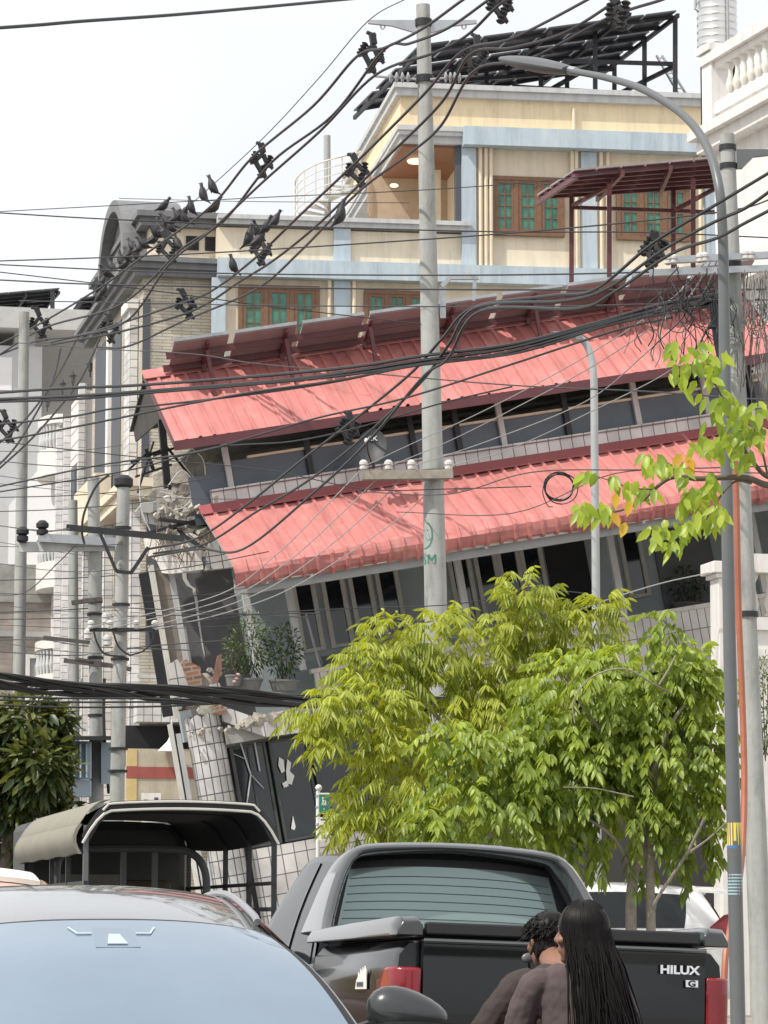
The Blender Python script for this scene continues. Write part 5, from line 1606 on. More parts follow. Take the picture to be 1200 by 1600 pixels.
class Green:
    """upper half of a car: roof, glass planes and pillars from a few measures"""
    def __init__(g, yfb, yft, yrt, yrb, wb, wt, zb, zr, dome=.05, cf=.12, cr_=.06, header=.0, rear_h=.0):
        g.__dict__.update(locals())
    def zroof(g, x, y):
        t = (y - g.yrt) / (g.yft - g.yrt)
        z = g.zr + g.dome * math.sin(math.pi * min(max(t, 0), 1)) - g.header * max(0, (t - .55) / .45) ** 2 - g.rear_h * max(0, (.4 - t) / .4) ** 2
        return z - .05 * abs(x / g.wt) ** 2.6
    def front(g, u, v):
        b = Vector((u * g.wb, g.yfb - g.cf * u * u, g.zb))
        y = g.yft - g.cf * .8 * u * u
        t = Vector((u * g.wt, y, g.zroof(u * g.wt, g.yft)))
        p = b.lerp(t, v)
        return p + Vector((0, .03, .045)) * math.sin(math.pi * v)
    def rear(g, u, v):
        b = Vector((u * g.wb, g.yrb + g.cr_ * u * u, g.zb))
        t = Vector((u * g.wt, g.yrt + g.cr_ * u * u, g.zroof(u * g.wt, g.yrt)))
        return b.lerp(t, v) + Vector((0, -.02, .015)) * math.sin(math.pi * v)
    def side(g, u, v, s):
        """u from rear 0 to front 1, v from belt to roof"""
        b0, b1 = g.rear(s, 0), g.front(s, 0)
        t0, t1 = g.rear(s, 1), g.front(s, 1)
        b, t = b0.lerp(b1, u), t0.lerp(t1, u)
        t.z = g.zroof(s * g.wt, t.y)
        return b.lerp(t, v) + Vector((s * .025, 0, 0)) * math.sin(math.pi * v)
    def roof(g, u, v):
        f, r = g.front(u, 1), g.rear(u, 1)
        p = r.lerp(f, v)
        p.z = g.zroof(p.x, p.y + (g.cf * .8 * u * u * v) - g.cr_ * u * u * (1 - v))
        return p
    def shell(g, mb):
        mb.grid(lambda u, v: g.front(u * 2 - 1, v), 16, 8)
        mb.grid(lambda u, v: g.rear(u * 2 - 1, v), 16, 8)
        mb.grid(lambda u, v: g.roof(u * 2 - 1, v), 16, 14)
        for s in (-1, 1):
            mb.grid(lambda u, v: g.side(u, v, s), 16, 8)
        bmesh.ops.remove_doubles(mb.b, verts=mb.b.verts, dist=.004)
    def pane(g, fn, u0, u1, v0, v1, off, nu=12, nv=8, corner=.0, skew=0.0):
        mb = MB()
        def f(u, v, w):
            uu, vv = u0 + (u1 - u0) * u + skew * (1 - v) * (1 - u), v0 + (v1 - v0) * v
            e = 1e-3
            p = fn(uu, vv)
            n = (fn(uu + e, vv) - p).cross(fn(uu, vv + e) - p).normalized()
            c = Vector((0, (g.yft + g.yrt) / 2, (g.zb + g.zr) / 2))
            if n.dot(p - c) < 0: n = -n
            return p + n * (off - w)
        mb.slab(f, nu, nv, off * .9)
        return mb

def lower_body(mb, secs, n=9):
    """secs: list of (y, half width, z bottom, z top, crown)"""
    rings = []
    for y, w, z0, z1, c in secs:
        pr = [(0, z1 + c), (.45 * w, z1 + c * .8), (.80 * w, z1 + c * .35), (.93 * w, z1 - .015), (.985 * w, z1 - .07), (w, z1 - .2), (w, (z0 + z1) / 2), (.985 * w, z0 + .12), (.93 * w, z0 + .02), (.7 * w, z0), (0, z0)]
        full = [(x, z) for x, z in pr] + [(-x, z) for x, z in pr[-2:0:-1]]
        rings.append([mb.b.verts.new((x, y, z)) for x, z in full])
    for i in range(len(rings) - 1):
        k = len(rings[i])
        for j in range(k):
            mb.b.faces.new([rings[i][j], rings[i][(j + 1) % k], rings[i + 1][(j + 1) % k], rings[i + 1][j]])
    mb.b.faces.new(rings[0]); mb.b.faces.new(rings[-1][::-1])
    return mb
def wheel(t, x, y, R0=.33, w=.20, s=1):
    a = (s, 0, 0)
    mb = MB(); mb.lathe([(R0 * .6, -w / 2), (R0 * .93, -w / 2), (R0, -w * .35), (R0, w * .35), (R0 * .93, w / 2), (R0 * .6, w / 2)], 28, (x, y, R0), a)
    wh = mb.build('wheel', TYRE, t, smooth=True)
    mb = MB(); mb.lathe([(R0 * .62, -w * .1), (R0 * .62, w * .46), (R0 * .5, w * .40), (R0 * .12, w * .44), (.02, w * .45)], 28, (x, y, R0), a)
    mb.build('rim', RIM, wh, smooth=True)
    mb = MB(); mb.lathe([(R0 * 1.13, -w * .1), (R0 * 1.13, w * .52), (R0 * .9, w * .52)], 28, (x, y, R0), a); mb.build('arch', BLACK, wh, smooth=True)
    return wh
def vehicle_matrix(px, py, Y, heading, roll=0, pitch=0, ground=0.0):
    """heading in degrees: 0 drives straight away from the viewer, positive turns left"""
    p = P(px, py, Y)
    return Matrix.Translation((p.x, p.y, ground)) @ Matrix.Rotation(R_(heading), 4, 'Z') @ Matrix.Rotation(R_(roll), 4, 'Y') @ Matrix.Rotation(R_(pitch), 4, 'X')
def mirror(t, c, s, shell, glass_dir=-1):
    mb = MB(); mb.ball(c, .125, .075, .075)
    for v in mb.b.verts:
        d = v.co - Vector(c)
        if d.z < 0: v.co.z = c[2] + d.z * .85
        if d.y * glass_dir > .03: v.co.y = c[1] + .03 * glass_dir
        k_ = s * d.x / .125
        v.co.z = c[2] + (v.co.z - c[2]) * (1.12 - .38 * k_) - .012 * k_; v.co.x = c[0] + d.x * 1.12
    m_ = mb.build('mirror', shell, t, smooth='all')
    mb = MB(); mb.ball((c[0], c[1] + .030 * glass_dir, c[2]), .105, .006, .058); mb.build('mirror_glass', DARKGL, m_, smooth=True)
    mb = MB(); mb.bar((c[0] - s * .10, c[1], c[2] - .03), (c[0] - s * .24, c[1] + .02, c[2] - .07), .06, .03); mb.build('mirror_arm', BLACK, m_)
    mb = MB(); mb.ball((c[0], c[1], c[2] - .03), .122, .072, .048); mb.build('lower_shell', BLACK, m_, smooth='all')

# ---- silver car facing the camera (oncoming)
SILV = paint('grey_metallic_paint', (.22, .228, .23), .5, .22)
DGREY = paint('dark_grey_paint', (.045, .048, .05), .3, .25, .6)
SUVM = vehicle_matrix(165, 1437, 10.9, 180 + 12.4)
sv = thing('grey_car', 'grey car facing the camera with a pale blue windscreen reflecting the sky', 'car', M4=SUVM)
# windscreen header sits at local y=0
G = Green(yfb=.86, yft=.02, yrt=-2.05, yrb=-2.75, wb=.78, wt=.57, zb=.94, zr=1.41, dome=.075, cf=.16, header=.05, rear_h=.06)
mb = MB(); G.shell(mb); mb.build('body', SILV, sv, smooth=True)
mb = MB(); lower_body(mb, [(-3.35, .70, .42, .88, .0), (-3.25, .80, .30, .93, .02), (-2.6, .865, .24, .96, .02), (-1, .875, .22, .95, .02), (.6, .87, .22, .95, .02), (1.2, .86, .22, .93, .05), (1.9, .83, .24, .84, .05), (2.15, .74, .3, .74, .03), (2.24, .62, .36, .62, 0)])
mb.build('lower_body', SILV, sv, smooth=True)
fr = G.pane(lambda u, v: G.front(u, v), -.985, .985, .0, .985, .004, 20, 12).build('windscreen_border', BLACK, sv, smooth=True)
ws = G.pane(lambda u, v: G.front(u, v), -.945, .945, .01, .955, .008, 24, 14).build('windscreen', WINDSCR, sv, smooth=True)
def onfront(u, v, off=.011):
    e = 1e-3; p = G.front(u, v); n = (G.front(u + e, v) - p).cross(G.front(u, v + e) - p).normalized()
    if n.z < 0: n = -n
    return p + n * off
def decal(poly, name, mt, off=.011, th=.003):
    mb = MB(); a = [onfront(u, v, off) for u, v in poly]; b = [onfront(u, v, off - th) for u, v in poly]
    n = len(a); va = [mb.b.verts.new(p) for p in a]; vb = [mb.b.verts.new(p) for p in b]
    mb.b.faces.new(va); mb.b.faces.new(vb[::-1])
    for i in range(n): mb.b.faces.new([va[i], vb[i], vb[(i + 1) % n], va[(i + 1) % n]])
    return mb.build(name, mt, ws)
decal([(-.115, .665), (-.105, .86), (.105, .86), (.115, .665)], 'sensor_shroud', M('sensor_shroud_glass', (.25, .31, .38), .05, .5, var=0, spec=.8), .010)
decal([(-.055, .69), (-.028, .785), (.030, .785), (.052, .69)], 'sensor_window', M('pale_sensor_window', (.46, .57, .62), .15, .2, var=0), .013)
for s in (-1, 1):
    decal([(s * .12, .79), (s * .20, .79), (s * .245, .86), (s * .235, .865), (s * .195, .80), (s * .12, .80)], 'sensor_bracket', _m['pale_sensor_window'], .013)
for s in (-1, 1):
    G.pane(lambda u, v: G.side(u, v, s), .05, .80, .08, .90, .006, 14, 6, skew=.0).build('side_window', TINT, sv, smooth=True)
    mb = MB(); mb.tube(cr([G.side(u, 1, s) + Vector((-s * .02, 0, .0 + .018 * math.sin(math.pi * min(1, max(0, (u - .1) / .86))) ** .35)) for u in (.1, .13, .3, .5, .7, .92, .97)], 5), .013, 8)
    mb.build('roof_rail', M('satin_rail', (.42, .42, .43), .35, .8, var=0), sv, smooth=True)
    wheel(sv, s * .80, 1.35, .33, .2, s); wheel(sv, s * .80, -1.95, .33, .2, s)
    mb = MB(); mb.ball((s * .62, 2.08, .70), .2, .14, .08); mb.build('headlight', M('headlight_glass', (.6, .62, .64), .08, .2, var=0), sv, smooth=True)
    mirror(sv, (s * .935, .48, 1.05), s, DGREY, -1)
mb = MB(); mb.box(-.45, .45, 2.19, 2.245, .42, .60); mb.build('grille', BLACK, sv, bevel=.02)
G.pane(lambda u, v: G.rear(u, v), -.9, .9, .1, .92, .006).build('rear_window', TINT, sv, smooth=True)

# ---- black pickup, rear view
PKP = paint('black_green_paint', (.012, .0145, .016), .2, .2, .35)
PKM = vehicle_matrix(870, 1476, 15.7, 14.2, 2.2, -1.4)
pk = thing('pickup_truck', 'black pickup truck seen from behind with a sport bar hoop over its bed', 'pickup truck', M4=PKM)
GP = Green(yfb=4.0, yft=3.2, yrt=2.16, yrb=2.06, wb=.77, wt=.61, zb=1.12, zr=1.782, dome=.03, cf=.14, cr_=.03, header=.03)
mb = MB(); GP.shell(mb); mb.build('cab', PKP, pk, smooth=True)
mb = MB(); lower_body(mb, [(.04, .83, .50, 1.235, 0), (.10, .84, .46, 1.245, 0), (1.75, .85, .44, 1.245, 0), (1.85, .85, .42, 1.16, 0), (3.8, .85, .42, 1.14, .01), (4.1, .85, .42, 1.10, .04), (4.9, .82, .45, .98, .05), (5.2, .74, .5, .86, .03), (5.28, .62, .55, .75, 0)])
mb.build('body', PKP, pk, smooth=True)
# rear window with heater lines
mb = GP.pane(lambda u, v: GP.rear(u, v), -.93, .93, .12, .93, .010, 16, 8); mb.build('window_seal', BLACK, pk, smooth=True)
RG = M('green_tint_glass', (.24, .32, .31), .05, .35, var=0, spec=.8)
rw = GP.pane(lambda u, v: GP.rear(u, v), -.90, .90, .30, .86, .014, 16, 8).build('rear_window', RG, pk, smooth=True)
mb = MB()
for k in range(7):
    v = .345 + k * .072
    mb.tube([GP.rear(-.88 + 1.76 * i / 12, v) + Vector((0, -.0165, 0)) for i in range(13)], .0022, 4)
mb.build('heater_wire', M('heater_line', (.11, .15, .145), .5), rw)
# hoop: rear edge path, half
hp = [(.835, 1.42, 1.31), (.80, 1.52, 1.40), (.745, 1.62, 1.54), (.685, 1.69, 1.67), (.62, 1.73, 1.755), (.52, 1.745, 1.80), (.26, 1.76, 1.822), (0, 1.765, 1.828)]
hp = [Vector((p[0], p[1] + .20, p[2])) for p in hp]
full = cr([Vector((-p.x, p.y, p.z)) for p in hp] + hp[-2::-1], 5)
mb = MB()
N = len(full)
cen = Vector((0, 0, 1.25))
rows = []
for i, p in enumerate(full):
    t_ = (full[min(i + 1, N - 1)] - full[max(i - 1, 0)]).normalized()
    inn = Vector((-p.x, 0, 1.30 - p.z)); inn = (inn - t_ * inn.dot(t_)); inn.y = 0; inn.normalize()
    wdt = .048 + .022 * abs(p.x) / .85
    yc = 2.22 - p.y
    fwd = Vector((0, max(yc, .2), -.0))
    o1 = p + inn * .012 + Vector((0, -.0, 0)); 
    rows.append([p + Vector((0, .035, 0)), p + inn * .02, p + inn * wdt * .75 + Vector((0, .005, 0)), p + inn * wdt + Vector((0, .05, 0)), p + inn * wdt * 1.1 + fwd, p + inn * .015 + fwd])
vr = [[mb.b.verts.new(q) for q in r_] for r_ in rows]
for i in range(N - 1):
    for j in range(6):
        mb.b.faces.new([vr[i][j], vr[i + 1][j], vr[i + 1][(j + 1) % 6], vr[i][(j + 1) % 6]])
mb.b.faces.new(vr[0]); mb.b.faces.new(vr[-1][::-1])
HOOP = paint('grey_black_paint', (.10, .105, .108), .5, .18, 1.0)
mb.build('sport_bar', HOOP, pk, smooth=True, bevel=.008)
WINGP = paint('charcoal_paint', (.035, .037, .038), .35, .18, 1.0)
for s in (-1, 1):
    mb = MB()
    secs = [(-.015, .715, .845, 1.255, 1.325), (.02, .725, .85, 1.252, 1.348), (.12, .725, .855, 1.25, 1.354), (1.0, .73, .858, 1.25, 1.345), (1.9, .73, .855, 1.25, 1.325)]
    rows = []
    for y, xa, xb, z0, z1 in secs:
        rows.append([mb.b.verts.new((s * x, y, z)) for x, z in ((xa, z0), (xb, z0), (xb - .004, z1 - .045), (xb - .03, z1 - .005), (xa + .02, z1), (xa, z1 - .02))])
    for i in range(len(rows) - 1):
        for j in range(6): mb.b.faces.new([rows[i][j], rows[i + 1][j], rows[i + 1][(j + 1) % 6], rows[i][(j + 1) % 6]])
    mb.b.faces.new(rows[0]); mb.b.faces.new(rows[-1])
    mb.build('bed_rail_wing', WINGP, pk, smooth=True, bevel=.006)
    # tail lights wrap round the corner
    mb = MB()
    lo_ = [(.722, -.035), (.80, -.035), (.85, .0), (.872, .08), (.876, .30), (.80, .30), (.722, .04)]
    hi_ = [(.722, -.035), (.80, -.035), (.85, .0), (.870, .06), (.872, .15), (.80, .15), (.722, .04)]
    rows = [[mb.b.verts.new((s * x, y, z)) for x, y in rr_] for rr_, z in ((lo_, .70), (lo_, .90), ([((a[0] + b[0]) / 2, (a[1] + b[1]) / 2) for a, b in zip(lo_, hi_)], 1.02), (hi_, 1.105))]
    for i in range(3):
        for j in range(7): mb.b.faces.new([rows[i][j], rows[i][(j + 1) % 7], rows[i + 1][(j + 1) % 7], rows[i + 1][j]])
    mb.b.faces.new(rows[0][::-1]); mb.b.faces.new(rows[-1])
    tl = mb.build('tail_light', REDL, pk, smooth=True, bevel=.014)
    mb = MB(); mb.prism([Vector((s * .735, -.041, .715)), Vector((s * .80, -.041, .715)), Vector((s * .80, -.03, .715)), Vector((s * .735, -.03, .715))], (0, 0, .11)); mb.build('indicator', AMBL, tl)
    G_ = GP
    mb = GP.pane(lambda u, v: GP.side(u, v, s), .05, .88, .04, .94, .006, 14, 6); sw = mb.build('side_window', TINT, pk, smooth=True)
    mb = MB(); mb.slab(lambda u, v, w: GP.side(.395 + .03 * u, .03 + .9 * v, s) + Vector((s * (.014 - w), 0, 0)), 1, 6, .012); mb.build('window_pillar', PKP, pk)
    wheel(pk, s * .76, 1.15, .37, .24, s); wheel(pk, s * .76, 4.15, .37, .24, s)
    mirror(pk, (s * 1.0, 3.3, 1.2), s, PKP, -1)
mb = MB(); mb.box(-.70, .70, .05, 1.85, 1.246, 1.30); mb.build('bed_lid', M('satin_black_lid', (.016, .016, .018), .45, var=.1), pk, bevel=.02)
mb = MB(); mb.box(-.698, .698, -.01, .05, 1.262, 1.325); mb.build('lid_edge', _m['satin_black_lid'], pk, bevel=.01)
# tailgate: pressed panel with a lip
mb = MB()
def tg(u, v, w):
    z = .62 + v * .62
    y = -.035 - .012 * math.sin(math.pi * v) + (.022 if .30 < v < .33 else 0) - (.012 if v > .9 else 0) + .012 * abs(2 * u - 1) ** 3
    return (-.716 + 1.432 * u, y + w, z)
mb.slab(tg, 18, 28, .05)
tgp = mb.build('tailgate', PKP, pk, smooth=True)
mb = MB(); mb.tube([(-.716 + 1.432 * k / 10, -.052 + .012 * abs(2 * k / 10 - 1) ** 3, 1.232) for k in range(11)], .013, 8); mb.build('lip', HOOP, tgp, smooth=True)
mtx = Matrix.Translation((.575, -.056, 1.135)) @ Matrix.Rotation(R_(90), 4, 'X')
text_mb('HILUX', .056, .003, mtx, .0022, 1.25).build('lettering', CHROME, tgp)
mb = MB(); mb.box(.606, .674, -.058, -.050, 1.052, 1.090); bd = mb.build('badge', CHROME, tgp, bevel=.006)
mtx = Matrix.Translation((.640, -.060, 1.071)) @ Matrix.Rotation(R_(90), 4, 'X')
text_mb('G', .040, .002, mtx, .0015, 1.35).build('badge_letter', BLACK, bd)
mb = MB(); mb.box(-.80, .80, -.12, .05, .44, .60); mb.build('bumper', HOOP, pk, bevel=.03)
mb = MB(); mb.box(-.11, .11, -.062, -.045, 1.02, 1.09); mb.build('handle', CHROME, tgp, bevel=.012)
# white jagged sticker on the left flank of the bed
mb = MB()
poly = [(.42, 1.00), (.40, 1.045), (.37, 1.06), (.365, 1.085), (.33, 1.062), (.32, 1.10), (.285, 1.075), (.275, 1.108), (.245, 1.08), (.235, 1.115), (.20, 1.09), (.19, 1.00)]
mb.prism([Vector((-.853, y + .34, z)) for y, z in poly], (-.004, 0, 0)); stk = mb.build('sticker', WHITE, pk)
mb = MB()
for k in range(4): mb.box(-.8605, -.8575, .59 + k * .035, .61 + k * .035, 1.012, 1.035)
mb.build('sticker_print', SLATE, stk)

# ---- light truck with a canvas canopy
TRM = vehicle_matrix(282, 1440, 26.0, 12.4)
tr = thing('canopy_truck', 'dark light truck with a canvas canopy on hoops, open at the back', 'truck', M4=TRM)
CANV = M('olive_canvas', (.24, .225, .185), .85, var=.12, scale=3)
CANVD = M('dark_canvas', (.030, .030, .032), .8, var=.15)
HW, L = .80, 4.6
def arch(t, dz=0, k=1.0):       # t from -1 to 1
    a = abs(t)
    z = 2.325 - .04 * a ** 2 - (.0 if a < .72 else .24 * ((a - .72) / .28) ** 1.7)
    return (t * HW * k, z + dz)
mb = MB()
mb.slab(lambda u, v, w: (arch(u * 2 - 1)[0], v * L, arch(u * 2 - 1)[1] - .05 * math.sin(math.pi * v) - w), 28, 8, .02)
cn = mb.build('canopy', CANVD, tr, smooth=True)
mb = MB()
mb.slab(lambda u, v, w: (-HW - .03 - .05 * math.sin(math.pi * u) + w, .02 + v * (L - .05), 2.13 - .24 * u + .006 * math.sin(v * 23) * u), 5, 24, .03); mb.build('side_roll', CANV, cn, smooth=True)
mb = MB()
mb.slab(lambda u, v, w: (-HW + .22 - .24 * u, v * L + .02, 2.325 - .19 * u ** 2.2 + .004 - w), 6, 8, .008); mb.build('top_edge', CANV, cn, smooth=True)
mb = MB(); mb.tube([(arch(k / 14 - 1)[0], -.012, arch(k / 14 - 1)[1] - .07) for k in range(29)], .012, 6); mb.build('piping', M('pale_piping', (.55, .54, .50), .7), cn)
mb = MB(); mb.tube([(arch(k / 14 * .8 - .8)[0], -.02, arch(k / 14 * .8 - .8)[1] - .012 - (.02 if k in (0, 28) else 0)) for k in range(29)], .010, 6); mb.build('piping', _m['pale_piping'], cn)
mb = MB(); mb.slab(lambda u, v, w: (arch(u * 2 - 1)[0], -.008 + w, arch(u * 2 - 1)[1] - .075 * v + .004), 28, 1, .012); mb.build('valance', CANVD, cn)
for y in (.03, 1.2, 2.4, L - .1):
    for s in (-1, 1):
        mb = MB(); mb.bar((s * (HW - .03), y, 1.0), (s * (HW - .03), y, 2.12), .04); mb.build('hoop_post', IRON if (s > 0 or y > .5) else STEEL_P, tr)
    mb = MB(); mb.tube([(arch(k / 10 - 1, -.05, .95)[0], y, arch(k / 10 - 1, -.05, .95)[1]) for k in range(21)], .018, 6); mb.build('hoop', IRON, tr)
for s in (-1, 1):
    mb = MB(); mb.bar((s * (HW - .03), 0, 1.45), (s * (HW - .03), L, 1.45), .035); mb.bar((s * (HW - .03), 0, 1.66), (s * (HW - .03), L, 1.66), .03); mb.build('side_rail', IRON, tr)
# grey inner hoop and cab back
mb = MB(); mb.tube(cr([(-.72, 2.5, .9), (-.72, 2.5, 1.75), (-.66, 2.5, 1.93), (-.5, 2.5, 1.985), (.25, 2.5, 1.99), (.48, 2.5, 1.95), (.60, 2.5, 1.80), (.62, 2.5, 1.5), (.63, 2.5, .9)], 6), .035, 8); mb.build('inner_hoop', STEEL_P, tr, smooth=True)
mb = MB(); mb.box(-.77, .77, L - .02, L + 1.2, .6, 2.29); cab_ = mb.build('cab', M('dark_olive_cab', (.035, .038, .035), .5), tr, bevel=.08)
mb = MB(); mb.box(-.45, .12, L - .04, L - .022, 1.45, 1.80); mb.build('rear_window', M('dusty_glass', (.12, .12, .10), .25, var=.3), cab_, bevel=.03)
mb = MB(); mb.box(-.72, .72, L + 1.2, L + 1.9, .55, 1.15); mb.build('bonnet', _m['dark_olive_cab'], tr, bevel=.06)
mb = MB(); mb.box(-.78, .78, 0, L, .72, .9); mb.build('bed_floor', IRON, tr)
for s in (-1, 1):
    mb = MB(); mb.box(s * .78 - .02, s * .78 + .02, 0, L, .9, 1.2); mb.build('bed_side', _m['dark_olive_cab'], tr)
    mb = MB(); mb.box(s * .55 - .2, s * .55 + .2, .3, 4.2, 1.1, 1.18); mb.build('bench', SLATE, tr)
    wheel(tr, s * .68, 1.0, .36, .22, s); wheel(tr, s * .68, L + 1.1, .36, .22, s)
for x in (-.45, -.12, .16):
    mb = MB(); mb.bar((x, 2.55, 1.0), (x, 2.55, 1.98), .05); mb.build('upright', STEEL_P, tr)
mb = MB(); mb.box(-.1, .35, 2.8, 2.92, 1.2, 1.72); mb.build('seat_back', M('brown_seat', (.09, .075, .06), .8), tr, bevel=.05)

# ---- pale orange car between them at the left edge (only its roof shows)
ORM = vehicle_matrix(-85, 1440, 18.5, 192.4)
og = thing('orange_car', 'pinkish orange small car with a cream roof behind the grey car', 'car', M4=ORM)
PINK = paint('pinkish_orange_paint', (.60, .34, .27), .1, .3)
GO = Green(yfb=.7, yft=0, yrt=-1.7, yrb=-2.2, wb=.74, wt=.62, zb=1.0, zr=1.60, dome=.05, cf=.12, header=.03)
mb = MB(); GO.shell(mb); mb.build('body', PINK, og, smooth=True)
mb = MB(); mb.slab(lambda u, v, w: GO.roof((u * 2 - 1) * .90, .06 + v * .88) + Vector((0, 0, .035 - w)), 14, 10, .03); mb.build('roof_panel', M('cream_roof_panel', (.78, .74, .66), .4), og, smooth=True)
mb = MB(); lower_body(mb, [(-2.6, .7, .35, .95, 0), (-2.4, .78, .28, 1.0, .01), (-.5, .80, .25, 1.0, .02), (.8, .79, .25, .98, .03), (1.6, .74, .28, .86, .03), (1.8, .6, .35, .7, 0)]); mb.build('lower_body', PINK, og, smooth=True)
AMG = M('amber_reflecting_glass', (.62, .42, .16), .1, .4, var=.15)
GO.pane(lambda u, v: GO.front(u, v), -.92, .92, .08, .93, .006).build('windscreen', AMG, og, smooth=True)
mb = MB(); mb.slab(lambda u, v, w: GO.front(.36 + .05 * u, .05 + .93 * v) + Vector((0, .014 - w, .01)), 1, 6, .01); mb.build('mullion', BLACK, og)
for s in (-1, 1):
    GO.pane(lambda u, v: GO.side(u, v, s), .06, .84, .08, .9, .006).build('side_window', AMG, og, smooth=True)
    wheel(og, s * .72, .95, .29, .17, s); wheel(og, s * .72, -1.7, .29, .17, s)
GO.pane(lambda u, v: GO.rear(u, v), -.88, .88, .1, .9, .006).build('rear_window', TINT, og, smooth=True)

# ---- white hatchback parked under the trees, side on
WPM = vehicle_matrix(1118, 1440, 36.5, 12.4 + 90 - 6, ground=.15)
wh_ = thing('white_car', 'white hatchback parked side on behind the slim tree trunks', 'car', M4=WPM)
WPT = paint('white_car_paint', (.78, .78, .78), 0, .25)
GW = Green(yfb=3.1, yft=2.45, yrt=.25, yrb=.0, wb=.80, wt=.62, zb=1.10, zr=1.60, dome=.045, cf=.12, cr_=.05, header=.04, rear_h=.03)
mb = MB(); GW.shell(mb); mb.build('body', WPT, wh_, smooth=True)
mb = MB(); lower_body(mb, [(-.16, .70, .45, 1.06, 0), (-.08, .80, .35, 1.10, .01), (.4, .85, .28, 1.12, .01), (2.8, .85, .26, 1.10, .01), (3.3, .84, .26, 1.06, .04), (4.0, .78, .3, .92, .03), (4.2, .62, .36, .75, 0)]); mb.build('lower_body', WPT, wh_, smooth=True)
mb = MB(); mb.slab(lambda u, v, w: (-.58 + 1.16 * u, .30 - .30 * v, 1.605 - .02 * v - .05 * abs(u * 2 - 1) ** 2.6 - w), 12, 3, .03); mb.build('spoiler', WPT, wh_, smooth=True)
for s in (-1, 1):
    GW.pane(lambda u, v: GW.side(u, v, s),   .10, .82, .06, .86, .006, 14, 6, skew=.06).build('side_window', TINT, wh_, smooth=True)
    mb = MB(); mb.prism([Vector((s * .82, -.10, 1.05)), Vector((s * .87, .04, 1.05)), Vector((s * .875, .27, 1.13)), Vector((s * .86, .10, 1.27)), Vector((s * .80, -.03, 1.30))], (-s * .06, -.03, 0)); mb.build('tail_light', REDL, wh_, bevel=.012)
    wheel(wh_, s * .77, .75, .31, .19, s); wheel(wh_, s * .77, 3.25, .31, .19, s)
GW.pane(lambda u, v: GW.rear(u, v), -.88, .88, .1, .86, .006).build('rear_window', TINT, wh_, smooth=True)
# ================================================================ vegetation
class Leaves:
    def __init__(s, seed):
        s.v, s.f, s.t = [], [], []
        s.r = random.Random(seed)
    def leaf(s, b, d, side, L, W, tone, droop=.3, fold=.25):
        n = d.cross(side)
        if n.z < 0: n = -n
        m = b + d * (L * .5) - n * (W * fold)
        t = b + d * L - Vector((0, 0, droop * L))
        m.z -= droop * L * .3
        i = len(s.v)
        k1 = b + d * (L * .24) - Vector((0, 0, droop * L * .06))
        k2 = b + d * (L * .62) - Vector((0, 0, droop * L * .38))
        g1, g2 = k1 - n * (W * fold * .8), k2 - n * (W * fold * .8)
        s.v += [b, k1 + side * (W * .44), k1 - side * (W * .44), k2 + side * (W * .42), k2 - side * (W * .42), t, g1, g2]
        s.f += [(i, i + 6, i + 1), (i, i + 2, i + 6), (i + 1, i + 6, i + 7, i + 3), (i + 2, i + 4, i + 7, i + 6), (i + 3, i + 7, i + 5), (i + 4, i + 5, i + 7)]
        s.t += [tone] * 8
    def build(s, name, mat, parent):
        me = bpy.data.meshes.new(name)
        o = Vector(parent.location)
        me.from_pydata([tuple(p - o) for p in s.v], [], s.f)
        a = me.attributes.new('tone', 'FLOAT', 'POINT')
        a.data.foreach_set('value', s.t)
        me.materials.append(mat)
        me.polygons.foreach_set('use_smooth', [True] * len(me.polygons))
        ob = bpy.data.objects.new(name, me)
        COL.objects.link(ob)
        ob.parent = parent
        return ob
def rv(r):
    while True:
        v = Vector((r.uniform(-1, 1), r.uniform(-1, 1), r.uniform(-1, 1)))
        if .05 < v.length < 1: return v
def in_lump(r, l, surf=.55):
    """random point in an ellipsoid given in photo pixels and metres of depth, more of them near its skin"""
    px, py, rx, ry, Y = l
    v = rv(r)
    if r.random() < .7: v = v.normalized() * (surf + (1 - surf) * r.random() ** .6)
    dz = rx * Y / FPX * .9
    return P(px + v.x * rx, py - v.z * ry, Y + v.y * dz), v
def pinnate(lf, p, d, L, pairs, ll, lw, tone, sag=.9):
    r = lf.r
    d = d.normalized()
    sd = d.cross(Vector((0, 0, 1)))
    if sd.length < .1: sd = Vector((1, 0, 0))
    sd.normalize()
    for k in range(pairs):
        t = (k + .6) / pairs
        q = p + d * (L * t) - Vector((0, 0, sag * L * t * t * .6))
        dd = (d - Vector((0, 0, sag * t * 1.2))).normalized()
        for s in (-1, 1):
            ld = (dd * .55 + sd * (s * .8) - Vector((0, 0, .55 + .3 * r.random()))).normalized()
            side = ld.cross(sd * .3 + Vector((r.uniform(-.4, .4), r.uniform(-.4, .4), 1))).normalized()
            lf.leaf(q, ld, side, ll * r.uniform(.75, 1.15) * (1 - .35 * abs(t - .5)), lw, min(1.15, max(-.1, tone + r.gauss(0, .17))), .28)
    td = (d - Vector((0, 0, sag))).normalized()
    lf.leaf(p + d * L - Vector((0, 0, sag * L * .6)), td, td.cross(Vector((0, 1, .2))).normalized(), ll, lw, tone, .2)
BARK = M('pale_bark', (.26, .23, .19), .9, var=.3, scale=14, bump=.5, bscale=40)
def limbs(t, paths, name='branch', mt=BARK):
    o = Vector(t.location)
    for pts, r0, r1 in paths:
        c = cr([Vector(p) - o for p in pts], 6)
        mb = MB(); mb.tube(c, [r0 + (r1 - r0) * i / (len(c) - 1) for i in range(len(c))], 8)
        mb.build(name, mt, t, smooth=True)

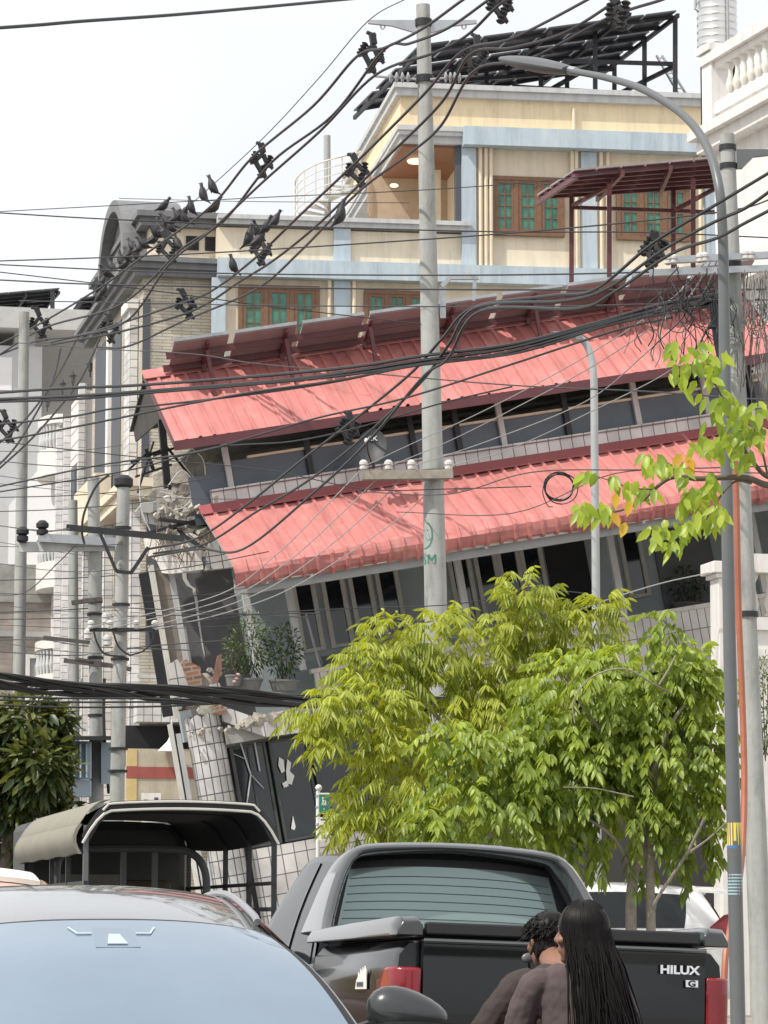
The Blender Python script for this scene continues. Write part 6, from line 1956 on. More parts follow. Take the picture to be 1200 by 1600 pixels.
# yellow green tree before the main pole
L1 = [(832, 958, 48, 50, 33.5), (815, 925, 22, 26, 33.2), (720, 1005, 95, 55, 33.5), (612, 1000, 42, 42, 33), (560, 1105, 75, 42, 32.5), (700, 1110, 130, 80, 33.5), (630, 1205, 75, 60, 32.5), (565, 1270, 40, 46, 32.5), (915, 985, 45, 45, 33.5), (945, 950, 14, 22, 33.5),
      (820, 1070, 100, 75, 33.8), (660, 1285, 65, 36, 32.8), (495, 1103, 32, 14, 32.2), (500, 1165, 18, 12, 32.2), (760, 1200, 90, 80, 33.8), (585, 1050, 50, 40, 32.8)]
g1 = P(775, 1440, 33.4); g1.z = .15
t1 = thing('street_tree', 'yellow green street tree with drooping feathery leaves before the main pole', 'tree', 'street trees in front of the collapsed building', loc=g1)
lf = Leaves(21)
tot = sum(l[2] * l[3] for l in L1)
for l in L1:
    for _ in range(int(1250 * l[2] * l[3] / tot) + 6):
        p, v = in_lump(lf.r, l)
        d = (v + Vector((0, -.25, .15)) + rv(lf.r) * .5)
        tone = .42 + .30 * v.z + .10 * lf.r.random() - (.15 if lf.r.random() < .25 else 0)  # clump tops painted lighter and undersides darker, imitating light from above
        if l[0] < 720 and l[1] > 1080: tone += .12  # sunward left side of the crown lightened in colour too
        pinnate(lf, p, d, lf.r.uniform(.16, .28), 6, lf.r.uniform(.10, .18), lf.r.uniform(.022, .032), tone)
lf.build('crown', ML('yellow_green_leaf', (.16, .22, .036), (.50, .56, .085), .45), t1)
C1 = P(760, 1230, 33.6)
limbs(t1, [([g1 - Vector((0, 0, .15)), P(790, 1380, 33.4), P(800, 1300, 33.5), C1], .085, .06)], 'trunk')
limbs(t1, [([C1, P(700, 1140, 33.4), P(610, 1040, 33)], .04, .012), ([C1, P(780, 1120, 33.6), P(830, 960, 33.5)], .045, .012), ([P(800, 1300, 33.5), P(850, 1200, 33.6), P(900, 1010, 33.6)], .04, .01),
           ([C1, P(640, 1190, 33), P(540, 1115, 32.4), P(480, 1100, 32.2)], .03, .006), ([P(790, 1330, 33.4), P(690, 1270, 33), P(580, 1270, 32.6)], .03, .006)])

# fresh green tree nearer the kerb, forked trunk
L2 = [(1000, 1055, 95, 48, 29.3), (1085, 1085, 48, 75, 29.3), (905, 1095, 95, 75, 29.5), (1045, 1180, 88, 80, 29.3), (865, 1205, 105, 80, 29.3), (745, 1262, 85, 55, 28.8), (975, 1270, 100, 60, 29.3), (1085, 1260, 44, 68, 29.3),
      (700, 1150, 32, 12, 28.6), (930, 1170, 90, 60, 29.6), (680, 1295, 50, 30, 28.6), (810, 1300, 70, 30, 29.2), (760, 1180, 60, 30, 29), (1040, 970, 22, 16, 29)]
g2 = P(1000, 1440, 29.3); g2.z = .15
t2 = thing('street_tree', 'fresh green street tree with oval leaves and a forked pale trunk beside the lamp post', 'tree', 'street trees in front of the collapsed building', loc=g2)
lf = Leaves(33)
tot = sum(l[2] * l[3] for l in L2)
for l in L2:
    for _ in range(int((1350 if l[1] < 1240 else 900) * l[2] * l[3] / tot) + 5):
        p, v = in_lump(lf.r, l)
        d = (v + Vector((0, -.25, .05)) + rv(lf.r) * .6)
        tone = .38 + .30 * v.z + .12 * lf.r.random() - (.18 if lf.r.random() < .3 else 0)  # light from above painted in: upper leaves of each clump paler
        if l[1] < 1100: tone += .06  # upper clumps get more of that painted light
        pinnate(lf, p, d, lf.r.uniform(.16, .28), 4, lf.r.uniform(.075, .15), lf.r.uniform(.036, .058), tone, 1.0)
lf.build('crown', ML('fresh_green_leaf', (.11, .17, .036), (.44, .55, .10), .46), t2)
F2 = P(1003, 1320, 29.3)
limbs(t2, [([g2 + Vector((-.06, 0, -.15)), P(986, 1440, 29.3), P(990, 1370, 29.3), F2, P(1010, 1230, 29.3)], .055, .04), ([g2 + Vector((.1, 0, -.15)), P(1017, 1440, 29.2), P(1016, 1350, 29.2), P(1020, 1240, 29.3), P(1030, 1120, 29.3)], .05, .025)], 'trunk')
limbs(t2, [([P(1022, 1420, 29.1), P(1028, 1402, 29), P(1072, 1335, 28.9), P(1100, 1280, 28.8)], .018, .012), ([P(1072, 1335, 28.9), P(1105, 1312, 28.8), P(1135, 1285, 28.7)], .012, .006),
           ([P(990, 1370, 29.3), P(960, 1310, 29.1), P(900, 1270, 29), P(860, 1260, 28.9)], .02, .006), ([P(1010, 1230, 29.3), P(930, 1130, 29.1), P(880, 1060, 29)], .03, .008),
           ([P(898, 1130, 28.5), P(896, 1095, 28.5), P(925, 1058, 28.5), P(975, 1045, 28.5), P(1020, 1068, 28.6), P(1050, 1085, 28.8)], .006, .009), ([P(1030, 1070, 28.3), P(1045, 1045, 28.3), P(1055, 1025, 28.4)], .010, .006),
           ([P(1010, 1230, 29.3), P(1050, 1130, 29), P(1090, 1080, 29)], .03, .006), ([P(880, 1230, 28.6), P(930, 1232, 28.6), P(990, 1245, 28.7)], .004, .007)])

# broad-leaved branch reaching in from the right
g3 = P(1300, 1440, 24.0); g3.z = .15
t3 = thing('broadleaf_tree', 'tree at the right edge whose broad leafy branch crosses both grey posts', 'tree', loc=g3)
lf = Leaves(5)
cl = [(1092, 560, 34, 22, 16), (1075, 590, 26, 24, 9), (1110, 585, 24, 22, 8), (1050, 540, 14, 12, 4), (1125, 625, 22, 18, 6), (1150, 650, 40, 26, 20), (1170, 680, 26, 26, 14), (1140, 690, 26, 20, 10), (1188, 640, 12, 16, 4),
      (1035, 728, 36, 18, 12), (1100, 700, 34, 18, 10), (1015, 725, 16, 14, 5), (1065, 745, 20, 14, 5), (925, 745, 14, 8, 4), (960, 752, 12, 10, 4), (1005, 770, 22, 12, 5), (915, 795, 18, 12, 7), (950, 800, 16, 10, 5), (985, 760, 16, 12, 4),
      (1085, 780, 24, 20, 10), (1105, 760, 22, 14, 7), (1030, 835, 30, 18, 10), (1065, 825, 26, 18, 9), (1050, 855, 22, 12, 6), (1110, 812, 16, 14, 8), (1120, 800, 14, 14, 4), (1170, 720, 20, 14, 6), (1080, 800, 14, 26, 5)]
for px, py, rx, ry, n in cl:
    for _ in range(int(n * 1.6)):
        p = P(px + lf.r.gauss(0, rx * .5), py - 6 + lf.r.gauss(0, ry * .45), 23.6 + lf.r.uniform(-.35, .35))
        d = Vector((lf.r.uniform(-.7, .7), lf.r.uniform(-.7, .3), lf.r.uniform(-1.2, -.3))).normalized()
        sd = d.cross(Vector((lf.r.uniform(-.5, .5), -1, .4))).normalized()
        tn = lf.r.uniform(.25, .95)
        lf.leaf(p, d, sd, lf.r.uniform(.095, .165), lf.r.uniform(.045, .072), tn, .12, .15)
lf.build('crown', ML('broad_bright_leaf', (.10, .20, .035), (.42, .52, .07), .5), t3)
lf = Leaves(6)
for px, py in ((1072, 712), (1080, 716), (1066, 709), (962, 770), (984, 782), (978, 816), (958, 800)):
    p = P(px, py, 23.4); d = Vector((lf.r.uniform(-.6, .6), -.3, -.7)).normalized()
    lf.leaf(p, d, d.cross(Vector((.2, -1, .3))).normalized(), .13, .07, lf.r.random(), .1, .15)
lf.build('dying_leaves', ML('yellowed_leaf', (.45, .22, .03), (.60, .42, .05), .4), t3)
DBARK = M('dark_twig', (.12, .095, .075), .9, var=.3)
q = lambda px, py, dy=0: P(px, py, 23.8 + dy)
limbs(t3, [([g3 - Vector((0, 0, .15)), P(1295, 1100, 24), P(1290, 800, 24), P(1280, 500, 24)], .10, .05)], 'trunk', DBARK)
limbs(t3, [([q(1290, 790), q(1230, 765), q(1195, 757), q(1160, 746), q(1090, 748), q(1070, 745), q(1045, 748), q(1022, 765), q(1000, 785), q(960, 800), q(920, 800)], .03, .005),
           ([q(1285, 690), q(1235, 740), q(1200, 745), q(1175, 720), q(1158, 695), q(1145, 670), q(1128, 620), q(1105, 580)], .025, .005), ([q(1200, 745), q(1190, 700), q(1180, 660)], .010, .004),
           ([q(1175, 755), q(1150, 752), q(1130, 770), q(1110, 800), q(1095, 820), q(1060, 822), q(1012, 830)], .010, .004), ([q(1090, 748), q(1055, 730), q(1035, 718)], .007, .003), ([q(1022, 765), q(985, 762), q(950, 750), q(925, 742)], .006, .003)], 'branch', DBARK)

# shaded tree at the left edge
L4 = [(40, 1125, 62, 40, 42), (86, 1155, 26, 62, 42), (60, 1195, 48, 50, 41.5), (15, 1230, 50, 60, 42), (25, 1310, 50, 50, 42.5), (85, 1230, 22, 44, 42.4), (70, 1290, 40, 46, 43), (-30, 1180, 60, 80, 42), (104, 1195, 12, 16, 41.6), (98, 1118, 16, 12, 41.8), (62, 1092, 22, 10, 42), (112, 1265, 14, 18, 42.2)]
g4 = P(-10, 1440, 42.2); g4.z = .0
t4 = thing('glossy_leaf_tree', 'glossy dark leaved tree at the left edge below the heavy black cables', 'tree', loc=g4)
lf = Leaves(55)
tot = sum(l[2] * l[3] for l in L4)
for l in L4:
    for _ in range(int(3600 * l[2] * l[3] / tot)):
        p, v = in_lump(lf.r, l, .4)
        d = (v + rv(lf.r) * .8 + Vector((0, -.3, -.3))).normalized()
        sd = d.cross(Vector((lf.r.uniform(-.8, .8), lf.r.uniform(-.8, .8), 1))).normalized()
        lf.leaf(p, d, sd, lf.r.uniform(.13, .27), lf.r.uniform(.06, .11), min(1.3, max(0, .28 + .3 * v.z + lf.r.gauss(0, .28))), .15, .2)  # tone rises with height in the clump as painted top light
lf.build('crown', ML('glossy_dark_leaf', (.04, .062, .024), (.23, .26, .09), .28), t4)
limbs(t4, [([g4, P(10, 1330, 42.2), P(30, 1220, 42.2), P(50, 1120, 42)], .10, .03)], 'trunk', DBARK)
limbs(t4, [([P(30, 1220, 42.2), P(80, 1180, 42), P(105, 1140, 42)], .04, .01)], 'branch', DBARK)

# leafy plants in pots on the broken balcony
POTM = M('grey_pot', (.17, .17, .165), .8, var=.2)
def pot_plant(px, py, w, h, Y, label, seed, n, pw, tone=.3, nm='potted_plant', pot=True, grp='potted plants on the balcony ledge'):
    b = P(px, py, Y)
    t = thing(nm, label, 'plant', grp, loc=b)
    if pot:
        r0 = pw * Y / FPX / 2
        mb = MB(); mb.lathe([(r0 * .8, -.0), (r0, .14), (r0 * 1.06, .14), (r0 * 1.06, .17), (r0 * .9, .17), (r0 * .9, .13)], 18); mb.build('pot', POTM, t, smooth=True)
    lf = Leaves(seed)
    for _ in range(n):
        p, v = in_lump(lf.r, (px, py - h * .55 - 12, w, h * .5, Y), .3)
        d = (v + rv(lf.r) * .8).normalized()
        lf.leaf(p, d, d.cross(Vector((lf.r.uniform(-1, 1), -.6, .8))).normalized(), lf.r.uniform(.05, .11), lf.r.uniform(.02, .035), min(1, max(0, tone + .3 * v.z + lf.r.uniform(-.2, .3))), .15)  # painted top light again, higher leaves paler
    lf.build('foliage', _pl, t)
    o = Vector(b)
    for k in range(4):
        mb = MB(); mb.tube([Vector((0, 0, .1)), P(px + (k - 1.5) * w * .25, py - h * .5, Y) - o, P(px + (k - 1.5) * w * .45, py - h * .9, Y) - o], .008, 5); mb.build('stem', DBARK, t)
_pl = ML('potted_leaf', (.025, .055, .022), (.14, .20, .06), .3)
pot_plant(388, 1078, 36, 105, 49.6, 'large leafy potted plant on the broken balcony ledge beside the torn sheet', 61, 700, 44)
pot_plant(444, 1080, 30, 90, 49.7, 'dark leafy potted plant on the balcony ledge beside the peeling post', 62, 480, 46, .15)
pot_plant(365, 1072, 18, 60, 49.4, 'small sparse potted plant with pink blooms at the ledge end', 63, 120, 26)
pot_plant(1075, 958, 34, 60, 53.5, 'shaded potted plant inside the right end of the balcony', 64, 260, 50, .1)
pot_plant(1196, 1200, 20, 160, 46, 'green shrub behind the stout pole under the white wall', 65, 420, 30, .6, 'shrub', False, None)
PINKF = M('pink_bloom', (.62, .36, .36), .7)
mb = MB()
for px, py in ((363, 1056), (369, 1060), (366, 1065), (372, 1054)):
    mb.ball(P(px, py, 49.3), .035, .03, .025, u=8, v=6)
tag(mb.build('fallen_blossom', PINKF, smooth=True), 'pink bougainvillea sprig lying by the ledge end pots', 'flower')

# ================================================================ pedestrian sign in front of the shop windows
SGY = 34.5
sgn = thing('street_sign', 'white post with a green pictogram board over a white notice by the shop windows', 'street sign', loc=(P(497, 1440, SGY).x, SGY, .15))
r = rel(sgn)
mb = MB(); mb.tube([(0, 0, 0), r(497, 1236, SGY)], .022, 10); mb.build('post', M('white_post', (.72, .72, .72), .5), sgn, smooth=True)
mb = MB(); mb.ball(r(498, 1231, SGY), .036); mb.build('ball_cap', WHITE, sgn, smooth=True)
def plate(x0, x1, y0, y1, mt, nm, dy=-.04, parent=sgn, th=.012):
    mb = MB(); a, b = r(x0, y1, SGY), r(x1, y0, SGY)
    mb.box(a.x, b.x, a.y + dy, a.y + dy + th, a.z, b.z); return mb.build(nm, mt, parent)
bd = plate(498, 515, 1239, 1272, WHITE, 'board_frame')
plate(498.6, 514.4, 1241.5, 1269.5, M('sign_green', (.03, .20, .14), .4), 'green_board', -.045, bd, .004)
mb = MB()
def bit(x0, x1, y0, y1, dy=-.049):
    a, b = r(x0, y1, SGY), r(x1, y0, SGY); mb.box(a.x, b.x, a.y + dy, a.y + dy + .003, a.z, b.z)
def seg(xa, ya, xb, yb, w=1.6, dy=-.0475):
    a, b = r(xa, ya, SGY) + Vector((0, dy, 0)), r(xb, yb, SGY) + Vector((0, dy, 0)); mb.bar(a, b, w * SGY / FPX, .003, up=(0, 1, 0))
bit(503.4, 505.6, 1245.5, 1248)
seg(504.5, 1248, 505.2, 1253, 2.6); seg(505, 1253, 503, 1258, 1.6); seg(505.2, 1253, 507.5, 1257.6, 1.6); seg(504.2, 1249, 508.5, 1251.5, 1.2); seg(508.5, 1251, 509.4, 1257.5, 1.6)
bit(502.5, 510, 1257.2, 1258.4); seg(505.6, 1263.5, 507.5, 1265.2, 1.2)
mb.build('pictogram', WHITE, bd)
nb = plate(498.5, 513.5, 1277, 1313, WHITE, 'notice_board')
mb = MB()
bit(501, 512, 1279.6, 1281.4, -.045)
seg(507, 1285, 507.4, 1295, 1.8, -.0445); seg(507.3, 1288, 508.8, 1293, 1.0, -.0445); seg(505, 1301, 507, 1299.5, 1.0, -.0445); seg(507, 1299.5, 509, 1300.5, 1.0, -.0445)
for y in (1304.5, 1308):
    for k in range(5): bit(502.6 + k * 1.7, 503.7 + k * 1.7, y, y + 2, -.045)
mb.build('notice_print', SLATE, nb)
plate(515.5, 562, 1238, 1292, M('grey_green_panel', (.17, .18, .14), .5, .2), 'side_panel', .06)
for y in (1244, 1261, 1288):
    mb = MB(); mb.lathe([(.026, -.012), (.026, .012)], 12, r(496.6, y, SGY)); mb.build('clip', STEEL, sgn)
# ================================================================ riders on a moped
SKIN = M('brown_skin', (.24, .125, .085), .5, var=.08, scale=12, spec=.4)
HAIR = M('black_hair', (.0075, .0062, .006), .5, var=.35, scale=60, spec=.2)
SHIRT1 = M('faded_brown_shirt', (.062, .050, .048), .95, var=.18, scale=5, bump=.12, bscale=240, spec=.15)
SHIRT2 = M('mauve_grey_shirt', (.105, .082, .083), .95, var=.15, scale=5, bump=.12, bscale=240, spec=.15)
TROU = M('dark_trousers', (.03, .032, .045), .9, var=.2)
def organic(mb, name, mt, parent, voxel=.008, smooth=6, disp=0.0, dscale=.12):
    """fuse overlapping limbs into one continuous skin"""
    me0 = bpy.data.meshes.new(name)
    bmesh.ops.recalc_face_normals(mb.b, faces=mb.b.faces)
    mb.b.to_mesh(me0); mb.b.free()
    ob = bpy.data.objects.new(name, me0); COL.objects.link(ob)
    md = ob.modifiers.new('fuse', 'REMESH'); md.mode = 'VOXEL'; md.voxel_size = voxel
    sm = ob.modifiers.new('soft', 'SMOOTH'); sm.factor = .5; sm.iterations = smooth
    if disp:
        tx = bpy.data.textures.new(name + '_folds', 'CLOUDS'); tx.noise_scale = dscale; tx.noise_depth = 2
        dm = ob.modifiers.new('folds', 'DISPLACE'); dm.texture = tx; dm.strength = disp; dm.mid_level = .5
    dg = bpy.context.evaluated_depsgraph_get()
    me = bpy.data.meshes.new_from_object(ob.evaluated_get(dg))
    bpy.data.objects.remove(ob)
    me.materials.clear(); me.materials.append(mt)
    me.polygons.foreach_set('use_smooth', [True] * len(me.polygons))
    o = bpy.data.objects.new(name, me); COL.objects.link(o); o.parent = parent
    return o
def ZM(z): return .58 + (z - .58) * 1.145 if z < 1.1 else z + .0754
def limb(mb, pts, rs, n=12):
    c = cr(pts, 5)
    rr = []
    for i in range(len(c)):
        t = i / (len(c) - 1) * (len(rs) - 1); k = min(int(t), len(rs) - 2)
        rr.append(rs[k] + (rs[k + 1] - rs[k]) * (t - k))
    mb.tube(c, rr, n)
def torso(mb, secs, n=20, zs=True):
    if zs: secs = [(a, b, ZM(z), c, d) for a, b, z, c, d in secs]
    g = [[mb.b.verts.new((cx + rx * math.cos(2 * math.pi * k / n), cy + ry * math.sin(2 * math.pi * k / n), z)) for k in range(n)] for cx, cy, z, rx, ry in secs]
    for i in range(len(g) - 1):
        for k in range(n): mb.b.faces.new([g[i][k], g[i][(k + 1) % n], g[i + 1][(k + 1) % n], g[i + 1][k]])
    mb.b.faces.new(g[0][::-1]); mb.b.faces.new(g[-1])
def head(mb, c, yaw, s=1.0):
    """skull, jaw, nose, brow, lips and ears, turned to the left by yaw"""
    q = Matrix.Rotation(R_(yaw), 3, 'Z')
    C_ = Vector(c)
    def at(x, y, z): return C_ + q @ (Vector((x, y, z)) * s)
    mb.ball(at(0, -.012, .028), .074 * s, .092 * s, .085 * s, q, 20, 14)
    mb.ball(at(0, .028, -.045), .053 * s, .060 * s, .062 * s, q)
    mb.ball(at(0, .062, -.088), .024 * s, .022 * s, .020 * s, q)
    mb.tube([at(0, .078, .022), at(0, .100, -.018), at(0, .092, -.026)], [.008 * s, .014 * s, .012 * s], 8)
    for sx in (-1, 1):
        mb.ball(at(sx * .013, .090, -.024), .009 * s, u=8, v=6)
        mb.ball(at(sx * .040, .062, -.018), .024 * s, .022 * s, .02 * s, q, 10, 8)
        mb.ball(at(sx * .030, .074, .034), .024 * s, .010 * s, .008 * s, q, 10, 8)
        mb.ball(at(sx * .031, .070, .014), .0125 * s, u=8, v=6)
        mb.ball(at(sx * .075, -.012, -.008), .010 * s, .022 * s, .034 * s, q @ Matrix.Rotation(R_(sx * 18), 3, 'Z'), 10, 8)
        mb.ball(at(sx * .072, -.002, -.036), .009 * s, .011 * s, .013 * s, q, 8, 6)
    mb.ball(at(0, .086, -.050), .020 * s, .010 * s, .006 * s, q, 10, 6)
    mb.ball(at(0, .084, -.060), .017 * s, .010 * s, .006 * s, q, 10, 6)
    return at
def hand(mb, w, d, up, s=1):
    """palm, four unequal bent fingers and a thumb leaving the side of the palm"""
    w, d, up = Vector(w), Vector(d).normalized(), Vector(up).normalized()
    sd = d.cross(up).normalized() * s
    mb.tube([w, w + d * .03, w + d * .085], [.024, .033, .032], 10)
    for i, (o, L) in enumerate(((-.027, .070), (-.009, .078), (.009, .072), (.026, .056))):
        b = w + d * .08 + sd * o
        p1 = b + d * (L * .4) - up * .006
        p2 = p1 + (d * .55 - up * .85).normalized() * (L * .35)
        p3 = p2 + (-d * .15 - up).normalized() * (L * .28)
        mb.tube([b, p1, p2, p3], [.0095, .009, .0085, .0075], 8)
    b = w + d * .03 - sd * .03
    mb.tube([b, b + d * .025 - sd * .022 - up * .012, b + d * .05 - sd * .022 - up * .036], [.012, .0105, .009], 8)

mp2 = P(880, 1440, 12.15)
HDG = 11.0
MM = Matrix.Translation((mp2.x, mp2.y, 0)) @ Matrix.Rotation(R_(HDG), 4, 'Z')
MMi = MM.inverted()
def lw_(px, py, Y): return MMi @ Vector(P(px, py, Y))
# --- moped
mo = thing('moped', 'small dark moped carrying two riders behind the black pickup', 'moped', M4=MM)
for y in (.62, -.58):
    mb = MB(); mb.lathe([(.17, -.035), (.225, -.035), (.245, -.015), (.245, .015), (.225, .035), (.17, .035)], 28, (0, y, .245), (1, 0, 0)); w_ = mb.build('wheel', TYRE, mo, smooth=True)
    mb = MB(); mb.lathe([(.175, -.015), (.175, .015), (.04, .03), (.02, .03)], 20, (0, y, .245), (1, 0, 0)); mb.build('rim', RIM, w_, smooth=True)
MOP = paint('dark_red_moped', (.10, .012, .015), .1, .3)
mb = MB(); mb.slab(lambda u, v, w: (.10 * math.sin((u - .5) * 3) * (1.2 - .5 * abs(v - .4)), -.75 + 1.0 * v, .36 + .17 * v * (1 - v) + .14 * math.cos((u - .5) * 3) - w), 10, 8, .02); mb.build('body', MOP, mo, smooth=True)
mb = MB(); mb.slab(lambda u, v, w: (.13 * math.sin((u - .5) * 2.6), -.62 + .86 * v, .50 + .05 * math.cos((u - .5) * 2.6) + .02 * math.cos(v * 6) - w), 10, 10, .05); mb.build('seat', BLACK, mo, smooth=True)
mb = MB(); mb.tube(cr([(0, .58, .28), (0, .50, .6), (0, .44, .86)], 5), .035, 8); mb.build('steering_column', MOP, mo, smooth=True)
mb = MB(); mb.tube(cr([(-.32, .30, .90), (-.2, .40, .93), (0, .44, .88), (.2, .40, .93), (.32, .30, .90)], 5), .014, 8); mb.build('handlebar', IRON, mo, smooth=True)
for s in (-1, 1):
    mb = MB(); mb.bar((s * .12, .05, .24), (s * .24, .05, .23), .04); mb.build('footrest', IRON, mo)
    c = lw_(826, 1497, 12.62) if s < 0 else Vector((.30, .40, 1.18))
    mb = MB(); mb.ball(c, .028, .010, .020); ms = mb.build('mirror', M('pale_mirror_shell', (.16, .16, .17), .3), mo, smooth=True)
    mb = MB(); mb.tube(cr([(s * .2, .40, .93), (c.x + .0, c.y + .03, c.z - .12), c], 5), .006, 6); mb.build('mirror_stem', IRON, ms)
mb = MB(); mb.ball((0, .55, .80), .10, .10, .10); mb.build('headlamp', MOP, mo, smooth=True)
mb = MB(); mb.box(-.10, .10, -.84, -.80, .40, .50); mb.build('tail_light', REDL, mo, bevel=.01)

# --- man at the handlebar
hm = lw_(856, 1474, 12.55)
man = thing('person', 'person with short wavy black hair in a faded brown shirt steering the moped', 'person', 'riders on the moped', M4=MM)
hx_, hy_, hz_ = hm
mb = MB()
torso(mb, [(.0, .12, .56, .15, .12), (.0, .12, .66, .155, .115), (.0, .11, .78, .135, .10), (hx_ * .4, .12, .92, .16, .105), (hx_ * .7, .14, 1.02, .17, .10), (hx_ * .8, .15, 1.08, .13, .08), (hx_, .17, 1.12, .06, .06)])
limb(mb, [(hx_, .165, 1.06), (hx_, .18, 1.14), (hx_, hy_ - .02, hz_ - .03)], [.062, .055, .054])
ath = head(mb, (hx_, hy_, hz_), 8)
sh = {}
for s in (-1, 1):
    S = Vector((hx_ * .7 + s * .168, .14, 1.10)); E = Vector((s * .33 - .02, .17, .80)); W = Vector((s * .315, .29, .93)) if s > 0 else Vector((-.32, .28, .915))
    sh[s] = (S, E, W)
    limb(mb, [S + Vector((-s * .05, 0, .0)), S, S.lerp(E, .5) + Vector((s * .012, 0, 0)), E, E.lerp(W, .5), W], [.05, .055, .047, .040, .036, .026])
    hand(mb, W, (0, 1, -.15), (0, 0.1, 1), s)
    Hp, K, A = Vector((s * .09, .12, .58)), Vector((s * .20, .46, .54)), Vector((s * .19, .36, .26))
    limb(mb, [Hp, Hp.lerp(K, .5), K, K.lerp(A, .4), A], [.085, .075, .055, .052, .036])
    limb(mb, [A, A + Vector((0, .04, -.035)), A + Vector((0, .14, -.04))], [.036, .036, .025])
body = organic(mb, 'body', SKIN, man, .0065, 5)
mb = MB()
torso(mb, [(.0, .12, .60, .175, .14), (.0, .12, .70, .172, .135), (.0, .11, .80, .158, .122), (hx_ * .4, .12, .93, .178, .124), (hx_ * .7, .14, 1.035, .168, .108), (hx_ * .8, .15, 1.085, .128, .088), (hx_, .165, 1.115, .082, .076)])
for s in (-1, 1):
    S, E, W = sh[s]
    limb(mb, [S + Vector((-s * .06, 0, .005)), S + Vector((0, 0, .004)), S.lerp(E, .45) + Vector((s * .012, 0, 0)), S.lerp(E, .88)], [.058, .064, .064, .066])
organic(mb, 'shirt', SHIRT1, man, .006, 4, .012, .05)
mb = MB()
for s in (-1, 1):
    Hp, K, A = Vector((s * .09, .12, .58)), Vector((s * .20, .46, .54)), Vector((s * .19, .36, .26))
    limb(mb, [Hp + Vector((-s * .05, -.05, .02)), Hp, Hp.lerp(K, .5), K, K.lerp(A, .4), A + Vector((0, 0, .04))], [.08, .10, .088, .068, .064, .055])
organic(mb, 'trousers', TROU, man, .012, 4)
for s in (-1, 1):
    A = Vector((s * .19, .36, .26)); mb = MB(); limb(mb, [A + Vector((0, -.05, -.02)), A + Vector((0, .04, -.04)), A + Vector((0, .17, -.045))], [.036, .044, .032]); organic(mb, 'shoe', BLACK, man, .012, 3)
# his hair: cropped nape, loose waves on top
def scalp_strands(mb, at, n, seed, lo, hi, length, rad, curl, back=False):
    rr = random.Random(seed)
    for _ in range(n):
        th = rr.uniform(lo[0], hi[0]); ph = rr.uniform(lo[1], hi[1])
        d = Vector((math.cos(ph) * math.cos(th), math.cos(ph) * math.sin(th), math.sin(ph)))
        p0 = (d.x * .078, d.y * .097 - .012, d.z * .090 + .028)
        pts = [Vector(p0)]
        tv = Vector((-d.y, d.x, .0)) * rr.uniform(-1, 1) + Vector((0, 0, -.35)) + d * .5
        L = length * rr.uniform(.6, 1.2)
        w = rr.uniform(0, 6)
        for k in range(1, 6):
            t = k / 5
            pts.append(Vector(p0) + tv * (L * t) + Vector((math.sin(w + t * 6), math.cos(w + t * 5), math.sin(w * 2 + t * 6))) * curl * t - Vector((0, 0, .4 * L * t * t)))
        mb.tube([at(*p) for p in pts], [rad, rad * .95, rad * .9, rad * .8, rad * .6, rad * .25], 5)
mb = MB()
q = Matrix.Rotation(R_(8), 3, 'Z')
mb.ball(ath(0, -.022, .040), .080, .094, .088, q, 20, 14)
mb.ball(ath(0, -.046, -.015), .077, .068, .082, q, 16, 10)
cap = organic(mb, 'hair', HAIR, man, .007, 3, .012, .03)
mb = MB(); scalp_strands(mb, ath, 420, 9, (0, .10), (2 * math.pi, 1.5), .052, .0040, .014); mb.build('hair_wave', HAIR, cap, smooth='all')

# --- woman behind him
hw = lw_(908, 1462, 11.85)
wo_ = thing('person', 'person with long straight black hair in a mauve grey shirt riding pillion', 'person', 'riders on the moped', M4=MM)
hx_, hy_, hz_ = hw
YAW = 58
mb = MB()
torso(mb, [(.02, -.22, .58, .15, .12), (.02, -.22, .68, .15, .11), (.02, -.21, .80, .12, .09), (.02, -.20, .93, .14, .095), (hx_ * .8, -.19, 1.03, .15, .09), (hx_ * .9, -.19, 1.09, .10, .07), (hx_, -.19, 1.13, .05, .05)])
limb(mb, [(hx_, -.19, 1.06), (hx_, -.185, 1.14), (hx_, hy_ - .02, hz_ - .03)], [.052, .046, .046])
atw = head(mb, (hx_, hy_, hz_), YAW, .96)
sh = {}
for s in (-1, 1):
    S = Vector((hx_ * .8 + s * .150, -.19, 1.115)); E = Vector((hx_ * .5 + s * .225, -.10, .82)); W = Vector((s * .17, .10, .80))
    sh[s] = (S, E, W)
    limb(mb, [S + Vector((-s * .05, 0, 0)), S, S.lerp(E, .5), E, E.lerp(W, .5), W], [.045, .047, .041, .034, .031, .022])
    hand(mb, W, (-s * .25, 1, 0), (s * .9, .2, .3), s)
    Hp, K, A = Vector((s * .09, -.22, .60)), Vector((s * .24, .10, .56)), Vector((s * .22, -.05, .24))
    limb(mb, [Hp, Hp.lerp(K, .5), K, K.lerp(A, .4), A], [.085, .075, .052, .050, .033])
    limb(mb, [A, A + Vector((0, .04, -.03)), A + Vector((0, .13, -.035))], [.033, .033, .022])
organic(mb, 'body', SKIN, wo_, .0065, 5)
mb = MB()
torso(mb, [(.02, -.22, .60, .17, .14), (.02, -.22, .70, .166, .132), (.02, -.21, .80, .145, .112), (.02, -.20, .94, .158, .116), (hx_ * .8, -.19, 1.045, .148, .100), (hx_ * .9, -.19, 1.098, .115, .085), (hx_, -.19, 1.122, .072, .066)])
for s in (-1, 1):
    S, E, W = sh[s]
    limb(mb, [S + Vector((-s * .06, 0, .005)), S + Vector((0, 0, .003)), S.lerp(E, .4) + Vector((s * .014, 0, 0)), S.lerp(E, .62)], [.050, .056, .060, .066])
organic(mb, 'shirt', SHIRT2, wo_, .006, 4, .010, .05)
mb = MB()
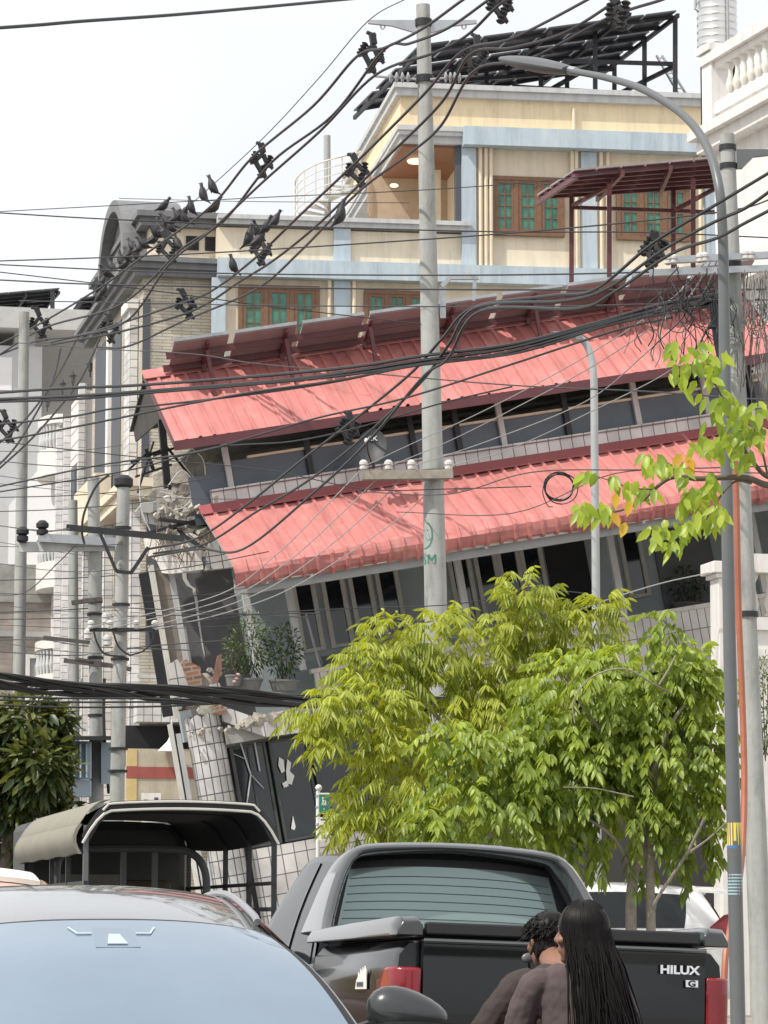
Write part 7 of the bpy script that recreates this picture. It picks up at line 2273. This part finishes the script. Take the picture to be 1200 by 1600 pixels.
for s in (-1, 1):
    Hp, K, A = Vector((s * .09, -.22, .60)), Vector((s * .24, .10, .56)), Vector((s * .22, -.05, .24))
    limb(mb, [Hp + Vector((-s * .05, -.04, .02)), Hp, Hp.lerp(K, .5), K, K.lerp(A, .4), A + Vector((0, 0, .04))], [.08, .098, .086, .066, .062, .05])
organic(mb, 'trousers', TROU, wo_, .012, 4)
for s in (-1, 1):
    A = Vector((s * .22, -.05, .24)); mb = MB(); limb(mb, [A + Vector((0, -.04, -.02)), A + Vector((0, .04, -.034)), A + Vector((0, .15, -.04))], [.032, .038, .028]); organic(mb, 'shoe', BLACK, wo_, .012, 3)
# her hair: solid fall with separate strands over it
mb = MB()
q = Matrix.Rotation(R_(YAW * .6), 3, 'Z')
mb.ball(Vector((hx_ + .006, hy_ - .024, hz_ + .036)), .088, .102, .094, q, 20, 14)
torso(mb, [(hx_ + .006, hy_ - .035, hz_ + .05, .078, .080), (hx_ + .010, hy_ - .055, hz_ - .03, .082, .072), (hx_ + .014, hy_ - .075, hz_ - .10, .084, .060), (hx_ + .024, hy_ - .115, hz_ - .20, .088, .045), (hx_ + .036, hy_ - .145, hz_ - .32, .092, .035), (hx_ + .044, hy_ - .15, hz_ - .46, .085, .026), (hx_ + .05, hy_ - .145, hz_ - .60, .05, .012)], 20, False)
cap = organic(mb, 'hair', HAIR, wo_, .007, 4, .008, .05)
mb = MB()
rr = random.Random(3)
for _ in range(760):
    th = rr.uniform(math.pi * 1.09, math.pi * 2.12)
    ph = rr.uniform(.15, 1.35)
    d = Vector((math.cos(ph) * math.cos(th), math.cos(ph) * math.sin(th), math.sin(ph)))
    b = Vector((hx_ + .004, hy_ - .02, hz_ + .036))
    rX, rY, rZ = .0925, .1045, .0965
    pts = []
    n0 = 5
    for k in range(n0):
        pk = ph * (1 - k / n0)
        pts.append(b + Vector((math.cos(pk) * math.cos(th) * rX, math.cos(pk) * math.sin(th) * rY, math.sin(pk) * rZ)))
    e = b + Vector((math.cos(th) * rX, math.sin(th) * rY, 0))
    Lh = rr.uniform(.40, .66)
    wob = rr.gauss(0, .012) if rr.random() < .76 else rr.gauss(0, .035)
    for k in range(1, 9):
        t = k / 8
        dep = Lh * t
        cx = hx_ + .012 + .042 * min(1, dep / .4)
        wd = (.090 + .006 * min(1, dep / .3) - .05 * max(0, (dep - .40) / .25))
        yb = hy_ - .02 - .052 - (.075 * min(1, dep / .35)) + .004
        tx_, ty_ = cx + math.cos(th) * wd, yb + (.05 - .05 * math.sin(th) * -1) * .5 + math.sin(th) * .035
        w_ = min(1, dep / .12)
        lf_ = .95 + .16 * math.sin(th * 9 + 1.3) + .10 * math.sin(th * 23)
        tx_ = cx + (tx_ - cx) * (1 + (lf_ - .95) * .25 * t); ty_ -= (lf_ - .95) * .05 * w_
        tx_ += wob * t; ty_ -= abs(wob) * .6 * t
        pts.append(Vector((e.x * (1 - w_) + tx_ * w_ + rr.uniform(-.003, .003), e.y * (1 - w_) + ty_ * w_ + rr.uniform(-.002, .002), e.z - dep)))
    mb.tube(pts, [rr.uniform(.0016, .0038)] * 8 + [.0022, .002, .0017, .0013, .0008], 4)
mb.build('hair_strand', HAIR, cap, smooth='all')
